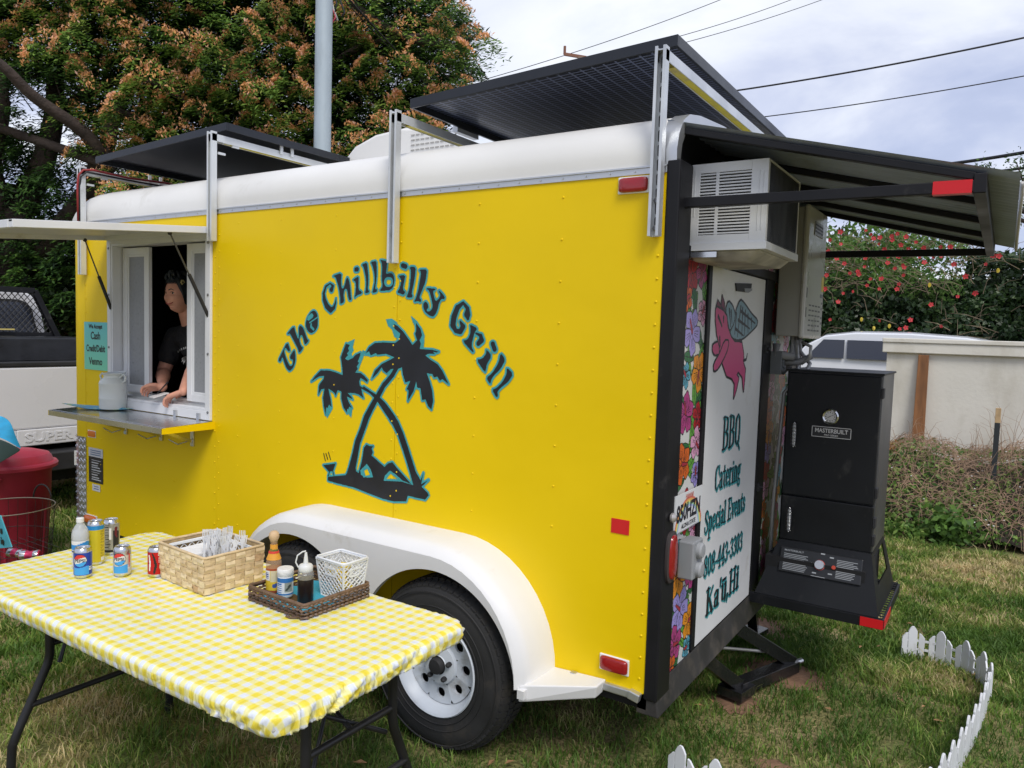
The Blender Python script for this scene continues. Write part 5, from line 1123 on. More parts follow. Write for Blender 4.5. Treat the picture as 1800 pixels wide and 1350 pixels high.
def wr_noise(step, sd):
    q_ = np.random.default_rng(sd).normal(0, 1, NS//step+1); q_[-1] = q_[0]; return np.interp(np.arange(NS), np.arange(0, NS+1, step)[:len(q_)], q_)
WR1, WR2 = wr_noise(8, 21), wr_noise(3, 22)
for i in range(NS):
    slant = math.sin(i*.011)*1.2
    (px, py), (nx, ny) = rrect(i/NS, LX, LY, RC); cornr = 1/(1+((LX-abs(px))**2+(LY-abs(py))**2)/.07)
    if abs(ny) < .3 and nx > 0: cornr = max(cornr, .95)
    arc = 0; prev = (profc[0][0], profc[0][1])
    for (o_, dpt) in profc:
        arc += math.hypot(o_-prev[0], dpt-prev[1]); prev = (o_, dpt)
        w_ = math.exp(-((o_)/.03)**2) if o_ < 0 and dpt < .01 else 1
        amp = (.0005+.0030*cornr)*w_*(.3+min(dpt/.04, 1.3))
        rp_ = (WR1[int(i+dpt*900*slant) % NS]*1.5+WR2[int(i+dpt*1500*slant) % NS]*.9+math.sin(ph[i]*.31+2)*.25)*amp
        dr_ = rp_ if dpt > .004 else 0; dz_ = rp_*.9 if dpt <= .004 else rp_*.3
        z = TZ-dpt+dz_+(noise2(np.array([px*9+o_*9]), np.array([py*9]), 5)[0]-.5)*.0024*(dpt < .01)
        if o_ <= -.07: z = TZ
        X = px+nx*(o_+dr_); Y = py+ny*(o_+dr_); vs.append((CXm+X, CYm+Y, z)); ex = arc-.07
        uv.append((px+nx*(ex), py+ny*(ex)))
NP_ = len(profc); fs = [(i*NP_+j, i*NP_+j+1, ((i+1) % NS)*NP_+j+1, ((i+1) % NS)*NP_+j) for i in range(NS) for j in range(NP_-1)]
# inner sheet: ring of first rows closed by a fan strip to a grid
ix, iy = LX-.30, LY-.30
start = len(vs); gx, gy = 56, 10
inner_ring = [i*NP_ for i in range(NS)]
cl_mb = MB(); cl_mb.add(vs, fs); 
# straight fill between mirrored inner vertices
cid = len(vs); cl_mb.f.append(tuple(inner_ring)); cl_mb.m.append(0)
clo = obj('tablecloth', cl_mb, cm, None, smooth=True, recalc=True)
ul = clo.data.uv_layers.new(name='UVMap'); lv_ = np.zeros(len(clo.data.loops), int); clo.data.loops.foreach_get('vertex_index', lv_); uva = np.array(uv)
ul.data.foreach_set('uv', uva[lv_].astype(np.float32).ravel())
tag(clo, 'yellow and white gingham vinyl cloth stretched with gathered corners over the folding table', 'tablecloth')
# ================================================================== CANS AND BOTTLES
canm = M('can_metal', (.62, .63, .65), .25, 1, var=(30, .05))
def can(name, label, loc, rot, R, H, mats, paint, texts=(), group='drink cans on the table', cat='drink can', res=.0022):
    o = thing(name, label, cat, (0, 0, 0), group); n = 36
    m_ = MB(); m_.lathe([(R*.72, .004), (R*.78, 0), (R*.86, .004), (R, .012), (R, H-.016), (R*.93, H-.008), (R*.80, H-.001), (R*.82, H), (R*.78, H-.001), (R*.76, H-.005), (R*.70, H-.006), (.001, H-.006)], n, cap=False, a0=0)
    bd = obj('can_body', m_, mats[0], o, smooth=35)
    m_ = MB(); m_.lathe([(.008, H-.006), (.008, H-.003), (.001, H-.003)], 10, (0.006, 0, 0), cap=False); m_.lathe([(.005, H-.006), (.005, H-.0035), (.001, H-.0035)], 8, (-.008, 0, 0), cap=False); obj('ring_pull', m_, canm, bd)
    L = 2*math.pi*R; ras = Ras(-L/2, L/2, .013, H-.017, res, -1); paint(ras)
    m_ = ras.mesh(lambda u, v: ((R+.0003)*math.cos(u/R), (R+.0003)*math.sin(u/R), v), maxrun=2)
    lm = mats[1:]
    if m_.f: obj('label_print', m_, lm, o, smooth=False, recalc=False)
    for tx_, sz, u0, v0, mi, xs2 in texts:
        m_ = MB(); put_text(m_, tx_, lambda u, v: ((R+.0007)*math.cos((u0+u)/R), (R+.0007)*math.sin((u0+u)/R), v0+v), sz, .0004, xs2); obj('lettering', m_, lm[mi], o, recalc=False)
    o.location = loc; o.rotation_euler = (0, 0, rot); return o
def at(x, y, z): h_ = hit(x, y, 2, z); return h_
def facing(p): return math.atan2(CAM.y-p.y, CAM.x-p.x)
blue_c = M('can_blue', (.02, .06, .42), .28, .35); white_c = M('can_cream', (.62, .60, .52), .3, .3); red_c = M('can_red', (.50, .008, .01), .28, .3)
ink = M('ink_black', (.012, .012, .015), .4); inkw = M('ink_white', (.72, .72, .72), .4); inkr = M('ink_red', (.60, .04, .04), .35); inkb = M('ink_lightblue', (.05, .33, .72), .35)
def disc_logo(ras, u0, v0, r_):
    d = np.hypot(ras.U-u0, ras.V-v0); wv = v0+.16*r_*np.sin((ras.U-u0)/r_*2.2)
    ras.I[d < r_+.0022] = 0; ras.I[(d < r_)] = 1; ras.I[(d < r_) & (ras.V > wv+.36*r_)] = 2; ras.I[(d < r_) & (ras.V < wv-.38*r_)] = 3
def p_pepsi(ras):
    disc_logo(ras, -.016, .073, .024)
    m2 = (ras.V < .048+.004*np.sin(ras.U*60)) & (np.abs(ras.U+.012) < .03); ras.I[m2 & (ras.V > .016)] = 3
    for k in range(4):
        for j in range(3): ras.poly([(.018+k*.005, .03+j*.006), (.021+k*.005, .03+j*.006), (.021+k*.005, .034+j*.006), (.018+k*.005, .034+j*.006)], 1)
P = at(137, 1019, TZ+.001); P = Vector((P.x-.02, P.y+.03, TZ+.0025))
can('soda_can', 'blue cola can with round red white and blue badge, standing nearest the table corner', P, facing(P)+.15, .033, .120, [canm, ink, M('ink_offwhite', (.68, .68, .66), .35), inkr, inkb, blue_c], lambda r: (r.I.__setitem__(slice(None), 4), p_pepsi(r)), [('PEPSI', .0175, -.016, .067, 0, 1.05)])
P = at(207, 1016, TZ+.001); P = Vector((P.x-.02, P.y+.03, TZ+.0025))
can('soda_can', 'cream and silver cola can with round badge, between the blue can and the red can', P, facing(P)+.1, .033, .120, [canm, ink, M('ink_offwhite', (.68, .68, .66), .35), inkr, inkb, white_c], lambda r: (r.I.__setitem__(slice(None), 4), r.I.__setitem__((slice(-7, None), slice(None)), -1), p_pepsi(r), r.stroke([(.024, .04, .003), (.026, .09, .003)], 2)), [('PEPSI', .0175, -.016, .067, 0, 1.05)])
P = at(268, 1017, TZ+.001); P = Vector((P.x-.02, P.y+.03, TZ+.0025))
def p_coke(r):
    r.I[:] = 1; r.stroke([(-.012, .02, .004), (-.006, .05, .005), (-.012, .08, .004), (-.02, .1, .002)], 0); r.stroke([(-.032, .03, .003), (-.030, .06, .004), (-.034, .09, .003)], 2); 
    for k in range(3):
        for j in range(4): r.poly([(.004+k*.005, .062+j*.006), (.0075+k*.005, .062+j*.006), (.0075+k*.005, .066+j*.006), (.004+k*.005, .066+j*.006)], 2)
    r.stroke([(.006, .092, .003), (.012, .092, .003)], 2)
c3 = can('soda_can', 'red cola can beside the tan woven basket', P, facing(P)+.1, .033, .120, [canm, ink, red_c, inkw], p_coke)
P = at(188, 975, TZ); P = Vector((P.x, P.y+.02, TZ+.0015))
def p_mon(r):
    r.I[:] = 1
    for k in range(16): r.stroke([(-.028+.002*(k % 2), .035+k*.0075, .0014), (-.012+.004*((k*7) % 3), .035+k*.0075, .0014)], 0)
    r.poly([(-.008, .07), (.0, .07), (.0, .12), (-.008, .12)], 2); r.poly([(.006, .02), (.036, .02), (.036, .105), (.006, .11)], 0)
    r.stroke([(.02, .12, .006), (.018, .09, .005), (.024, .08, .004)], 3); r.I[:5] = 0
can('tall_can', 'tall silver and black energy drink can with a barcode at the back of the table', P, facing(P), .033, .155, [canm, ink, M('can_silver', (.38, .38, .37), .35, .6), inkw, M('ink_maroon', (.12, .01, .02), .4)], p_mon)
P = at(160, 993, TZ); P = Vector((P.x, P.y+.02, TZ+.0015))
def p_tea(r):
    r.I[:] = 1; r.I[r.V > .150] = 2
    for k in range(22): r.stroke([(.004, .03+k*.0055, .0011), (.022-.006*((k*5) % 3), .03+k*.0055, .0011)], 0)
    r.poly([(.005, .018), (.024, .018), (.024, .034), (.005, .034)], 3)
can('tall_can', 'tall yellow can with a blue top behind the blue cola can', P, facing(P)+.5, .033, .185, [canm, M('ink_brown', (.25, .17, .02), .5), M('can_yellow', (.62, .50, .02), .35, .2), M('can_topblue', (.03, .28, .62), .3, .3), inkw], p_tea)
# water bottle
P = at(133, 1000, TZ); P = Vector((P.x, P.y+.02, TZ+.0015))
wb = thing('water_bottle', 'clear plastic water bottle with white cap and blue label behind the blue cola can', 'bottle', (0, 0, 0))
plast = M('clear_plastic', (.80, .82, .84), .12, alpha=.42, spec=.6)
m_ = MB(); m_.lathe([(.026, 0), (.032, .006), (.033, .02), (.031, .03), (.033, .04), (.031, .05), (.033, .06), (.0315, .07), (.0315, .12), (.033, .125), (.033, .14), (.029, .16), (.019, .178), (.0125, .188), (.0125, .20)], 28, cap=False); obj('bottle', m_, plast, wb, smooth=True)
m_ = MB(); m_.lathe([(.0145, .192), (.0145, .208), (.012, .210), (.001, .210)], 20); obj('cap', m_, M('cap_white', (.72, .72, .72), .4), wb, smooth=40)
m_ = MB(); m_.lathe([(.0285, .012), (.0290, .13), (.026, .155)], 20); obj('water', m_, M('water_pale', (.62, .66, .68), .1, alpha=.5), wb, smooth=40)
ras = Ras(-.1, .1, .072, .118, .003, 0); ras.I[ras.V > .108+.006*np.sin(ras.U*60)] = 1; ras.I[np.abs(ras.V-.082-.006*np.sin(ras.U*45)) < .004] = 1; ras.I[ras.V < .078] = 2
m_ = ras.mesh(lambda u, v: (.0322*math.cos(u/.0322), .0322*math.sin(u/.0322), v), maxrun=2); obj('label_print', m_, [M('label_blue', (.02, .24, .62), .35), inkw, M('label_dark', (.05, .08, .25), .4)], wb, recalc=False)
wb.location = P; wb.rotation_euler = (0, 0, facing(P))
# ------------------------------------------------------------------ woven basket
def woven(mb_fn, pts_loop, z0, z1, rows, strip_w, taper=0, colr=2, seed=1, t_=.003, lean=None):
    "weave horizontal bands around a rectangular loop; returns list of band pieces (quads bulging outwards)"
    pass
ba = math.radians(-4.3); BC = Vector((-1.585, -.782, TZ+.002))
bk_ = thing('woven_basket', 'square tan woven basket holding white plastic forks and a small white tray', 'basket', tuple(BC))
strw = [M('straw_%s' % n_, c, .55, var=(30, .18, (1, 1, 4))) for n_, c in (('light', (.72, .58, .37)), ('mid', (.62, .47, .28)), ('brown', (.50, .33, .18)))]
def bpt(u, v, w_, hx, hy, fl=.05, R=None):
    "u around 0..4 (side index + fraction), v height, w_ outwards"
    s_ = int(u) % 4; f = u-int(u); k = 1+fl*v; c = [(-hx, -hy), (hx, -hy), (hx, hy), (-hx, hy)]; a = c[s_]; b_ = c[(s_+1) % 4]; nrm = [(0, -1), (1, 0), (0, 1), (-1, 0)][s_]
    return ((a[0]+(b_[0]-a[0])*f)*k+nrm[0]*w_, (a[1]+(b_[1]-a[1])*f)*k+nrm[1]*w_)
hx, hy, BH = .160, .125, .142
def pl_(x, y, z, ang=ba, C_=BC): return (C_.x+x*math.cos(ang)-y*math.sin(ang), C_.y+x*math.sin(ang)+y*math.cos(ang), C_.z+z)
rr2 = random.Random(2); rows = 5; cols = [8, 6, 8, 6]
for s_ in range(4):
    for r_ in range(rows):
        for c in range(cols[s_]):
            over = (r_+c) % 2 == 0; m_ = MB(); f0, f1 = c/cols[s_], (c+1)/cols[s_]; v0, v1 = r_/rows, (r_+1)/rows
            g_ = .002; out = .005 if over else .0
            def B(f, v, w_):
                x, y = bpt(s_+min(f, .9999), v, w_, hx, hy); return pl_(x, y, v*BH)
            if over:   # horizontal strip passes over: bulge in the middle
                e = .06/cols[s_]; vv0, vv1 = v0+.03/rows*2, v1-.03/rows*2; ff = [f0-e*.4 if c else f0, (f0+f1)/2, f1+e*.4 if c < cols[s_]-1 else f1]; ws = [.001, .0055, .001]
                vs = [B(f, v, w_+(-.003 if lay else 0)) for lay in (0, 1) for f, w_ in zip(ff, ws) for v in (vv0, vv1)]
            else:
                e = .10/rows; fff0, fff1 = f0+.05/cols[s_], f1-.05/cols[s_]; vvv = [max(0, v0-e*.4), (v0+v1)/2, min(1, v1+e*.4)]; ws = [.001, .0055, .001]
                vs = [B(f, v, w_+(-.003 if lay else 0)) for lay in (0, 1) for v, w_ in zip(vvv, ws) for f in (fff0, fff1)]
            m_.add(vs, [(0, 1, 3, 2), (2, 3, 5, 4), (6, 8, 9, 7), (8, 10, 11, 9), (0, 2, 8, 6), (2, 4, 10, 8), (1, 7, 9, 3), (3, 9, 11, 5), (0, 6, 7, 1), (4, 5, 11, 10)])
            obj('strip', m_, strw[rr2.choice((0, 0, 0, 1, 1, 2)) if over else rr2.choice((0, 1, 0))], bk_)
m_ = MB(); rim_pts = [pl_(*bpt(u, 1.0, 0, hx, hy), BH+.004) for u in (0.03, .97, 1.03, 1.97, 2.03, 2.97, 3.03, 3.97)]
m_.tube(rim_pts, .0055, 8, closed=True); obj('basket_rim', m_, strw[1], bk_, smooth=50)
m_ = MB(); c8 = [pl_(sx*hx*.97, sy*hy*.97, .004) for sx, sy in ((-1, -1), (1, -1), (1, 1), (-1, 1))]; m_.add(c8, [(0, 1, 2, 3)]); 
for s_ in range(4):
    m_.add([pl_(*bpt(s_, 0, -.003, hx, hy), 0.003), pl_(*bpt(s_+.9999, 0, -.003, hx, hy), .003), pl_(*bpt(s_+.9999, 1, -.003, hx, hy), BH), pl_(*bpt(s_, 1, -.003, hx, hy), BH)], [(0, 1, 2, 3)])
obj('basket_lining', m_, M('straw_inside', (.42, .30, .15), .6, var=(40, .25)), bk_)
# white pierced inner tray with cutlery
lat = M('plastic_white', (.72, .74, .76), .35)
def lattice_basket(name, label, C_, ang, hx_, hy_, H_, fl, cols_, rows_, parent_thing=True, floor=True):
    o = thing(name, label, 'basket', tuple(C_)); 
    for s_ in range(4):
        m_ = MB(); nc = cols_ if s_ % 2 == 0 else max(2, int(cols_*hy_/hx_))
        def L(f, v): x, y = bpt(s_+min(max(f, 0), .9999), v, 0, hx_, hy_, fl); return Vector(pl_(x, y, v*H_, ang, C_))
        for c in range(nc):
            for r_ in range(rows_):
                f0, f1, v0, v1 = c/nc, (c+1)/nc, .07+r_/rows_*.86, .07+(r_+1)/rows_*.86
                m_.bar(L(f0, v0), L(f1, v1), .0042, .003); m_.bar(L(f1, v0), L(f0, v1), .0042, .0028)
        for v in (.03, .965): m_.bar(L(0, v), L(1, v), .012, .0035)
        m_.bar(L(0, 0), L(0, 1), .006, .006)
        if name == 'plastic_basket' and s_ in (0, 1, 2, 3):
            m_.bar(L(.3, .62), L(.7, .62), .007, .006); m_.bar(L(.3, .80), L(.7, .80), .007, .006); m_.bar(L(.3, .62), L(.3, .80), .006, .006); m_.bar(L(.7, .62), L(.7, .80), .006, .006)
        obj('lattice_side', m_, lat, o)
    m_ = MB(); m_.tube([pl_(*bpt(u, 1.0, .003, hx_, hy_, fl), H_, ang, C_) for u in (0.06, .94, 1.06, 1.94, 2.06, 2.94, 3.06, 3.94)], .0045, 8, closed=True); obj('basket_rim', m_, lat, o, smooth=50)
    m_ = MB(); m_.add([pl_(sx*hx_*.99, sy*hy_*.99, .002, ang, C_) for sx, sy in ((-1, -1), (1, -1), (1, 1), (-1, 1))]+[pl_(sx*hx_*.99, sy*hy_*.99, .005, ang, C_) for sx, sy in ((-1, -1), (1, -1), (1, 1), (-1, 1))], [(3, 2, 1, 0), (4, 5, 6, 7), (0, 1, 5, 4), (1, 2, 6, 5), (2, 3, 7, 6), (3, 0, 4, 7)]); obj('basket_floor', m_, lat, o); return o
lattice_basket('cutlery_tray', 'white pierced plastic tray inside the tan woven basket', BC+Vector((.0, .0, .012)), ba, .138, .098, .118, .08, 9, 3)
m_ = MB(); ft = None
fkm = M('fork_white', (.76, .77, .78), .35)
m_.box(-.0045, .0045, -.0012, .0012, 0, .095); m_.hexa([(-.0045, -.001, .095), (.0045, -.001, .095), (.0045, .001, .095), (-.0045, .001, .095)], [(-.012, -.001, .115), (.012, -.001, .115), (.012, .001, .115), (-.012, .001, .115)])
for k in range(4): x = -.0105+k*.0065; m_.box(x, x+.003, -.001, .001, .115, .150)
f_ = obj('plastic_fork', m_, fkm); tag(f_, 'one of the white plastic forks standing upright in the woven basket', 'fork', 'plastic forks in the basket')
rr2 = random.Random(11)
for k in range(22):
    c = f_ if k == 0 else f_.copy()
    if k: COL.objects.link(c)
    x, y = rr2.uniform(.02, .125), rr2.uniform(-.06, .06); c.location = pl_(x, y, .050+rr2.uniform(-.01, .02)); c.rotation_euler = (rr2.uniform(-.28, .28), rr2.uniform(-.15, .35), rr2.uniform(0, 3.1)); 
m_ = MB(); m_.hexa([pl_(-.12, -.07, .08), pl_(-.02, -.07, .07), pl_(-.02, .06, .07), pl_(-.12, .06, .085)], [pl_(-.12, -.07, .118), pl_(-.02, -.075, .11), pl_(-.02, .06, .11), pl_(-.12, .06, .122)]); nk = obj('napkins', m_, M('napkin', (.74, .74, .74), .8, bump=(60, .4)), bevel=.006); tag(nk, 'stack of white napkins in the left half of the woven basket', 'napkins')
m_ = MB()
for k in range(5):
    a = -.4+k*.25; c = Vector(pl_(-.03+k*.007, .02-.004*k, .116)); m_.sphere(c+Vector((0, 0, .012)), .012, 8, 6, (1.3, .6, 1.5))
dt = obj('sauce_packets', m_, M('packet_brown', (.10, .025, .02), .35, var=(30, .3)), smooth=True, kind='stuff'); dt['label'] = 'small dark brown packets on the napkins in the woven basket'; dt['category'] = 'packets'
# ------------------------------------------------------------------ brown wicker tray and what stands in it
wa = math.radians(-2.5); WC = Vector((-1.113, -.692, TZ+.002)); whx, why, WH = .158, .155, .050
wt = thing('wicker_tray', 'low dark brown wicker tray with condiments on the gingham cloth', 'tray', tuple(WC))
wk = [M('wicker_%d' % k, c, .5, var=(40, .25)) for k, c in enumerate(((.10, .055, .03), (.15, .09, .055), (.07, .04, .025)))]
for s_ in range(4):
    n_ = 15
    for r_ in range(4):
        for c in range(n_):
            m_ = MB(); f0, f1 = c/n_, (c+1.35)/n_; z = .006+r_*.0125; up = ((c+r_) % 2)*2-1
            def Wp(f, w_, dz_=0): x, y = bpt(s_+min(f, .9999), 0, w_, whx, why, 0); return pl_(x, y, z+dz_, wa, WC)
            m_.tube([Wp(f0, -.001), Wp((f0*.6+f1*.4), .005, .001), Wp((f0+f1)/2, .005, .002*up), Wp(min(f1, 1), -.001, .001)], [.003, .0055, .0055, .003], 5); obj('strand', m_, wk[(c*3+r_*5+s_) % 3], wt, smooth=50)
m_ = MB(); m_.tube([pl_(*bpt(u, 0, .001, whx, why, 0), WH+.002, wa, WC) for u in (.02, .98, 1.02, 1.98, 2.02, 2.98, 3.02, 3.98)], .0065, 8, closed=True); obj('tray_rim', m_, wk[1], wt, smooth=50)
m_ = MB(); m_.add([pl_(sx*whx*.98, sy*why*.98, .003, wa, WC) for sx, sy in ((-1, -1), (1, -1), (1, 1), (-1, 1))], [(0, 1, 2, 3)]); obj('tray_floor', m_, wk[0], wt)
m_ = MB(); m_.tube([pl_(whx*.86, -why-.002, .006, wa, WC), pl_(whx*.7, -why-.02, .003, wa, WC), pl_(whx*.55, -why-.02, .003, wa, WC)], .004, 6); obj('loose_strand', m_, wk[1], wt, smooth=50)
m_ = MB(); rr2 = random.Random(6); gp = []
m_.grid(lambda u, v: pl_(-.13+u*.26, -.135+v*.27, .008+.006*math.sin(u*9+v*5)+.004*math.sin(v*14), wa+.06, WC), 12, 12); lin = obj('cloth_liner', m_, M('teal_cloth', (.04, .33, .44), .7, bump=(50, .3)), smooth=True); tag(lin, 'turquoise paper liner lying in the brown wicker tray', 'liner')
FZ = TZ+.016
def lathe_thing(name, label, cat, P, parts_, rot=None):
    o = thing(name, label, cat, (0, 0, 0))
    for nm, prof_, mt in parts_:
        m_ = MB(); m_.lathe(prof_, 28, cap=False); obj(nm, m_, mt, o, smooth=40)
    return o
P = Vector((-1.245, -.752, FZ))
hs = lathe_thing('hot_sauce_bottle', 'hot sauce bottle with a round wooden cap and yellow label in the wicker tray', 'bottle', P, [
 ('bottle', [(.0284, .095), (.0285, .115), (.025, .135), (.015, .158), (.0125, .175), (.0125, .195)], M('sauce_glass', (.62, .42, .26), .12, alpha=.38)),
 ('sauce', [(.001, .0), (.026, .0), (.0284, .006), (.0284, .095), (.001, .0952)], M('sauce_red', (.36, .065, .02), .4)),
 ('neck_label', [(.0275, .128), (.0185, .153), (.0145, .165), (.0135, .185)], M('label_orange', (.66, .30, .03), .5)),
 ('neck_band', [(.0205, .152), (.0185, .160)], M('label_redband', (.6, .04, .03), .5)),
 ('wooden_cap', [(.010, .193), (.0135, .196), (.015, .201), (.0185, .208), (.0195, .217), (.0175, .227), (.011, .234), (.001, .236)], M('cap_wood', (.55, .38, .22), .55, var=(40, .15)))])
ras = Ras(-.045, .03, .012, .088, .0025, 0); ras.I[(ras.U > -.012) & (ras.U < .02) & (ras.V > .045)] = 1; ras.I[(ras.U < -.014) & (ras.V > .05)] = 2
for k in range(8): ras.stroke([(-.04, .055+k*.004, .001), (-.02, .055+k*.004, .001)], 3)
ras.stroke([(.003, .03, .009), (.008, .034, .006)], 3)
m_ = ras.mesh(lambda u, v: (.0289*math.cos(u/.0289), .0289*math.sin(u/.0289), v), maxrun=2); obj('label_print', m_, [M('label_yellow', (.68, .46, .03), .45), M('label_pale', (.62, .55, .35), .45), inkw, M('ink_blue', (.03, .08, .3), .5)], hs, recalc=False)
m_ = MB(); put_text(m_, 'Cholula', lambda u, v: (.0172*math.cos(u/.0172), .0172*math.sin(u/.0172), .160+v), .013, .0005, .9); obj('lettering', m_, M('ink_green', (.02, .14, .04), .5), hs, recalc=False)
hs.location = P; hs.rotation_euler = (0, 0, facing(P))
P = Vector((-1.175, -.755, FZ))
sj = lathe_thing('seasoning_jar', 'small seasoning jar with white lid between the hot sauce and the squeeze bottle', 'jar', P, [
 ('jar', [(.001, 0), (.027, 0), (.029, .004), (.029, .078), (.027, .082)], M('jar_white', (.66, .68, .70), .4)),
 ('lid', [(.029, .079), (.0305, .082), (.0305, .104), (.028, .107), (.001, .107)], M('lid_white', (.70, .70, .68), .45, bump=(90, .4)))])
ras = Ras(-.075, .075, .01, .074, .0028, 0); ras.I[(ras.V > .058) | (ras.V < .016)] = 1; ras.I[(np.abs(ras.U-.012) < .016) & (ras.V < .056) & (ras.V > .02)] = 2
for k in range(9): ras.stroke([(-.035, .02+k*.0042, .001), (-.014, .02+k*.0042, .001)], 1)
ras.stroke([(.004, .03, .004), (.018, .044, .005)], 3)
m_ = ras.mesh(lambda u, v: (.0294*math.cos(u/.0294), .0294*math.sin(u/.0294), v), maxrun=2); obj('label_print', m_, [inkw, M('label_blue2', (.03, .16, .42), .45), M('label_grey', (.28, .30, .26), .5), M('label_dk', (.05, .06, .05), .5)], sj, recalc=False)
sj.location = P; sj.rotation_euler = (0, 0, facing(P))
P = Vector((-1.068, -.752, FZ))
sq = lathe_thing('squeeze_bottle', 'clear squeeze bottle half full of dark sauce with a capped nozzle', 'bottle', P, [
 ('bottle', [(.0289, .088), (.029, .105), (.027, .114), (.022, .119)], M('squeeze_plastic', (.72, .73, .70), .35, alpha=.22)),
 ('sauce', [(.001, .0), (.027, .0), (.0289, .006), (.0289, .088), (.001, .0882)], M('sauce_dark', (.012, .006, .006), .3)),
 ('lid', [(.0245, .116), (.026, .118), (.026, .134), (.022, .140), (.009, .143), (.007, .165), (.004, .185), (.001, .186)], M('nozzle_plastic', (.66, .67, .66), .35))])
m_ = MB(); m_.tube([(.0, -.026, .13), (.0, -.036, .15), (0, -.030, .175), (0, -.012, .188), (0, 0, .19)], .0028, 6); obj('cap_strap', m_, M('nozzle_plastic', (.6, .6, .6)), sq, smooth=50)
sq.location = P; sq.rotation_euler = (0, 0, facing(P))
WBC = Vector((-1.018, -.618, FZ-.004))
lattice_basket('plastic_basket', 'white latticed plastic basket with yellow packets standing in the wicker tray', WBC, wa, .058, .046, .150, .30, 6, 6)
m_ = MB(); rr2 = random.Random(8)
for k in range(7):
    x, y, z = rr2.uniform(-.035, .035), rr2.uniform(-.025, .025), .02+k*.014; a = rr2.uniform(0, 3); c = Vector(pl_(x, y, z, wa, WBC)); m_.hexa([c+Vector((math.cos(a+q)*.032, math.sin(a+q)*.024, 0)) for q in (0, 1.57, 3.14, 4.71)], [c+Vector((math.cos(a+q)*.032, math.sin(a+q)*.024, .012)) for q in (0, 1.57, 3.14, 4.71)])
pk = obj('condiment_packets', m_, M('packet_yellow', (.72, .52, .02), .4), kind='stuff'); pk['label'] = 'yellow condiment packets inside the white latticed basket'; pk['category'] = 'packets'
# ================================================================== ON THE COUNTER SHELF
P = hit(199, 714, 1, -.075); P.z = 1.222+.0045
mc = thing('milk_can', 'white enamelled milk can with blue inside standing on the serving counter', 'can', (0, 0, 0))
enam = M('enamel_white', (.66, .69, .66), .4, dirt=(12, .6, .8, (.45, .40, .32)), bump=(30, .1))
m_ = MB(); m_.lathe([(.001, 0), (.075, 0), (.078, .004), (.078, .06), (.0795, .063), (.0795, .067), (.078, .07), (.078, .15), (.0795, .153), (.0795, .157), (.078, .16), (.074, .172), (.060, .186), (.052, .192), (.052, .205), (.066, .216), (.066, .219), (.050, .207), (.048, .19)], 36, cap=False); obj('can_body', m_, enam, mc, smooth=40)
m_ = MB(); m_.lathe([(.001, .205), (.049, .205), (.0505, .209)], 28, cap=False); obj('blue_inside', m_, M('paper_blue', (.02, .13, .50), .6), mc)
for s_ in (-1, 1):
    m_ = MB(); m_.tube([(s_*.052, 0, .195), (s_*.085, 0, .215), (s_*.10, 0, .20), (s_*.093, 0, .175), (s_*.074, 0, .165)], .006, 8); obj('handle', m_, enam, mc, smooth=50)
m_ = MB(); m_.tube([(-.066, 0, .214), (-.05, .05, .222), (0, .07, .226), (.05, .05, .222), (.066, 0, .214)], .004, 6); obj('lid_edge', m_, enam, mc, smooth=50)
mc.location = P; mc.rotation_euler = (0, 0, math.radians(15))
m_ = MB(); m_.add([(-3.80, -.06, 1.2225), (-3.86, -.24, 1.245), (-3.66, -.19, 1.2225), (-3.50, -.10, 1.222), (-3.42, -.03, 1.232)], [(0, 1, 2, 3, 4)]); m_.add([(p[0], p[1], p[2]+.002) for p in m_.v], [(0, 1, 2, 3, 4)])
fl_ = obj('flyer', m_, M('flyer_blue', (.10, .35, .52), .4, var=(9, .4), dirt=(14, .5, .6, (.35, .50, .25))), recalc=True); tag(fl_, 'glossy blue and green flyer lying under the white milk can', 'flyer')
# payment sign taped beside the window
sg_ = Ras(-4.035, -3.755, 1.445, 1.755, .004, 0)
so = thing('payment_sign', 'turquoise paper sign beside the window reading We Accept Cash Credit/Debit Venmo', 'sign', (-3.9, 0, 1.6))
m_ = MB(); m_.box(-4.033, -3.757, -.0062, -.0045, 1.445, 1.755); pm_ = bpy.data.materials.new('paper_turquoise'); pm_.use_nodes = True; t = pm_.node_tree; b = t.nodes['Principled BSDF']; b.inputs['Roughness'].default_value = .35
tcn = nd(t, 'ShaderNodeTexCoord'); sp_ = nd(t, 'ShaderNodeSeparateXYZ'); t.links.new(tcn.outputs['Generated'], sp_.inputs[0]); rp_ = ramp(t, [(0, (.20, .66, .42)), (.5, (.16, .60, .50)), (1, (.12, .52, .56))], sp_.outputs[2]); t.links.new(rp_.outputs[0], b.inputs['Base Color'])
obj('sheet', m_, pm_, so)
m_ = MB()
for tx_, z, sz, xs2 in (('We Accept', 1.715, .036, .95), ('Cash', 1.645, .068, .85), ('Credit/Debit', 1.565, .060, .72), ('Venmo', 1.480, .064, .85)): put_text(m_, tx_, lambda u, v: (-3.895+u, -.0068, z+v), sz, .0018, xs2)
obj('lettering', m_, ink, so, recalc=False)
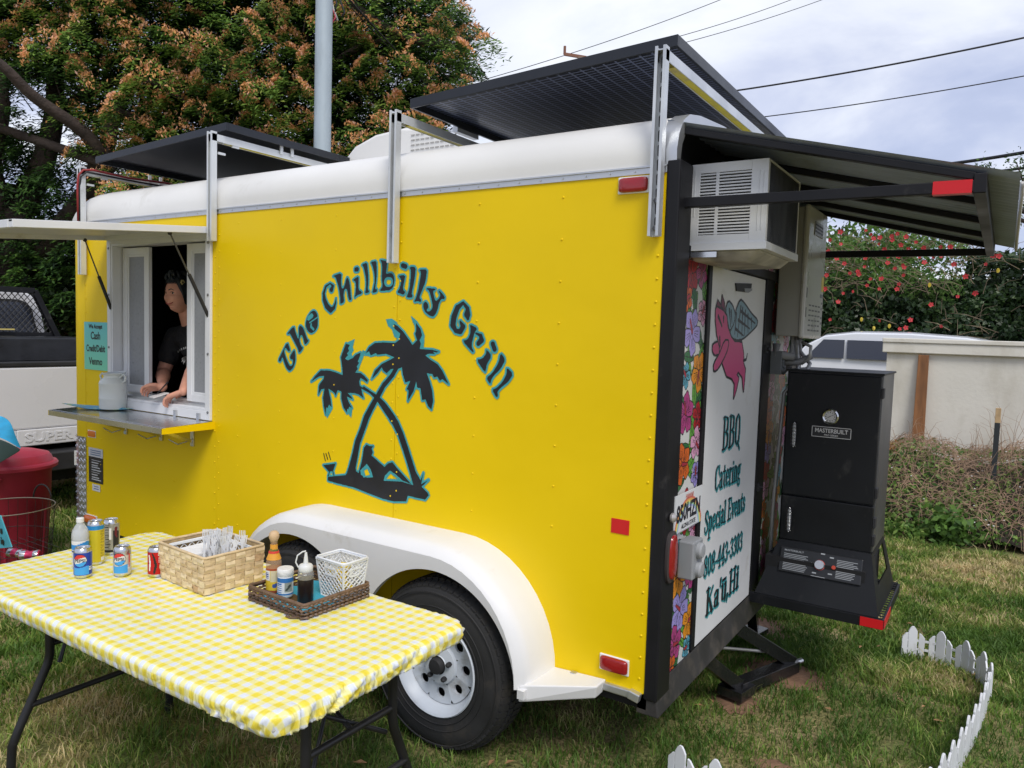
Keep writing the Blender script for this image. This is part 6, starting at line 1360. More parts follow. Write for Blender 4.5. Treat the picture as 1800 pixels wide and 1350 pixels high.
# ================================================================== WOMAN AT THE WINDOW
def capsules(mb, chain, n=14):
    "tapered round limbs: chain of (point, radius)"
    for (a, ra), (b_, rb) in zip(chain, chain[1:]):
        a = Vector(a); b_ = Vector(b_); L = (b_-a).length; k = max(2, int(L/.02)); mb.tube([a.lerp(b_, i/k) for i in range(k+1)], [ra+(rb-ra)*i/k for i in range(k+1)], n)
    for a, ra in chain: mb.sphere(Vector(a), ra, n, 8)
def remesh(o, vox, smooth_it=4):
    r_ = o.modifiers.new('remesh', 'REMESH'); r_.mode = 'VOXEL'; r_.voxel_size = vox; r_.use_smooth_shade = True
    s_ = o.modifiers.new('smooth', 'SMOOTH'); s_.factor = .5; s_.iterations = smooth_it
skin = M('skin', (.60, .29, .20), .48, var=(18, .12), spec=.4, bump=(60, .15))
HC = hit(317, 517, 1, .20)
fa = math.radians(-82)     # facing direction, mostly out of the window
FWv = Vector((math.cos(fa), math.sin(fa), -.12)).normalized(); LTv = Vector((0, 0, 1)).cross(FWv).normalized(); UPh = FWv.cross(LTv)
def hl(f, l, u): return HC+FWv*f+LTv*l+UPh*u      # head local: forward, left, up
def headpt(th, ph_):
    # th azimuth from forward, ph_ elevation
    cf, cl_, cu = math.cos(ph_)*math.cos(th), math.cos(ph_)*math.sin(th), math.sin(ph_)
    f, l, u = cf*.094, cl_*.074, cu*.116
    if u < 0:
        k = min(1, -u/.116); l *= 1-.28*k*k; f = f*(1-.10*k)+.012*k*(1 if cf > 0 else -.6)
        if cf > 0: f += .004
    def G(t0, p0, st, sp__): 
        dt = (th-t0+math.pi) % (2*math.pi)-math.pi; return math.exp(-(dt/st)**2-((ph_-p0)/sp__)**2)
    f += .019*G(0, -.17, .16, .13)+.011*G(0, .02, .12, .16)+.006*G(0, .30, .5, .12)+.009*G(0, -.46, .30, .10)+.011*G(0, -.86, .40, .16)-.007*G(0, -.64, .4, .07)
    f -= .010*G(.36, .10, .17, .10)+.010*G(-.36, .10, .17, .10); l += .004*(G(.8, -.2, .3, .25)-G(-.8, -.2, .3, .25)); f += .006*(G(.55, -.2, .25, .22)+G(-.55, -.2, .25, .22))
    return hl(f, l, u)
body = MB()
n1, n2 = 72, 56
body.grid(lambda u, v: headpt((u-.5)*2*math.pi, (v-.5)*math.pi*.998), n1, n2, cu=True)
neck0 = hl(-.03, 0, -.06); chest = hit(342, 618, 1, .34); chest = Vector((chest.x, .36, chest.z)); nb0 = neck0.lerp(chest, .62)
capsules(body, [(neck0, .053), (nb0, .056)])
shR = hit(309, 592, 1, .27); shL = shR+Vector((.36, .05, .0)); mid = (shR+shL)/2+Vector((0, .03, .02))
capsules(body, [(shR, .052), (mid, .07), (shL, .052)]); pel = mid+Vector((.02, .36, -.52)); capsules(body, [(mid-Vector((0, 0, .05)), .12), (pel, .15)])
for s_ in (-.09, .09): capsules(body, [(pel+Vector((s_, 0, -.05)), .085), (pel+Vector((s_, .03, -.45)), .06), (Vector((pel.x+s_, pel.y+.06, .53)), .045)])
haR = hit(285, 684, 1, .01); elR = hit(287, 655, 1, .20); haL = hit(302, 694, 1, -.025); wrL = hit(322, 688, 1, .02); elL = hit(345, 640, 1, .20)
capsules(body, [(shR, .050), (elR, .043)]); wrR = haR.lerp(elR, .32); capsules(body, [(elR, .043), (elR.lerp(wrR, .35), .044), (wrR, .026), (haR.lerp(wrR, .4), .029)])
capsules(body, [(shL, .050), (elL, .043)]); capsules(body, [(elL, .043), (elL.lerp(wrL, .35), .043), (wrL, .026)])
# hands: palm, four fingers, thumb
def hand(mb, wr, fwd, side, up, curl, ln=1.0, droop=.0):
    fwd = Vector(fwd).normalized(); side = (Vector(side)-fwd*Vector(side).dot(fwd)).normalized(); up = fwd.cross(side) if fwd.cross(side).dot(Vector(up)) > 0 else side.cross(fwd)
    palm = wr+fwd*.045
    for k in range(4): mb_l = wr+fwd*.02+side*(-.022+k*.0145); capsules(mb, [(mb_l, .0145), (wr+fwd*.078+side*(-.030+k*.0195), .0125)], 10)
    for k, L in enumerate((.062, .072, .076, .068)):
        p0 = wr+fwd*.080+side*(-.030+k*.0195); a1 = curl*.5; a2 = curl*1.3
        d1 = fwd*math.cos(a1)-up*math.sin(a1); d2 = fwd*math.cos(a2)-up*math.sin(a2); sp2 = side*(-.26+k*.17)
        p1 = p0+(d1+sp2).normalized()*L*.45*ln; p2 = p1+d2*L*.32*ln; d3 = fwd*math.cos(a2*1.35)-up*math.sin(a2*1.35); p3 = p2+d3*L*.25*ln
        capsules(mb, [(p0, .0088), (p1, .0078), (p2, .0072), (p3, .006)], 10)
    t0 = wr+fwd*.025+side*.030; capsules(mb, [(t0, .0135), (t0+side*.022+fwd*.024-up*.006, .0115), (t0+side*.022+fwd*.052-up*.014, .0095)], 10)
fl2 = Vector((-.55, -.45, -.25)); hand(body, wrL+Vector((0, 0, .0)), (-.75, -.42, -.35), (-.3, .75, 0), (0, 0, 1), .75)
hand(body, haR.lerp(wrR, .45), (-.80, -.50, -.10), (.45, -.75, .45), (-.2, .5, 1), .95, .85)
wm = thing('person', 'woman in a black t-shirt leaning out of the serving window with a pen and pad', 'person', (round(pel.x, 3), round(pel.y, 3), .47))
bo_ = obj('body', body, skin, wm, smooth=True, recalc=False); remesh(bo_, .0032, 2)
# ears
m_ = MB()
for s_ in (-1, 1): c = hl(-.008, s_*.073, -.005); m_.sphere(c, .018, 10, 8, (.8, .8, 1.5))
obj('ear', m_, skin, wm, smooth=True, kind='stuff')
# t-shirt
sh_ = MB(); capsules(sh_, [(shR+Vector((.015, 0, .0)), .066), (mid+Vector((0, .0, .0)), .105), (shL, .066)]); capsules(sh_, [(mid-Vector((0, -.02, .06)), .145), (pel+Vector((0, 0, .05)), .175)]); capsules(sh_, [(shR, .067), (shR.lerp(elR, .55), .066)]); capsules(sh_, [(shL, .067), (shL.lerp(elL, .55), .066)]); capsules(sh_, [(mid, .09), (nb0, .060)])
so2 = obj('t_shirt', sh_, M('shirt_black', (.016, .016, .018), .85, bump=(11, 1.0, .05)), wm, smooth=True, recalc=False); remesh(so2, .008, 4)
pn = MB(); capsules(pn, [(pel, .18), (pel+Vector((0, .02, -.1)), .17)]); 
for s_ in (-.09, .09): capsules(pn, [(pel+Vector((s_, 0, -.05)), .095), (pel+Vector((s_, .03, -.45)), .075), (Vector((pel.x+s_, pel.y+.06, .53)), .06)])
po = obj('trousers', pn, black_m, wm, smooth=True, recalc=False); remesh(po, .012, 2)
for s_ in (-.09, .09): 
    m_ = MB(); m_.box(pel.x+s_-.045, pel.x+s_+.045, pel.y-.06, pel.y+.15, .472, .54); obj('shoe', m_, black_r, wm, bevel=.02)
# hair: swept up, with curls over the brow
hm = M('hair_dark', (.016, .020, .024), .5, var=(40, .5)); hr = MB()
def hairpt(th, ph_):
    p = headpt(th, ph_); d = (p-HC).normalized(); return HC+d*((p-HC).length+.010+.003*math.sin(th*23+ph_*7))
vs = []; nn1, nn2 = 48, 20
def low(th):   # hairline elevation
    a = abs((th+math.pi) % (2*math.pi)-math.pi); return .62 if a < .75 else (.62-(a-.75)*1.9 if a < 1.35 else -.52)
hr.grid(lambda u, v: hairpt((u-.5)*2*math.pi, low((u-.5)*2*math.pi)+(math.pi/2-low((u-.5)*2*math.pi))*v*.999), nn1, nn2, cu=True)
hr.grid(lambda u, v: headpt((u-.5)*2*math.pi, low((u-.5)*2*math.pi)+(math.pi/2-low((u-.5)*2*math.pi))*v*.999), nn1, nn2, cu=True)
rr2 = random.Random(12)
for k in range(26):
    th = rr2.uniform(-1.2, 1.2); c = hairpt(th, rr2.uniform(.75, 1.25)); r_ = rr2.uniform(.014, .022); a0 = rr2.uniform(0, 6); ax1 = (FWv*rr2.uniform(-1, 1)+LTv*rr2.uniform(-1, 1)).normalized(); ax2 = UPh
    hr.tube([c+ax1*math.cos(a0+q*.7)*r_+ax2*(math.sin(a0+q*.7)*r_+.008)+FWv*q*.001 for q in range(8)], .007, 6)
c = hl(-.05, 0, .105); hr.sphere(c, .05, 14, 10, (1, 1, .8))
obj('hair', hr, hm, wm, smooth=True, recalc=False)
for s_ in (-1, 1):   # eyes, brows
    th = s_*.37; ec = headpt(th, .10)-FWv*.007; m_ = MB(); m_.sphere(ec, .0125, 12, 8, (1, 1, .62)); obj('eye', m_, M('eye_white', (.45, .42, .40), .25), wm, smooth=True)
    m_ = MB(); m_.sphere(ec+FWv*.0075, .0065, 10, 8); obj('iris', m_, M('iris_dark', (.02, .012, .01), .2), wm, smooth=True)
    m_ = MB(); m_.tube([headpt(s_*.16, .27)+FWv*.001, headpt(s_*.36, .33)+FWv*.001, headpt(s_*.58, .25)+FWv*.001], [.003, .0032, .0015], 6); obj('eyebrow', m_, hm, wm, smooth=True)
    m_ = MB(); m_.tube([headpt(s_*.2, .14)+FWv*.0005, headpt(s_*.37, .185)+FWv*.0005, headpt(s_*.54, .12)+FWv*.0005], .0018, 6); obj('eyelid', m_, M('lash_dark', (.05, .02, .015), .5), wm, smooth=True)
m_ = MB(); m_.tube([headpt(-.50, -.37)+FWv*.001, headpt(-.26, -.46)+FWv*.0015, headpt(0, -.49)+FWv*.002, headpt(.26, -.46)+FWv*.0015, headpt(.50, -.37)+FWv*.001], [.0012, .0040, .0048, .0040, .0012], 8); obj('mouth', m_, M('lips', (.36, .08, .07), .4), wm, smooth=True)
m_ = MB(); c = hl(.03, .058, .075)
for k in range(6): a = k*math.pi/3; m_.sphere(c+UPh*math.sin(a)*.011+FWv*math.cos(a)*.011+LTv*.006, .006, 8, 6)
obj('hair_flower', m_, M('clip_gold', (.45, .38, .16), .4), wm, smooth=True, kind='stuff')
# print on the shirt front and upper arm side
m_ = MB(); pc = hit(331, 628, 1, .27)
pr_n = (CAM-pc).normalized(); ux = Vector((pr_n.y, -pr_n.x, 0)).normalized(); uz = pr_n.cross(ux)*-1
if uz.z < 0: uz = -uz
ux = -ux if ux.dot(RGT) < 0 else ux
# notepad and pen
npd = thing('order_pad', 'small white order pad in the hands of the woman', 'notepad', (0, 0, 0)); pc = hit(275, 695, 1, -.03)
m_ = MB(); fx_ = Vector((.9, -.25, .03)).normalized(); fy_ = Vector((.25, .85, .25)).normalized()
q4_ = [pc-fx_*.04-fy_*.03, pc+fx_*.045-fy_*.03, pc+fx_*.045+fy_*.06, pc-fx_*.04+fy_*.06]; m_.hexa([p-Vector((0, 0, .006)) for p in q4_], q4_); obj('pad', m_, M('paper_white', (.74, .72, .70), .7), npd)
pe = MB(); p0 = pc+Vector((-.015, .01, .005)); pe.tube([p0, p0+Vector((.06, .035, .075))], [.003, .005], 8); pe_ = obj('pen', pe, black_m, smooth=50); tag(pe_, 'black pen in the right hand of the woman', 'pen')
m_ = MB()
def palm_print(c, u_, v_, s_):
    for a in (-.5, .1, .6, 1.2, 1.9, 2.5, 3.1, 3.7):
        p1 = c+u_*math.cos(a)*s_*.5+v_*math.sin(a)*s_*.5; p2 = c+u_*math.cos(a)*s_+v_*(math.sin(a)*s_-.3*s_); w_ = v_*(.10*s_)
        m_.add([c-w_*.5, p1-w_, p2, p1+w_], [(0, 1, 2, 3)])
    m_.add([c-u_*.08*s_, c+u_*.1*s_, c+u_*.25*s_-v_*1.2*s_, c+u_*.05*s_-v_*1.2*s_], [(0, 1, 2, 3)])
bpy.context.view_layer.update(); dg_ = bpy.context.evaluated_depsgraph_get(); sh_ev = so2.evaluated_get(dg_); inv_ = so2.matrix_world.inverted()
def on_shirt(x, y):
    h_ = hit(x, y, 1, .2); d_ = (h_-CAM).normalized(); ok_, loc_, nrm_, _ = sh_ev.ray_cast(inv_ @ CAM, inv_.to_3x3() @ d_)
    return (so2.matrix_world @ loc_)-d_*.0025 if ok_ else h_
m_ = MB()
for a in (-.6, .1, .7, 1.4, 2.1, 2.8, 3.5, 4.2):
    c_ = (326, 631); e_ = (c_[0]+7.5*math.cos(a), c_[1]-7.5*math.sin(a)+3); mid_ = (c_[0]+4.5*math.cos(a), c_[1]-4.5*math.sin(a)); nx_ = (-math.sin(a)*1.6, -math.cos(a)*1.6)
    m_.add([on_shirt(*c_), on_shirt(mid_[0]+nx_[0], mid_[1]+nx_[1]), on_shirt(*e_), on_shirt(mid_[0]-nx_[0], mid_[1]-nx_[1])], [(0, 1, 2, 3)])
m_.add([on_shirt(325.2, 632), on_shirt(327, 632), on_shirt(329.5, 646), on_shirt(327.5, 646)], [(0, 1, 2, 3)])
for k, (a, b) in enumerate(((312, 617), (315, 614.5), (318, 612.5), (322, 611), (325, 610), (328, 609.5))): m_.add([on_shirt(a, b), on_shirt(a+1.8, b-.8), on_shirt(a+2.2, b+2.6), on_shirt(a+.6, b+3.4)], [(0, 1, 2, 3)])
obj('shirt_print', m_, M('print_white', (.62, .62, .60), .7), wm, recalc=False, kind='stuff')
# ================================================================== LEFT EDGE: BIN, WIRE BASKET, CLOTH
bn = thing('trash_can', 'round dark red plastic trash can with a domed lid beside the front of the trailer', 'trash can', (-4.92, -.07, 0)); bc = (-4.92, -.07, 0)
redp = M('bin_red', (.30, .018, .035), .45, var=(4, .12), dirt=(6, .62, .82, (.20, .06, .06)), bump=(12, .1)); redl = M('bin_lid_red', (.46, .035, .07), .42, var=(4, .08), dirt=(6, .6, .82, (.30, .10, .10)))
m_ = MB(); m_.lathe([(.20, 0), (.205, .01), (.235, .40), (.242, .41), (.25, .66), (.262, .68), (.262, .70)], 48, bc, cap=False); m_.lathe([(.001, .01), (.2, .01)], 48, bc, cap=False)
for k in range(10): a = k*2*math.pi/10; m_.hexa([(bc[0]+math.cos(a+s_)*r_, bc[1]+math.sin(a+s_)*r_, .02) for s_, r_ in ((-.04, .20), (-.03, .215), (.03, .215), (.04, .20))], [(bc[0]+math.cos(a+s_)*r_, bc[1]+math.sin(a+s_)*r_, .40) for s_, r_ in ((-.04, .23), (-.03, .243), (.03, .243), (.04, .23))])
obj('bin_body', m_, redp, bn, smooth=35)
m_ = MB(); m_.lathe([(.268, .690), (.290, .694), (.293, .715), (.285, .728), (.262, .733), (.250, .765), (.235, .785), (.15, .81), (.001, .82)], 48, bc, cap=False); obj('bin_lid', m_, redl, bn, smooth=35)
for a in (math.radians(-60), math.radians(120)):
    m_ = MB(); d = Vector((math.cos(a), math.sin(a), 0)); s2_ = Vector((-d.y, d.x, 0)); c = Vector(bc)
    m_.tube([c+d*.25-s2_*.10+Vector((0, 0, .65)), c+d*.285-s2_*.10+Vector((0, 0, .63)), c+d*.285+s2_*.10+Vector((0, 0, .63)), c+d*.25+s2_*.10+Vector((0, 0, .65))], .013, 8); obj('bin_handle', m_, redl, bn, smooth=50)
# blue cloth over the lid
m_ = MB(); A_ = [hit(*q, 1, yy) for q, yy in (((-40, 735), -.30), ((17, 724), -.30), ((22, 760), -.34), ((39, 788), -.40))]
top_ = [hit(-60, 728, 1, -.26), hit(17, 724, 1, -.26), hit(24, 758, 1, -.30), hit(39, 789, 1, -.33)]
low_ = [hit(-60, 760, 1, -.42), hit(-20, 764, 1, -.42), hit(10, 772, 1, -.40), hit(39, 790, 1, -.34)]
bot_ = [hit(-60, 845, 1, -.36), hit(-20, 828, 1, -.36), hit(5, 812, 1, -.36), hit(38, 791, 1, -.338)]
m_.add(top_+low_, [(0, 1, 5, 4), (1, 2, 6, 5), (2, 3, 7, 6)]); m_.add(low_+bot_, [(0, 1, 5, 4), (1, 2, 6, 5), (2, 3, 7, 6)], 1)  # lower strip takes a darker grey-green than the top
bc_ = obj('blue_banner', m_, [M('banner_blue', (.02, .38, .66), .45, var=(12, .15)), M('banner_dark', (.07, .12, .12), .6)]); so_ = bc_.modifiers.new('solid', 'SOLIDIFY'); so_.thickness = .006; su_ = bc_.modifiers.new('soft', 'SUBSURF'); su_.levels = 2; su_.render_levels = 3; bc_.data.polygons.foreach_set('use_smooth', [True]*len(bc_.data.polygons))
tag(bc_, 'bright blue folded plastic sheet propped on the lid of the red trash can', 'plastic sheet')
# wire basket stand
wbx = thing('wire_basket', 'tall round dark wire basket standing in front of the red trash can', 'wire basket', (-3.98, -.50, 0)); wc = Vector((-3.98, -.50, 0)); wm_ = M('wire_dark', (.035, .03, .03), .5, .5); wl = M('wire_pale', (.22, .19, .15), .5, .4)
for z, r_, mt in ((.62, .25, wl), (.44, .235, wm_), (.24, .22, wm_), (.02, .20, wm_)):
    m_ = MB(); m_.tube([wc+Vector((r_*math.cos(a), r_*math.sin(a), z)) for a in [2*math.pi*q/40 for q in range(40)]], .0035 if z > .5 else .002, 6, closed=True); obj('hoop', m_, mt, wbx, smooth=True)
m_ = MB()
for q in range(30): a = 2*math.pi*q/30; m_.tube([wc+Vector((.20*math.cos(a), .20*math.sin(a), .0)), wc+Vector((.25*math.cos(a), .25*math.sin(a), .62))], .0013, 4)
obj('wires', m_, wm_, wbx, kind='stuff')
for a in (-.9, 1.9):
    d = Vector((math.cos(a), math.sin(a), 0)); s2_ = Vector((-d.y, d.x, 0)); m_ = MB(); m_.tube([wc+d*.25+s2_*.07*math.cos(q)+Vector((0, 0, .62+.09*math.sin(q))) for q in [math.pi*k/10 for k in range(11)]], .005, 8); obj('basket_handle', m_, wm_, wbx, smooth=True)
m_ = MB()
for k in range(9): m_.tube([wc+Vector((-.2, -.2+k*.05, .36)), wc+Vector((.2, -.2+k*.05, .36))], .0015, 4)
obj('wire_floor', m_, wm_, wbx, kind='stuff')
cpos = hit(45, 972, 2, .40)
for k, (px, py, lab) in enumerate(((30, 972, 'crushed pink and silver drink can lying in the wire basket, the left one'), (53, 975, 'crushed pink and silver drink can lying in the wire basket, the right one'))):
    m_ = MB(); c = hit(px, py, 2, .40); a = .3+k*.5; d = Vector((math.cos(a), math.sin(a), 0)); s2_ = Vector((-d.y, d.x, 0)); rr2 = random.Random(k)
    vs = []; n_ = 18
    for i, (t2, r_) in enumerate(((-.055, .024), (-.05, .030), (-.02, .031), (.0, .024), (.02, .030), (.045, .031), (.052, .026))):
        for q in range(n_): ang = 2*math.pi*q/n_; vs.append(c+d*t2+s2_*math.cos(ang)*r_*rr2.uniform(.9, 1.1)+Vector((0, 0, math.sin(ang)*r_*.85)))
    m_.add(vs, [(i*n_+q, i*n_+(q+1) % n_, (i+1)*n_+(q+1) % n_, (i+1)*n_+q) for i in range(6) for q in range(n_)]+[tuple(range(n_)), tuple(6*n_+q for q in range(n_))])
    for i in range(len(m_.f)): m_.m[i] = 1 if (i//n_) % 3 == 1 else 0
    o = obj('crushed_can', m_, [M('can_pink', (.55, .04, .12), .3, .4), canm], smooth=40); tag(o, lab, 'drink can', 'crushed cans in the wire basket')
# turquoise sign hanging in the basket
q_ = [hit(-50, 905, 1, -.74), hit(0, 906, 1, -.74), hit(20, 962, 1, -.74), hit(-50, 968, 1, -.74)]
m_ = MB(); m_.hexa([p+Vector((0, .006, 0)) for p in q_], q_); ss = thing('small_sign', 'turquoise card sign with black letters hooked on the wire basket', 'sign', tuple(q_[0])); obj('card', m_, M('card_turquoise', (.06, .34, .42), .5, var=(9, .2)), ss)
m_ = MB(); put_text(m_, 'ie', lambda u, v: tuple(hit(4, 957, 1, -.743)+Vector((u, -.0, v))), .06, .002, 1); put_text(m_, 'e', lambda u, v: tuple(hit(2, 938, 1, -.743)+Vector((u, -.0, v))), .06, .002, 1); obj('lettering', m_, ink, ss, recalc=False)
# ================================================================== PICKET FENCES
pvc = M('fence_white', (.74, .75, .77), .35, var=(8, .05), dirt=(20, .66, .85, (.42, .42, .34)))
def mini_fence(label, path, upto, phase=0):
    "sections of three pickets on two rails along a ground path"
    pts = [Vector((p[0], p[1], 0)) for p in path]; seg = [(b-a).length for a, b in zip(pts, pts[1:])]; tot = sum(seg)
    def pos(d):
        for a, b, L in zip(pts, pts[1:], seg):
            if d <= L: return a.lerp(b, d/L), (b-a).normalized()
            d -= L
        return pts[-1]+(pts[-1]-pts[-2]).normalized()*d, (pts[-1]-pts[-2]).normalized()
    o = thing('picket_fence', label, 'picket fence', tuple(pts[0]), 'low white picket fences on the lawn')
    d = 0; k = phase
    wds = (.030, .048, .030, .014)
    while d < min(tot, upto):
        w_ = wds[k % 4]
        if k % 4 < 3:
            c, t_ = pos(d+w_/2); n_ = Vector((-t_.y, t_.x, 0)); H_ = (.150, .185, .150)[k % 4]
            if k % 4 == 0: prof_ = [(-w_/2, -.01), (w_/2, -.01), (w_/2, H_-.002), (w_*.1, H_-.006), (-w_/2, H_-.028)]
            elif k % 4 == 2: prof_ = [(-w_/2, -.01), (w_/2, -.01), (w_/2, H_-.028), (-w_*.1, H_-.006), (-w_/2, H_-.002)]
            else: prof_ = [(-w_/2, -.01), (w_/2, -.01), (w_/2, H_-.028), (w_*.3, H_-.010), (w_*.12, H_), (-w_*.12, H_), (-w_*.3, H_-.010), (-w_/2, H_-.028)]
            tl_ = random.Random(k).uniform(-.02, .02)
            m_ = MB(); m_.prism(prof_, lambda u, v, ww: tuple(c+t_*(u+v*tl_)+n_*(ww-.004)+Vector((0, 0, v))), .009); obj('picket', m_, pvc, o, bevel=.0015)
        d += w_+.005; k += 1
    for z in (.055, .105):
        m_ = MB(); dd = 0; P_l = []
        while dd < min(tot, upto): P_l.append(pos(dd)[0]+Vector((0, 0, z))); dd += .03
        for a, b in zip(P_l, P_l[1:]): m_.bar(a, b+(b-a)*.05, .005, .012)
        obj('rail', m_, pvc, o)
    return o
fpath = [(.654, 2.10), (.728, 2.135), (.812, 2.15), (.884, 2.125), (.952, 2.09), (1.008, 2.03), (1.056, 1.95), (1.085, 1.82), (1.067, 1.56), (1.04, 1.30), (1.015, 1.15), (.998, 1.03), (.975, .88), (.94, .70), (.89, .50), (.83, .3)]
mini_fence('curved low white plastic picket fence on the lawn right of the smoker', fpath, 2.3)
a_ = hit(1180, 1312, 2, .16); b_ = hit(1262, 1342, 2, .16)
mini_fence('short piece of low white picket fence at the bottom edge behind the wheel', [(a_.x-.01, a_.y), (a_.x+.10, a_.y-.03), (b_.x, b_.y-.02), (b_.x+.08, b_.y-.10)], .36, 0)
# ================================================================== WALL, BOARDS, BRAMBLES
wallm = M('wall_cream', (.74, .71, .63), .8, var=(1.2, .05), dirt=(1.8, .50, .80, (.52, .48, .39), (1, 1, .4)), bump=(25, .2))
wl_ = thing('garden_wall', 'cream rendered wall with a moulded coping behind the brambles', 'wall', (-.14, 7, 0))
m_ = MB(); m_.box(-.10, 9, 7.04, 7.22, 0, 1.67); obj('wall_face', m_, wallm, wl_)
m_ = MB(); m_.box(-.145, 9.05, 6.99, 7.27, 1.67, 1.785); m_.box(-.15, 9.06, 6.975, 7.285, 1.785, 1.835); obj('coping', m_, wallm, wl_, bevel=.008)
wood = M('board_brown', (.26, .115, .045), .7, var=(14, .35, (1, 1, .12)), dirt=(8, .55, .7, (.14, .06, .025), (4, 4, .3)))
m_ = MB(); m_.hexa([(.215, 6.88, .02), (.35, 6.88, .02), (.35, 6.915, .02), (.215, 6.915, .02)], [(.225, 6.99, 1.655), (.33, 6.99, 1.655), (.33, 7.03, 1.655), (.225, 7.03, 1.655)]); o = obj('wooden_board', m_, wood, bevel=.004); tag(o, 'tall reddish brown board leaning against the cream wall', 'board')
m_ = MB(); m_.box(1.0, 1.045, 5.78, 5.82, 0, 1.06); m_.box(1.0, 1.045, 5.78, 5.82, 1.06, 1.20, 1); o = obj('wooden_stake', m_, [M('stake_dark', (.03, .035, .04), .6), M('stake_wood', (.52, .36, .20), .7, var=(20, .2))], bevel=.003); tag(o, 'square wooden stake with a dark painted lower half standing in the brambles', 'stake')
def leaf_field(centers, sizes, nrm_bias, rnd, seed, shape=.45, tilt=1.0, droop=None):
    "numpy: one pointed quad per centre; returns verts (n,4,3)"
    r = np.random.default_rng(seed); n = len(centers)
    nv = r.normal(0, 1, (n, 3))*tilt+np.asarray(nrm_bias); nv /= np.linalg.norm(nv, axis=1)[:, None]
    tv = r.normal(0, 1, (n, 3));
    if droop is not None: tv = tv*.6+droop
    tv -= nv*(tv*nv).sum(1)[:, None]; tv /= np.linalg.norm(tv, axis=1)[:, None]; bv = np.cross(nv, tv)
    s_ = np.asarray(sizes)[:, None]
    return np.stack([centers-tv*s_*.5, centers+bv*s_*shape*.5+nv*s_*.06, centers+tv*s_*.5, centers-bv*s_*shape*.5+nv*s_*.06], 1)
def quads_obj(name, V, rnd, mat, parent=None, **props):
    n = len(V); off = np.array(root_of(parent).location) if parent else 0
    return mesh_np(name, V.reshape(-1, 3)-off, np.arange(n*4), np.arange(n)*4, np.full(n, 4), mat, np.repeat(rnd, 4), parent, **props)
bram = thing('bramble_mound', 'tangled heap of dry brown vines and green weeds in front of the cream wall', 'brambles', (.9, 6, 0))
def mound_h(x, y):
    ridge = .56+.10*math.sin(x*2.1+.4)+.12*(x > .7)*(min((x-.7), .5)/.5)+.06*math.sin(x*5.3); f = max(0, min(1, (y-5.0)/1.25)); return ridge*(1-(1-f)**1.7)
m_ = MB(); m_.grid(lambda u, v: (-1.2+u*6, 5.12+v*1.8, max(-.02, mound_h(-1.2+u*6, 5.12+v*1.8)*.86+.03*math.sin(u*70)*math.cos(v*23)-.03)), 120, 30)
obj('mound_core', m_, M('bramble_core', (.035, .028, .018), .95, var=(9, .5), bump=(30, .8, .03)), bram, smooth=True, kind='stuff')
r = np.random.default_rng(31); m_ = MB(); 
for k in range(3900):
    x = r.uniform(-.5, 4.7); y = r.uniform(5.2, 6.9); z = mound_h(x, y)+r.uniform(-.02, .05); L = r.uniform(.15, .5); a = r.uniform(-math.pi, 0) if r.random() < .8 else r.uniform(0, math.pi)
    dxx, dyy = math.cos(a)*L*.8, math.sin(a)*L*.7; up = r.uniform(.0, .14); pts = []
    for q in range(6): t_ = q/5; X, Y = x+dxx*t_+.02*math.sin(t_*9+k), y+dyy*t_; pts.append((X, Y, max(.01, mound_h(X, max(Y, 5.13))*(.95)+up*math.sin(t_*math.pi)+.02+.012*math.sin(k+t_*7)) if Y > 5.12 else .02+.1*(1-t_)))
    rad = r.uniform(.0012, .0034); m_.tube(pts, [rad, rad, rad, rad*.8, rad*.6, rad*.3], 3, cap=False)
for k in range(190):
    x = r.uniform(-.4, 3); y = r.uniform(5.5, 6.8); z = mound_h(x, y); L = r.uniform(.15, .42)*(1.35 if x > .9 else .8); a = r.uniform(0, 6.28); m_.tube([(x, y, z-.05), (x+math.cos(a)*L*.15, y, z+L*.5), (x+math.cos(a)*L*.35, y+.02, z+L*.9), (x+math.cos(a)*L*.6, y+.02, z+L)], [.003, .0022, .0015, .0008], 3, cap=False)
obj('dry_vines', m_, M('vine_brown', (.36, .24, .16), .85, var=(3, .45)), bram, kind='stuff', recalc=False)
n = 22000; x = r.uniform(-.6, 4.8, n); y = 5.08+1.8*r.random(n)**1.3; gk = noise2(x*2.2, y*2.5, 4)*.7+noise2(x*6, y*6, 5)*.3; keep = r.random(n) < np.clip((gk-.32)*2.0+(.55-(y-5.1)*.50)+(.65-x)*.25, 0.04, 1); x, y = x[keep], y[keep]
z = np.array([mound_h(a, b) for a, b in zip(x, y)])+r.uniform(-.03, .05, len(x)); C_ = np.stack([x, y, np.maximum(z, .015)], 1)
leafm = attr_mat('weed_leaves', [(0, (.05, .11, .02)), (.5, (.12, .23, .045)), (1, (.27, .36, .09))], .5, .3)
quads_obj('weed_leaves', leaf_field(C_, r.uniform(.025, .065, len(C_)), (0, -.5, .8), 0, 5, .6), r.random(len(C_)), leafm, bram, kind='stuff')
n = 520; cx = hit(1668, 925, 2, .1); C_ = np.stack([cx.x+r.normal(0, .09, n), 5.13+r.normal(0, .06, n)-.05, np.abs(r.normal(.12, .08, n))+.01], 1)
quads_obj('broad_leaves', leaf_field(C_, r.uniform(.05, .10, n), (0, -.8, .7), 0, 6, .55), r.random(n)*.6, leafm, bram, kind='stuff')
n = 900; C_ = np.stack([r.uniform(-.3, .55, n), r.uniform(4.85, 5.2, n), r.uniform(.01, .14, n)], 1)
quads_obj('low_weeds', leaf_field(C_, r.uniform(.03, .07, n), (0, -.4, .9), 0, 6, .5), r.random(n), leafm, bram, kind='stuff')
m_ = MB()
for k in range(90): x = r.uniform(-.2, 2.6); y = r.uniform(5.1, 6.3); m_.sphere((x, y, mound_h(x, max(y, 5.2))+r.uniform(.02, .07)), .009, 6, 4, (1, 1, .6))
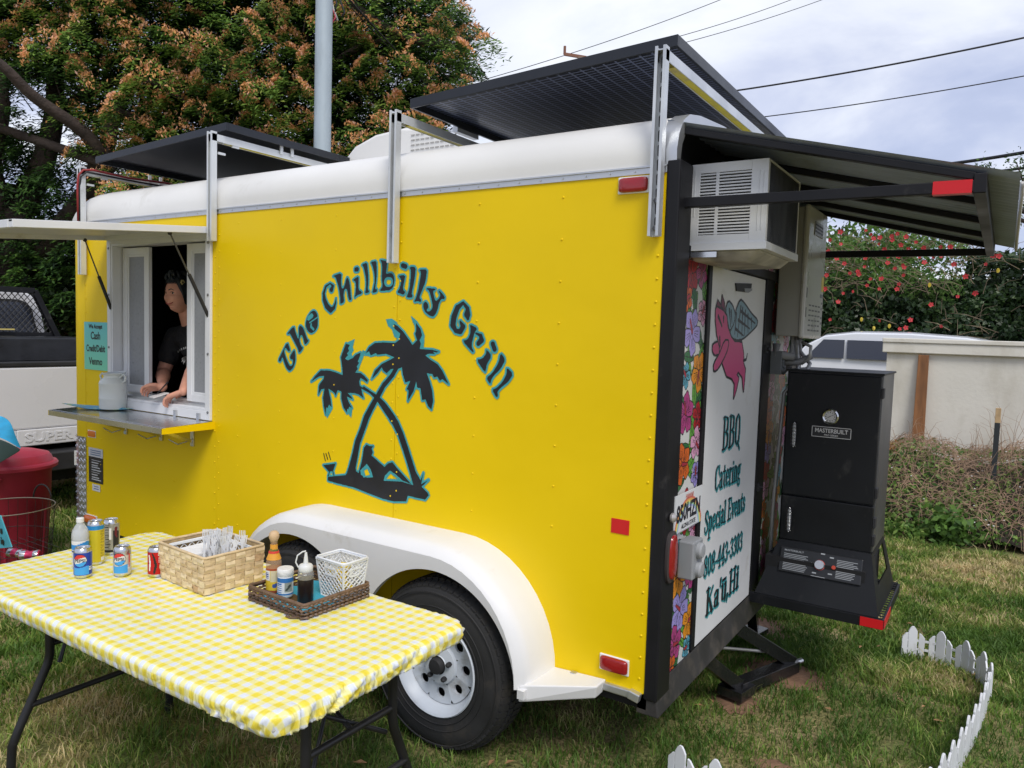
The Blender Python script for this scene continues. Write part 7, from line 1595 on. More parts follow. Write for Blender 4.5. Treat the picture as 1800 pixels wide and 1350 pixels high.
obj('tiny_white_flowers', m_, M('petal_white', (.70, .70, .68), .6), bram, kind='stuff')
n = 500; x = r.uniform(-.15, .18, n); C_ = np.stack([x, r.uniform(6.0, 6.6, n), .66+r.uniform(-.03, .05, n)], 1)
quads_obj('dry_leaves', leaf_field(C_, r.uniform(.03, .06, n), (0, -.5, .8), 0, 8, .5), r.random(n), attr_mat('orange_leaves', [(0, (.30, .12, .03)), (1, (.45, .25, .08))], .7, .2), bram, kind='stuff')
# ================================================================== WHITE CAR BEHIND THE WALL
sv = thing('parked_suv', 'white estate car with dark tinted windows parked behind the cream wall', 'car', (0, 11.3, 0))
carw = M('car_white', (.74, .76, .80), .22, coat=.7, var=(1, .03)); tint = M('tinted_glass', (.018, .022, .035), .06, spec=.8)
bp_ = [(-2.35, .45), (2.55, .45), (2.6, .9), (2.45, 1.18), (1.7, 1.32), (1.05, 1.80), (.55, 1.88), (-.2, 1.925), (-1.0, 1.92), (-1.45, 1.86), (-1.72, 1.70), (-2.05, 1.32), (-2.35, 1.25), (-2.42, .8)]
def csec(yy, k, sh): return [(x, yy, z if z < 1.3 else 1.3+(z-1.3)*k) for x, z in bp_]
m_ = MB(); ring = [[(x*(.985 if e else 1), 10.42+yy, z) for (x, yy2, z) in csec(0, 1, 0)] for yy, e in ((.10, 0),)]
secs_ = [(0, lambda x, z: (x, 10.40+(max(0, z-1.45))*.42, z)), (1, lambda x, z: (x, 10.40+.16+(max(0, z-1.45))*.42, z+(.03 if z > 1.6 else 0))), (2, lambda x, z: (x, 12.24-.16-(max(0, z-1.45))*.42, z+(.03 if z > 1.6 else 0))), (3, lambda x, z: (x, 12.24-(max(0, z-1.45))*.42, z))]
vs = [f(x, z) for _, f in secs_ for x, z in bp_]; nb_ = len(bp_)
m_.add(vs, [(i*nb_+j, i*nb_+(j+1) % nb_, (i+1)*nb_+(j+1) % nb_, (i+1)*nb_+j) for i in range(3) for j in range(nb_)]+[tuple(range(nb_)), tuple(3*nb_+j for j in range(nb_))])
obj('car_body', m_, carw, sv, smooth=35, bevel=.02)
def sidewin(xa, xb, xc, xd, z0=1.50, z1=1.80, side=0):
    m_ = MB(); vs = [(xa, z0), (xb, z0), (xc, z1), (xd, z1)]
    if side == 0: m_.prism(vs, lambda u, v, w_: (u, 10.392+(max(0, v-1.45))*.42-w_, v), .006)
    else: m_.prism(vs, lambda u, v, w_: (u, 12.248-(max(0, v-1.45))*.42+w_, v), .006)
    return m_
for q in ((-1.70, -1.12, -1.14, -1.46), (-1.08, -.12, -.16, -1.10), (-.06, .85, .72, -.08), (.92, 1.35, 1.0, .80)):
    for sd_ in (0, 1): obj('window', sidewin(*q, side=sd_), tint, sv)
m_ = MB(); m_.box(-2.40, 2.55, 10.385, 10.40, 1.22, 1.245); obj('trim_line', m_, M('trim_grey', (.3, .3, .32), .4), sv)
for x in (-1.45, 1.6):
    for y in (10.36, 12.10):
        m_ = MB(); m_.lathe([(.2, y), (.34, y+.01), (.36, y+.05), (.36, y+.18), (.34, y+.21)], 28, (x, 0, .36), 'y', cap=False); m_.lathe([(.2, y+.01), (.03, y+.03), (.001, y+.02)], 20, (x, 0, .36), 'y', cap=False, mi=1); obj('wheel', m_, [black_r, galv], sv, smooth=40)
# ================================================================== PICKUP TRUCK IN FRONT
tk = thing('pickup_truck', 'white pickup truck with a black mesh headache rack standing in front of the trailer', 'pickup truck', (-7.5, .97, 0))
tw = M('truck_white', (.66, .66, .68), .28, coat=.5, var=(1.2, .04), dirt=(4, .62, .85, (.48, .46, .42))); tx = -6.0; ty0, ty1 = -.05, 1.98
def tpart(name, boxes, mt, bevel=.01, **kw):
    m_ = MB()
    for b_ in boxes: m_.box(*b_)
    return obj(name, m_, mt, tk, bevel=bevel, **kw)
tg = tpart('tailgate', [(tx-.06, tx, .22, 1.74, .80, 1.34)], tw, .015)
m_ = MB(); m_.box(tx-.06, tx+.012, .44, 1.72, .655, .798); tm = obj('tailgate_moulding', m_, tw, tk, bevel=.008)
m_ = MB(); m_.box(tx-.06, tx-.001, .22, .438, .655, .798); obj('tailgate_lower', m_, tw, tk)
tvs, tfs = text_mesh('SUPER DUTY', .105, .003, 1.28, 'LEFT', 2); m_ = MB(); nv_ = len(tvs)
m_.add([(tx+.018, .50+u*1.05, .692+v) for u, v in tvs]+[(tx+.011, .50+u*1.05, .692+v) for u, v in tvs], [f for f in tfs])
ec = {}
for f in tfs:
    for a, b in zip(f, f[1:]+f[:1]): ec[(a, b)] = 1
m_.f += [(a, b, b+nv_, a+nv_) for (a, b) in ec if (b, a) not in ec]; m_.m = [0]*len(m_.f)
obj('raised_lettering', m_, M('truck_letters', (.66, .66, .68), .35), tm)
tpart('tailgate_cap', [(tx-.10, tx+.006, .20, 1.76, 1.342, 1.385)], black_m)
for y0, y1 in ((ty0, .20), (1.76, ty1)):
    tpart('bed_corner', [(tx-.5, tx-.01, y0, y1, .62, 1.36)], tw, .03)
    tpart('tail_lamp', [(tx-.012, tx+.012, y0+.03, y1-.03, .82, 1.30)], red_lens)
    tpart('bed_side', [(-8.0, tx-.5, y0, y1, .62, 1.36)], tw, .02); tpart('bed_rail', [(-8.05, tx-.02, y0-.005, y1+.005, 1.362, 1.41)], black_m)
tpart('bumper', [(tx-.1, tx+.16, .0, .62, .46, .62), (tx-.1, tx+.16, 1.30, 1.94, .46, .62)], M('bumper_dark', (.05, .05, .052), .4, .4, var=(20, .3)), .015, kind='stuff')
tpart('bumper_step', [(tx-.1, tx+.17, .62, 1.30, .44, .60)], black_m); tpart('number_plate', [(tx+.171, tx+.175, .83, 1.11, .47, .60)], pmats[0], 0)
tpart('underbody', [(-10.8, tx-.1, .3, 1.6, .30, .60)], dark_in, 0); tpart('bed_floor', [(-8.0, tx-.06, .2, 1.76, .75, .80)], dark_in, 0)
tpart('tool_box', [(-8.0, -7.45, .12, 1.84, 1.30, 1.56)], M('toolbox_black', (.018, .019, .022), .35, var=(9, .3)), .02)
tpart('mud_flap', [(-7.35, -7.33, .0, .35, .25, .65), (-7.35, -7.33, 1.6, 1.95, .25, .65)], black_m, 0, kind='stuff')
for x in (-7.05, -10.3):
    for y in (ty0+.04, 1.68):
        m_ = MB(); m_.lathe([(.2, y), (.38, y+.01), (.41, y+.05), (.41, y+.20), (.38, y+.25), (.2, y+.25)], 32, (x, 0, .41), 'y', cap=False); m_.lathe([(.2, y+.02), (.1, y+.05), (.001, y+.04)], 20, (x, 0, .41), 'y', cap=False); obj('wheel', m_, black_r, tk, smooth=40)
# cab
def arch_(y0, y1, z0, z1, r_, n_=8): 
    P_l = [(y0, z0), (y1, z0)]
    P_l += [(y1-.10-r_+r_*math.cos(a), z1-r_+r_*math.sin(a)) for a in [math.pi/2*q/n_ for q in range(n_+1)]]
    P_l += [(y0+.10+r_-r_*math.cos(a), z1-r_+r_*math.sin(a)) for a in [math.pi/2*(1-q/n_) for q in range(n_+1)]]
    return P_l
m_ = MB(); m_.prism(arch_(.16, 1.78, 1.30, 2.05, .22), lambda u, v, w_: (-8.2-w_, u, v), 2.3); obj('cab', m_, tw, tk, smooth=50, bevel=.02)
tpart('cab_body', [(-10.6, -8.12, .0, 1.94, .60, 1.45), (-11.9, -10.6, .05, 1.9, .60, 1.30)], tw, .05, kind='stuff')
m_ = MB(); m_.prism(arch_(.28, 1.66, 1.42, 1.93, .16), lambda u, v, w_: (-8.195+w_, u, v), .012); obj('rear_window', m_, M('truck_glass', (.05, .06, .09), .08, spec=.8), tk)
m_ = MB(); m_.prism(arch_(.25, 1.69, 1.39, 1.96, .18), lambda u, v, w_: (-8.197+w_, u, v), .008); obj('window_seal', m_, black_m, tk)
rack_ = MB()
rp = [(-8.02, .15, 1.40), (-8.02, .42, 2.06), (-8.02, 1.52, 2.06), (-8.02, 1.83, 1.40)]
for a, b in zip(rp, rp[1:]): rack_.bar(a, b, .06, .07, up=(1, 0, 0))
rack_.bar((-8.02, .2, 1.58), (-8.02, 1.78, 1.58), .02, .04); rk = obj('headache_rack', rack_, black_p, tk, bevel=.004)
m_ = MB(); P_out = [(p[1], p[2]) for p in rp]
for k in range(-24, 40):
    for sg in (-1, 1):
        c0 = .15+k*.062; pts = []
        for q in range(0, 45):
            z = 1.40+q*.0155; y = c0+sg*(z-1.40)*.85; lo_ = .15+(z-1.40)*.41+.02; hi_ = 1.83-(z-1.40)*.47-.02
            if lo_ < y < hi_: pts.append((-8.02, y, z))
        if len(pts) > 1: m_.tube([pts[0], pts[-1]], .0045, 4)
obj('wire_mesh', m_, black_m, rk, kind='stuff')
m_ = MB(); m_.bar((-7.98, .2, 1.62), (-7.98, 1.3, 1.63), .02, .014); obj('yellow_strap', m_, M('strap_yellow', (.6, .48, .15), .6), rk)
# ================================================================== TREES
barkm = M('bark_brown', (.055, .040, .033), .9, var=(5, .35), bump=(18, .8, .03))
leaf_tree = attr_mat('tree_leaves', [(0, (.012, .032, .009)), (.4, (.055, .125, .022)), (.75, (.19, .32, .05)), (1, (.32, .40, .08))], .5, .35, (1.5, .25))
bloss = attr_mat('tree_blossoms', [(0, (.40, .29, .07)), (.45, (.72, .36, .13)), (.8, (.82, .42, .24)), (1, (.86, .54, .42))], .8, .3, (3, .2))
big = thing('monkeypod_tree', 'spreading tree with orange tufted foliage rising behind the trailer and the grey pole', 'tree', tuple(Vector((hitd(15, 540, 13.5).x, hitd(15, 540, 13.5).y, 0))))
def limb(pts, radii, name='limb', par=big, mt=barkm):
    P_l = [hitd(*p) if len(p) == 3 and p[2] > 1 else Vector(p) for p in pts]
    # smooth with a spline
    Q_ = []; R_l = []
    for i in range(len(P_l)-1):
        p0 = P_l[max(i-1, 0)]; p1 = P_l[i]; p2 = P_l[i+1]; p3 = P_l[min(i+2, len(P_l)-1)]
        for q in range(5):
            t_ = q/5; Q_.append(.5*((2*p1)+(p2-p0)*t_+(2*p0-5*p1+4*p2-p3)*t_*t_+(3*p1-p0-3*p2+p3)*t_**3)); R_l.append(radii[i]+(radii[i+1]-radii[i])*t_)
    Q_.append(P_l[-1]); R_l.append(radii[-1]); m_ = MB(); m_.tube(Q_, R_l, 9); return obj(name, m_, mt, par, smooth=True)
tb_ = big.location
trunk_top = hitd(20, 420, 13.5)
m_ = MB(); m_.tube([(tb_.x, tb_.y, -.1), (tb_.x, tb_.y, .5), tuple(Vector(tb_).lerp(trunk_top, .6)), tuple(trunk_top), tuple(hitd(10, 330, 13.5))], [.62, .45, .40, .36, .30], 14); obj('trunk', m_, barkm, big, smooth=True)
for pts, rad in [
 ([(10, 345, 13.5), (70, 430, 13.2), (110, 400, 13), (160, 330, 12.6), (172, 285, 12.2), (150, 235, 11.8), (60, 170, 11.2), (0, 112, 10.8), (-80, 60, 10.5)], [.25, .22, .19, .17, .15, .10, .085, .07, .05]),
 ([(172, 285, 12.2), (190, 250, 12.6), (200, 200, 13), (230, 150, 13.4), (300, 90, 13.8), (380, 30, 14)], [.16, .13, .11, .09, .07, .04]),
 ([(-60, 200, 12), (0, 225, 12), (80, 252, 12), (165, 282, 12), (200, 300, 12.2)], [.06, .075, .075, .08, .06]),
 ([(20, 400, 13.5), (70, 300, 13.5), (95, 200, 13.8), (100, 100, 14), (130, 0, 14.2), (170, -80, 14.5)], [.26, .20, .16, .14, .10, .06]),
 ([(20, 400, 13.5), (-20, 300, 13), (0, 180, 12.6), (-30, 60, 12.4)], [.26, .2, .15, .1]),
 ([(200, 200, 13), (300, 210, 13.5), (420, 190, 13.6), (520, 150, 13.4), (640, 80, 13), (760, 60, 12.6)], [.10, .09, .08, .07, .05, .03]),
 ([(420, 190, 13.6), (500, 250, 13.2), (600, 280, 13), (720, 260, 12.6), (800, 200, 12.3)], [.07, .06, .05, .04, .02]),
 ([(640, 20, 13), (620, 80, 13.2), (640, 150, 13.4), (700, 220, 13.2), (740, 280, 12.8)], [.08, .07, .06, .05, .03]),
 ([(570, -40, 13.4), (620, 10, 13), (700, 60, 12.8), (790, 80, 12.4), (840, 60, 12.2)], [.10, .09, .07, .04, .02]),
 ([(95, 200, 13.8), (180, 150, 13.6), (250, 140, 13.2), (330, 180, 12.8), (400, 260, 12.4)], [.10, .08, .07, .05, .03])]: limb(pts, rad)
# crown: foliage pads, dense inner ones coloured dark as shaded, outer ones with blossoms coloured bright as lit
CRN = [(-560, -260), (700, -260), (770, -60), (822, 10), (868, 50), (868, 75), (838, 95), (862, 118), (845, 140), (800, 150), (812, 185), (770, 230), (745, 262), (770, 290), (700, 330), (560, 400), (300, 480), (130, 560), (-560, 580)]
r = np.random.default_rng(77)
F_ = np.array(FWD); R_n = np.array(RGT); U_n = np.array(UPV); Cn = np.array(CAM)
def to_world(px, py, dep): return Cn+(F_*F_PX+R_n*(px-900)[:, None]-U_n*(py-675)[:, None])*(dep/F_PX)[:, None]
def gapmask(px, py, lo, ll, lm):
    gap = noise2(px*.013, py*.016, 41)*.6+noise2(px*.035, py*.04, 42)*.4
    low_left = (px < 230) & (py > 130); low_mid = (py > 250) & (px > 420)
    return gap > np.where(low_left, ll, np.where(low_mid, lm, lo))
LV, LR, BV, BR = [], [], [], []
def pad(c, nrm, R0, m2, thick, lsize, base_r, nb):
    nrm = nrm/np.linalg.norm(nrm); e1 = np.cross(nrm, [0, 0, 1.0]); e1 /= np.linalg.norm(e1); e2 = np.cross(nrm, e1)
    ns = 7; sa = r.uniform(0, 2*np.pi, ns); sr2 = R0*np.sqrt(r.random(ns))*.85; idx = r.integers(0, ns, m2); q = r.normal(0, R0*.24, (m2, 2))
    aa = np.cos(sa[idx])*sr2[idx]*1.35+q[:, 0]; bb = np.sin(sa[idx])*sr2[idx]+q[:, 1]; rr_ = np.hypot(aa, bb); t_ = r.random(m2)**1.5
    hgt = -(rr_**2)/R0*.55-thick*t_
    C_ = c+e1*aa[:, None]+e2*bb[:, None]+nrm*hgt[:, None]
    out = (e1*aa[:, None]+e2*bb[:, None])/(rr_[:, None]+.05)+np.array([0, 0, -.35])
    LV.append(leaf_field(C_, r.uniform(lsize*.7, lsize*1.35, m2), nrm*1.6, 0, int(r.integers(1e9)), .34, .38, out)); LR.append(np.clip(base_r-.35*t_+r.normal(0, .13, m2), 0, 1))  # leaf tone falls with depth in the pad, painted as shade
    if nb:
        k2 = r.integers(0, ns, 4); idx = k2[r.integers(0, 4, nb)]; q = r.normal(0, R0*.17, (nb, 2)); aa = np.cos(sa[idx])*sr2[idx]*1.3+q[:, 0]; bb = np.sin(sa[idx])*sr2[idx]+q[:, 1]; rr_ = np.hypot(aa, bb); up_ = r.uniform(.0, .075, nb)
        C_ = c+e1*aa[:, None]+e2*bb[:, None]+nrm*(-(rr_**2)/R0*.55+.01+up_)[:, None]
        BV.append(leaf_field(C_, r.uniform(.035, .075, nb), (0, -.6, .3), 0, int(r.integers(1e9)), .42, .9, np.array([0, 0, .8]))); BR.append(np.clip(.25+up_*7+r.normal(0, .18, nb), 0, 1))
# inner mass, shade painted into its darker leaf colour
px = r.uniform(-560, 880, 20000); py = r.uniform(-260, 560, 20000)
ins, dd = inpoly(CRN, px, py); keep = ins & (dd > 16) & gapmask(px, py, .22, .49, .40) & (r.random(20000) < np.where((px < 230) & (py > 130), .42, .80)); px, py = px[keep], py[keep]
dep = r.uniform(12.9, 16, len(px)); PC = to_world(px, py, dep); PC = PC[PC[:, 2] > 1.6]; N_ = len(PC)
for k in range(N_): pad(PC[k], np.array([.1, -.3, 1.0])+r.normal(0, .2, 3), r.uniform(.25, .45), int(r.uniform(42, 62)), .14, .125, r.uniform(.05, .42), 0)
# outer pads in layers, spaced apart so that the dark-painted inner leaves show between them
px = r.uniform(-560, 880, 18000); py = r.uniform(-260, 520, 18000); ins, dd = inpoly(CRN, px, py); keep = ins & (dd > 10) & gapmask(px, py, .15, .47, .38); cand = np.stack([px[keep], py[keep]], 1); sel = []
for c in cand:
    if all(((c[0]-s_[0])/44)**2+((c[1]-s_[1])/25)**2 > 1 for s_ in sel): sel.append(c)
sel = np.array(sel); dep = r.uniform(11.2, 12.9, len(sel)); PF = to_world(sel[:, 0], sel[:, 1], dep)
for k in range(len(sel)):
    if PF[k][2] < 1.8: continue
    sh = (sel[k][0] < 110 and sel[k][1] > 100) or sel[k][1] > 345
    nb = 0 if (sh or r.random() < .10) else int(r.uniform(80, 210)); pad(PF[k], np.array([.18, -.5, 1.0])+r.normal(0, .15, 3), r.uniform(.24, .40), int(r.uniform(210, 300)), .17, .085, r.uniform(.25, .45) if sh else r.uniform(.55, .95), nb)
print('pads', N_, len(sel))
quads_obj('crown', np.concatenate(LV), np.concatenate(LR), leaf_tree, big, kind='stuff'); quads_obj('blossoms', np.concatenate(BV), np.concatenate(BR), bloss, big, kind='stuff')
print('leaves', sum(len(a) for a in LV), 'blossoms', sum(len(a) for a in BV))
# small twigs filling the crown
m_ = MB()
for k in range(0, N_, 5):
    c = Vector(PC[k]); t_ = Vector((r.normal(0, .5), r.normal(0, .5), -.35)); m_.tube([c-Vector((0, 0, .05)), c+t_*.4+Vector((0, 0, -.15)), c+t_*.8+Vector((0, 0, -.28))], [.005, .008, .012], 4, cap=False)
obj('twigs', m_, barkm, big, kind='stuff', recalc=False)
def bush(name, label, cat, cx, cy_, rx, ry, h, n, lmat, size, seed, z0=0, core=True, group=None, rndm=(.5, .3), trunk=True, corecol=(.012, .02, .008)):
    o = thing(name, label, cat, (cx, cy_, z0), group); r = np.random.default_rng(seed)
    nc = max(10, n//160); u = r.uniform(0, 2*np.pi, nc); v = r.uniform(-.2, 1, nc); s_ = np.sqrt(np.maximum(1-v*v, 0)); rad = r.uniform(.75, 1.0, nc)
    cc = np.stack([cx+rx*np.cos(u)*s_*rad, cy_+ry*np.sin(u)*s_*rad, z0+h*.45+h*.5*v*rad], 1); idx = r.integers(0, nc, n); C_ = cc[idx]+r.normal(0, 1, (n, 3))*np.array([rx, ry, h*.5])*.13
    dk = r.uniform(-.25, .25, nc)[idx]
    quads_obj('foliage', leaf_field(C_, r.uniform(size*.6, size*1.3, n), (0, -.5, .6), 0, seed, .55), np.clip(r.normal(rndm[0], rndm[1], n)+dk, 0, 1), lmat, o, kind='stuff')
    if trunk:
        m_ = MB(); 
        for k in range(4): m_.tube([(cx+.05*k, cy_, z0-.02), (cx+rx*.2*(k-1.5), cy_+.1*(k-1), z0+h*.35), (cx+rx*.4*(k-1.5), cy_, z0+h*.7)], [.05, .035, .015], 6)
        obj('stem', m_, barkm, o, smooth=True, kind='stuff')
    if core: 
        m_ = MB(); m_.sphere((cx, cy_, z0+h*.42), 1, 18, 12, (rx*.72, ry*.72, h*.42)); obj('shaded_inside', m_, M('foliage_shade', corecol, 1, var=(4, .5), bump=(10, .8, .08)), o, smooth=True, kind='stuff')  # solid near-black core, its colour stands for the shade inside
    return o
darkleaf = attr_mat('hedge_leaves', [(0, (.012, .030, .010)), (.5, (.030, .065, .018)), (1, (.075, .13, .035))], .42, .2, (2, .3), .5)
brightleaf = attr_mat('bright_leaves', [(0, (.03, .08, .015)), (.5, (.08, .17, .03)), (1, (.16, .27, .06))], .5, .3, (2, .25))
rustleaf = attr_mat('rust_leaves', [(0, (.02, .04, .012)), (.45, (.05, .075, .025)), (.75, (.14, .09, .04)), (1, (.24, .12, .07))], .6, .25, (2, .25))
# hibiscus hedge: leafy mass with its own shape, and each flower
hg = thing('hibiscus_hedge', 'tall dark hibiscus hedge dotted with red flowers behind the white car', 'hedge', (0, 13, 0))
r = np.random.default_rng(5); n = 95000
x = r.uniform(-5, 6, n); zt_l = 3.62-.10*(x+1.8)+.35*(noise2(x*1.3, x*0+1, 6)-.4)+.2*(noise2(x*4, x*0+1, 7)-.5); v = r.random(n)**.8; z = v*zt_l
yf = 12.0+.45*(noise2(x*1.6, z*1.6, 8)-.5)+.25*(noise2(x*5, z*5, 9)-.5)+np.maximum(0, z-zt_l*.8)*.9; y = yf+np.abs(r.normal(0, .16, n))
top = r.random(n) < .12; y = np.where(top, r.uniform(12, 14, n), y); z = np.where(top, zt_l+r.normal(0, .05, n), z)
cl_ = noise2(x*3.2, z*3.2, 10); keep = r.random(n) < .35+cl_*1.1; C_ = np.stack([x, y, z], 1)[keep]; cl_ = cl_[keep]
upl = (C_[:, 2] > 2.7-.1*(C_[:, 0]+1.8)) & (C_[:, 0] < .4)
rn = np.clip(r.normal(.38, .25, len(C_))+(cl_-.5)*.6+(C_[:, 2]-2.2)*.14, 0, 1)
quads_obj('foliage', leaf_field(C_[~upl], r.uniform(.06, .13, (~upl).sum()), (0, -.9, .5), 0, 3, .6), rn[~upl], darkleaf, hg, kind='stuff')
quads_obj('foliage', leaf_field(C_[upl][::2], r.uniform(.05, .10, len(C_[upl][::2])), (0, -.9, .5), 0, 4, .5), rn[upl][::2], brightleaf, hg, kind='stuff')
m_ = MB(); m_.box(-5.2, 6.2, 12.45, 14.2, 0, 2.9); obj('shaded_inside', m_, M('foliage_shade', (.012, .02, .008), 1), hg)  # dark box in the hedge, coloured as its inner shade
m_ = MB()
for k in range(900):
    x = r.uniform(-4, 5); z = r.uniform(.8, 3.4) if k < 500 else r.uniform(2.6, 3.6); y = 11.85+r.uniform(0, .25); x = x if k < 500 else r.uniform(-3.5, .6); L = r.uniform(.2, .6); a = r.uniform(.3, 2.8)
    m_.tube([(x, y, z), (x+math.cos(a)*L*.5, y-.08, z+math.sin(a)*L*.4), (x+math.cos(a)*L, y-.05, z+math.sin(a)*L*.5)], [.006, .005, .002], 3, cap=False)
obj('twigs', m_, M('twig_tan', (.22, .17, .11), .9, var=(2, .3)), hg, kind='stuff', recalc=False)
fm = MB()
for p in range(5):
    a = p*2*math.pi/5; c = Vector((math.cos(a)*.045, -.012, math.sin(a)*.045)); vs = [(0, -.02, 0)]
    for q in range(8): t_ = 2*math.pi*q/8; vs.append((c.x+math.cos(a)*math.cos(t_)*.036-math.sin(a)*math.sin(t_)*.03, -.016-.022*max(0, math.cos(t_)), c.z+math.sin(a)*math.cos(t_)*.036+math.cos(a)*math.sin(t_)*.03))
    fm.add(vs[1:]+[(c.x, c.y-.004, c.z)], [(8, q, (q+1) % 8) for q in range(8)])
fm.tube([(0, -.02, 0), (0, -.075, -.01)], [.006, .004], 5)
FL = [(350,350),(270,412),(350,447),(548,337),(590,367),(610,402),(662,395),(655,443),(757,385),(760,415),(795,362),(868,388),(826,452),(948,430),(1003,473),(1145,467),(1220,467),(890,487),(725,545),(810,543),(546,555),(975,547),(1085,550),(1145,545),(1245,603),(1500,605),(1602,540),(1560,535),(722,595),(540,625),(850,630),(780,638),(482,663),(425,675),(492,683),(240,693),(846,690),(1335,700),(585,720),(675,722),(812,760),(560,773),(655,800),(795,802),(443,820),(370,835),(228,800),(1275,860),(1412,832),(330,905),(1063,925),(265,1042),(662,1050),(900,1047),(1148,1095),(815,1117),(862,1108),(1012,592),(1215,470),(700,490),(380,600),(318,560),(255,500),(845,612)]
hib = M('hibiscus_red', (.50, .035, .04), .5, var=(20, .12)); f0 = None
for k, (a, b) in enumerate(FL):
    p = hit(1400+a/4.5, 330+b/4.5, 1, 11.72)
    if f0 is None: f0 = obj('flower', fm, hib, None, recalc=False); f0.parent = hg; f0.location = p-hg.location; f0.scale = (.65,)*3
    else: c = f0.copy(); COL.objects.link(c); c.parent = hg; c.location = p-hg.location; c.rotation_euler = (r.uniform(-.5, .5), r.uniform(0, 6), r.uniform(-.5, .5)); s_ = r.uniform(.36, .62); c.scale = (s_,)*3
for k, (a, b) in enumerate([(1053,770),(1595,655),(735,1095),(612,1112),(515,1042)]):
    p = hit(1400+a/4.5, 330+b/4.5, 1, 11.78); m_ = MB(); m_.add([p+Vector((math.cos(t_)*.025, .012*math.sin(t_*2), math.sin(t_)*.04)) for t_ in [q*math.pi/4 for q in range(8)]], [tuple(range(8))]); obj('yellow_leaf', m_, M('leaf_yellow', (.55, .42, .05), .6), hg)
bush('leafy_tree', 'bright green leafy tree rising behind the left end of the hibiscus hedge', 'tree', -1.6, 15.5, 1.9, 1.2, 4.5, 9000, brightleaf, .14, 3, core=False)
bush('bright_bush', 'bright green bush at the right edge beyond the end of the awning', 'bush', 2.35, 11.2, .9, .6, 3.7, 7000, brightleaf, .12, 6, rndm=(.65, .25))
# far tree at the right edge
ft_ = hit(1795, 300, 1, 24); o = thing('distant_tree', 'thin crowned tree against the sky at the right edge', 'tree', (ft_.x+.6, 24, 0)); r = np.random.default_rng(9); n = 5200
cc = np.array([ft_.x+.6, 24, 6.2]); nc = 46; cen_ = cc+r.normal(0, 1, (nc, 3))*np.array([.85, .8, .42]); C_ = cen_[r.integers(0, nc, n)]+r.normal(0, .13, (n, 3))
quads_obj('crown', leaf_field(C_, r.uniform(.05, .12, n), (0, 0, 1), 0, 4, .5), r.random(n)*.6, leaf_tree, o, kind='stuff')
m_ = MB(); m_.tube([(ft_.x+.6, 24, 0), (ft_.x+.7, 24, 3), (ft_.x+.5, 24, 5.6)], [.2, .14, .07], 8)
for k in range(14): e = cen_[k*3]; m_.tube([(ft_.x+.55, 24, 4.9+k*.04), tuple((e+np.array([ft_.x+.55, 24, 5.2]))/2), tuple(e)], [.05, .035, .012], 5)
obj('trunk', m_, barkm, o, smooth=True)
# background planting behind the truck
bush('shrub', 'rusty brown shrub between the truck cab and the front of the trailer', 'shrub', -13.0, 5.6, 1.5, 1.2, 2.6, 9000, rustleaf, .12, 12, group='shrubs behind the truck')
bush('shrub', 'dark green shrub behind the white truck cab', 'shrub', -15.2, 4.4, 2.0, 1.5, 3.6, 9000, darkleaf, .15, 13, group='shrubs behind the truck')
bush('shrub', 'loose green shrub farther back beside the leaning tree trunk', 'shrub', -15.5, 8.6, 2.6, 1.6, 4.0, 12000, leaf_tree, .14, 14, group='shrubs behind the truck', rndm=(.7, .25))
bush('shrub', 'low grey green shrub farthest to the left behind the truck', 'shrub', -19.5, 4.8, 3.0, 2.0, 4.2, 9000, darkleaf, .17, 15, group='shrubs behind the truck')
# a loose belt of far trees closing the view
r = np.random.default_rng(19); far = thing('tree_belt', 'dark distant belt of trees closing the view behind everything', 'trees', (0, 60, 0)); n = 26000
x = r.uniform(-75, 60, n); z = r.random(n)**.7*(4.2+2.2*noise2(x*.11, x*0, 3)+1.2*noise2(x*.5, x*0, 4)); y = 58+r.uniform(-2, 3, n)
quads_obj('foliage', leaf_field(np.stack([x, y, z], 1), r.uniform(.45, .9, n), (0, -.8, .4), 0, 4, .6), np.clip(r.normal(.4, .25, n), 0, 1), darkleaf, far, kind='stuff')
y = r.uniform(-30, 62, n); z = r.random(n)**.7*(4.4+2.2*noise2(y*.11, y*0, 3)+1.2*noise2(y*.5, y*0, 4)); x = -62+r.uniform(-2, 3, n)
quads_obj('foliage', leaf_field(np.stack([x, y, z], 1), r.uniform(.45, .9, n), (.8, 0, .4), 0, 4, .6), np.clip(r.normal(.4, .25, n), 0, 1), darkleaf, far, kind='stuff')
# ================================================================== POLES AND WIRES
pc_ = hitd(566, 300, 10.0); gp = thing('steel_pole', 'tall galvanised steel pole rising behind the trailer between the two solar panels', 'pole', (pc_.x, pc_.y, 0))
galvp = M('pole_galvanised', (.42, .49, .54), .55, .15, var=(3, .14, (1, 1, .35)), dirt=(5, .52, .72, (.36, .42, .46), (1.4, 1.4, .3)), bump=(30, .1))
m_ = MB(); m_.tube([(pc_.x, pc_.y, 0), (pc_.x, pc_.y, 12)], [.112, .108], 28); obj('shaft', m_, galvp, gp, smooth=50)
m_ = MB(); 
for z in (3.9, 7.6): m_.lathe([(.126, z), (.131, z+.01), (.131, z+.04), (.126, z+.05)], 28, (pc_.x, pc_.y, 0), cap=False)
obj('band', m_, galvp, gp, smooth=50, kind='stuff')
cbm = M('cable_black_far', (.015, .015, .017), .6)
m_ = MB()
for k, (pts, mi) in enumerate([([(578, -30), (583, 10), (590, 30), (584, 40)], 1), ([(583, -30), (592, 5), (588, 25)], 0), ([(579, -20), (586, 15), (594, 36)], 2), ([(590, -30), (598, 0), (606, 22), (600, 30)], 0)]):
    m_.tube([hitd(a, b, 9.9) for a, b in pts], .012, 5, mi=mi)
o = obj('cable_tails', m_, [cbm, M('cable_pink', (.55, .08, .12), .5), M('cable_white', (.5, .5, .5), .5)], gp, smooth=True, kind='stuff')
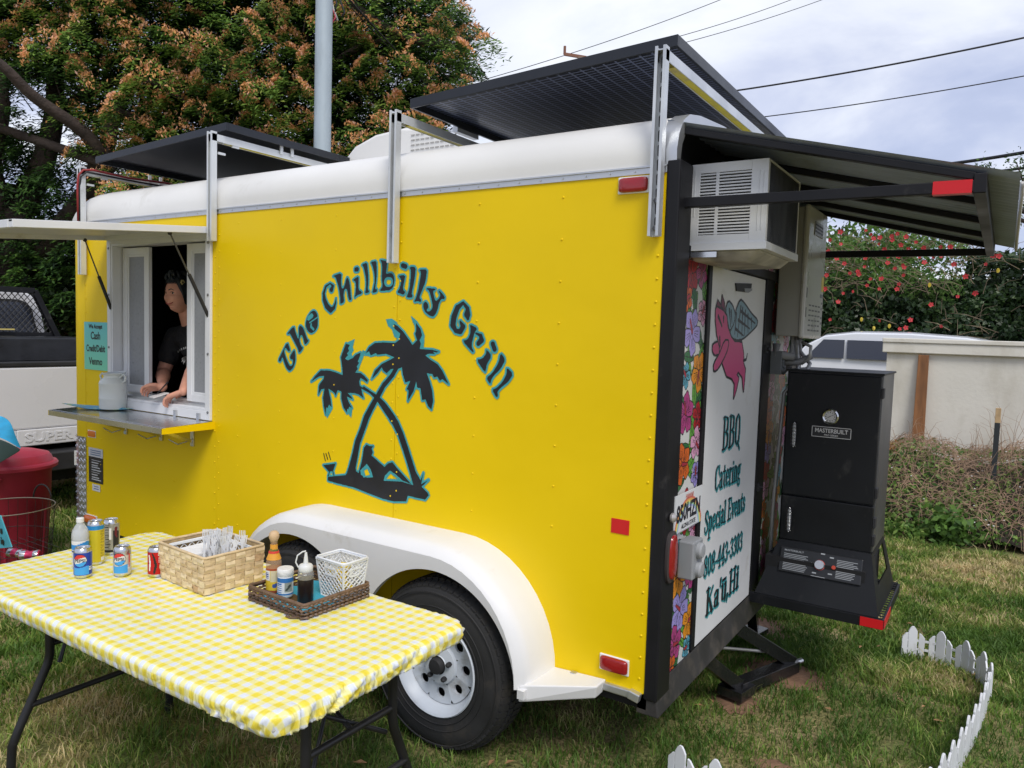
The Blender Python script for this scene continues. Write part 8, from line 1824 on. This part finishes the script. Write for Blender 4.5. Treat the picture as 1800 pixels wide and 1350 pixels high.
def wire(label, pts, d0, d1, rad, group='overhead wires'):
    P_l = []; n_ = 16; (x0, y0), (x1, y1) = pts; a = hitd(x0, y0, d0); b = hitd(x1, y1, d1)
    for q in range(n_+1): t_ = q/n_; p = a.lerp(b, t_); p.z -= .25*(b-a).length/20*4*t_*(1-t_); P_l.append(p)
    m_ = MB(); m_.tube(P_l, rad, 5); o = obj('overhead_wire', m_, cbm, smooth=True); tag(o, label, 'wire', group)
wire('thick black wire slanting down in front of the tree beside the steel pole', [(606, -10), (785, 178)], 10.6, 13, .014)
wire('thin black wire just left of the thick one in front of the tree', [(596, -10), (775, 172)], 10.6, 13, .008)
wire('faint wire from the tree crown over the large solar panel to the top edge', [(840, 143), (1290, -10)], 26, 30, .013)
wire('faint upper wire leaving the corner of the large solar panel', [(1100, 88), (1400, -4)], 26, 30, .012)
wire('faint lower wire leaving the corner of the large solar panel', [(1110, 98), (1460, -6)], 26, 30, .012)
wire('long dark wire crossing the sky above the awning, the upper one', [(1180, 175), (1830, 60)], 26, 22, .030)
wire('long thin wire crossing the sky above the awning, the lower one', [(1220, 219), (1830, 128)], 26, 22, .018)
wire('heavy bundled cable low at the right edge of the sky', [(1560, 300), (1830, 263)], 26, 22, .055)
wire('dark cable just above the end of the awning at the right edge', [(1620, 312), (1830, 291)], 26, 22, .045)
q0 = hitd(993, 81, 27); up_ = thing('utility_pole', 'top of a wooden utility pole with a rusty bracket showing above the large solar panel', 'utility pole', (q0.x+.35, q0.y+.2, 0))
m_ = MB(); m_.tube([(q0.x+.55, q0.y+.2, 0), (q0.x+.55, q0.y+.2, q0.z-.42)], [.16, .12], 10); obj('post', m_, M('pole_wood', (.16, .11, .08), .9, var=(5, .3)), up_, smooth=True)
m_ = MB(); m_.bar((q0.x, q0.y, q0.z-.28), (q0.x+.75, q0.y+.25, q0.z-.45), .08, .10); m_.bar((q0.x, q0.y, q0.z-.3), (q0.x, q0.y, q0.z+.0), .07); obj('bracket', m_, M('rust', (.25, .12, .08), .8), up_)
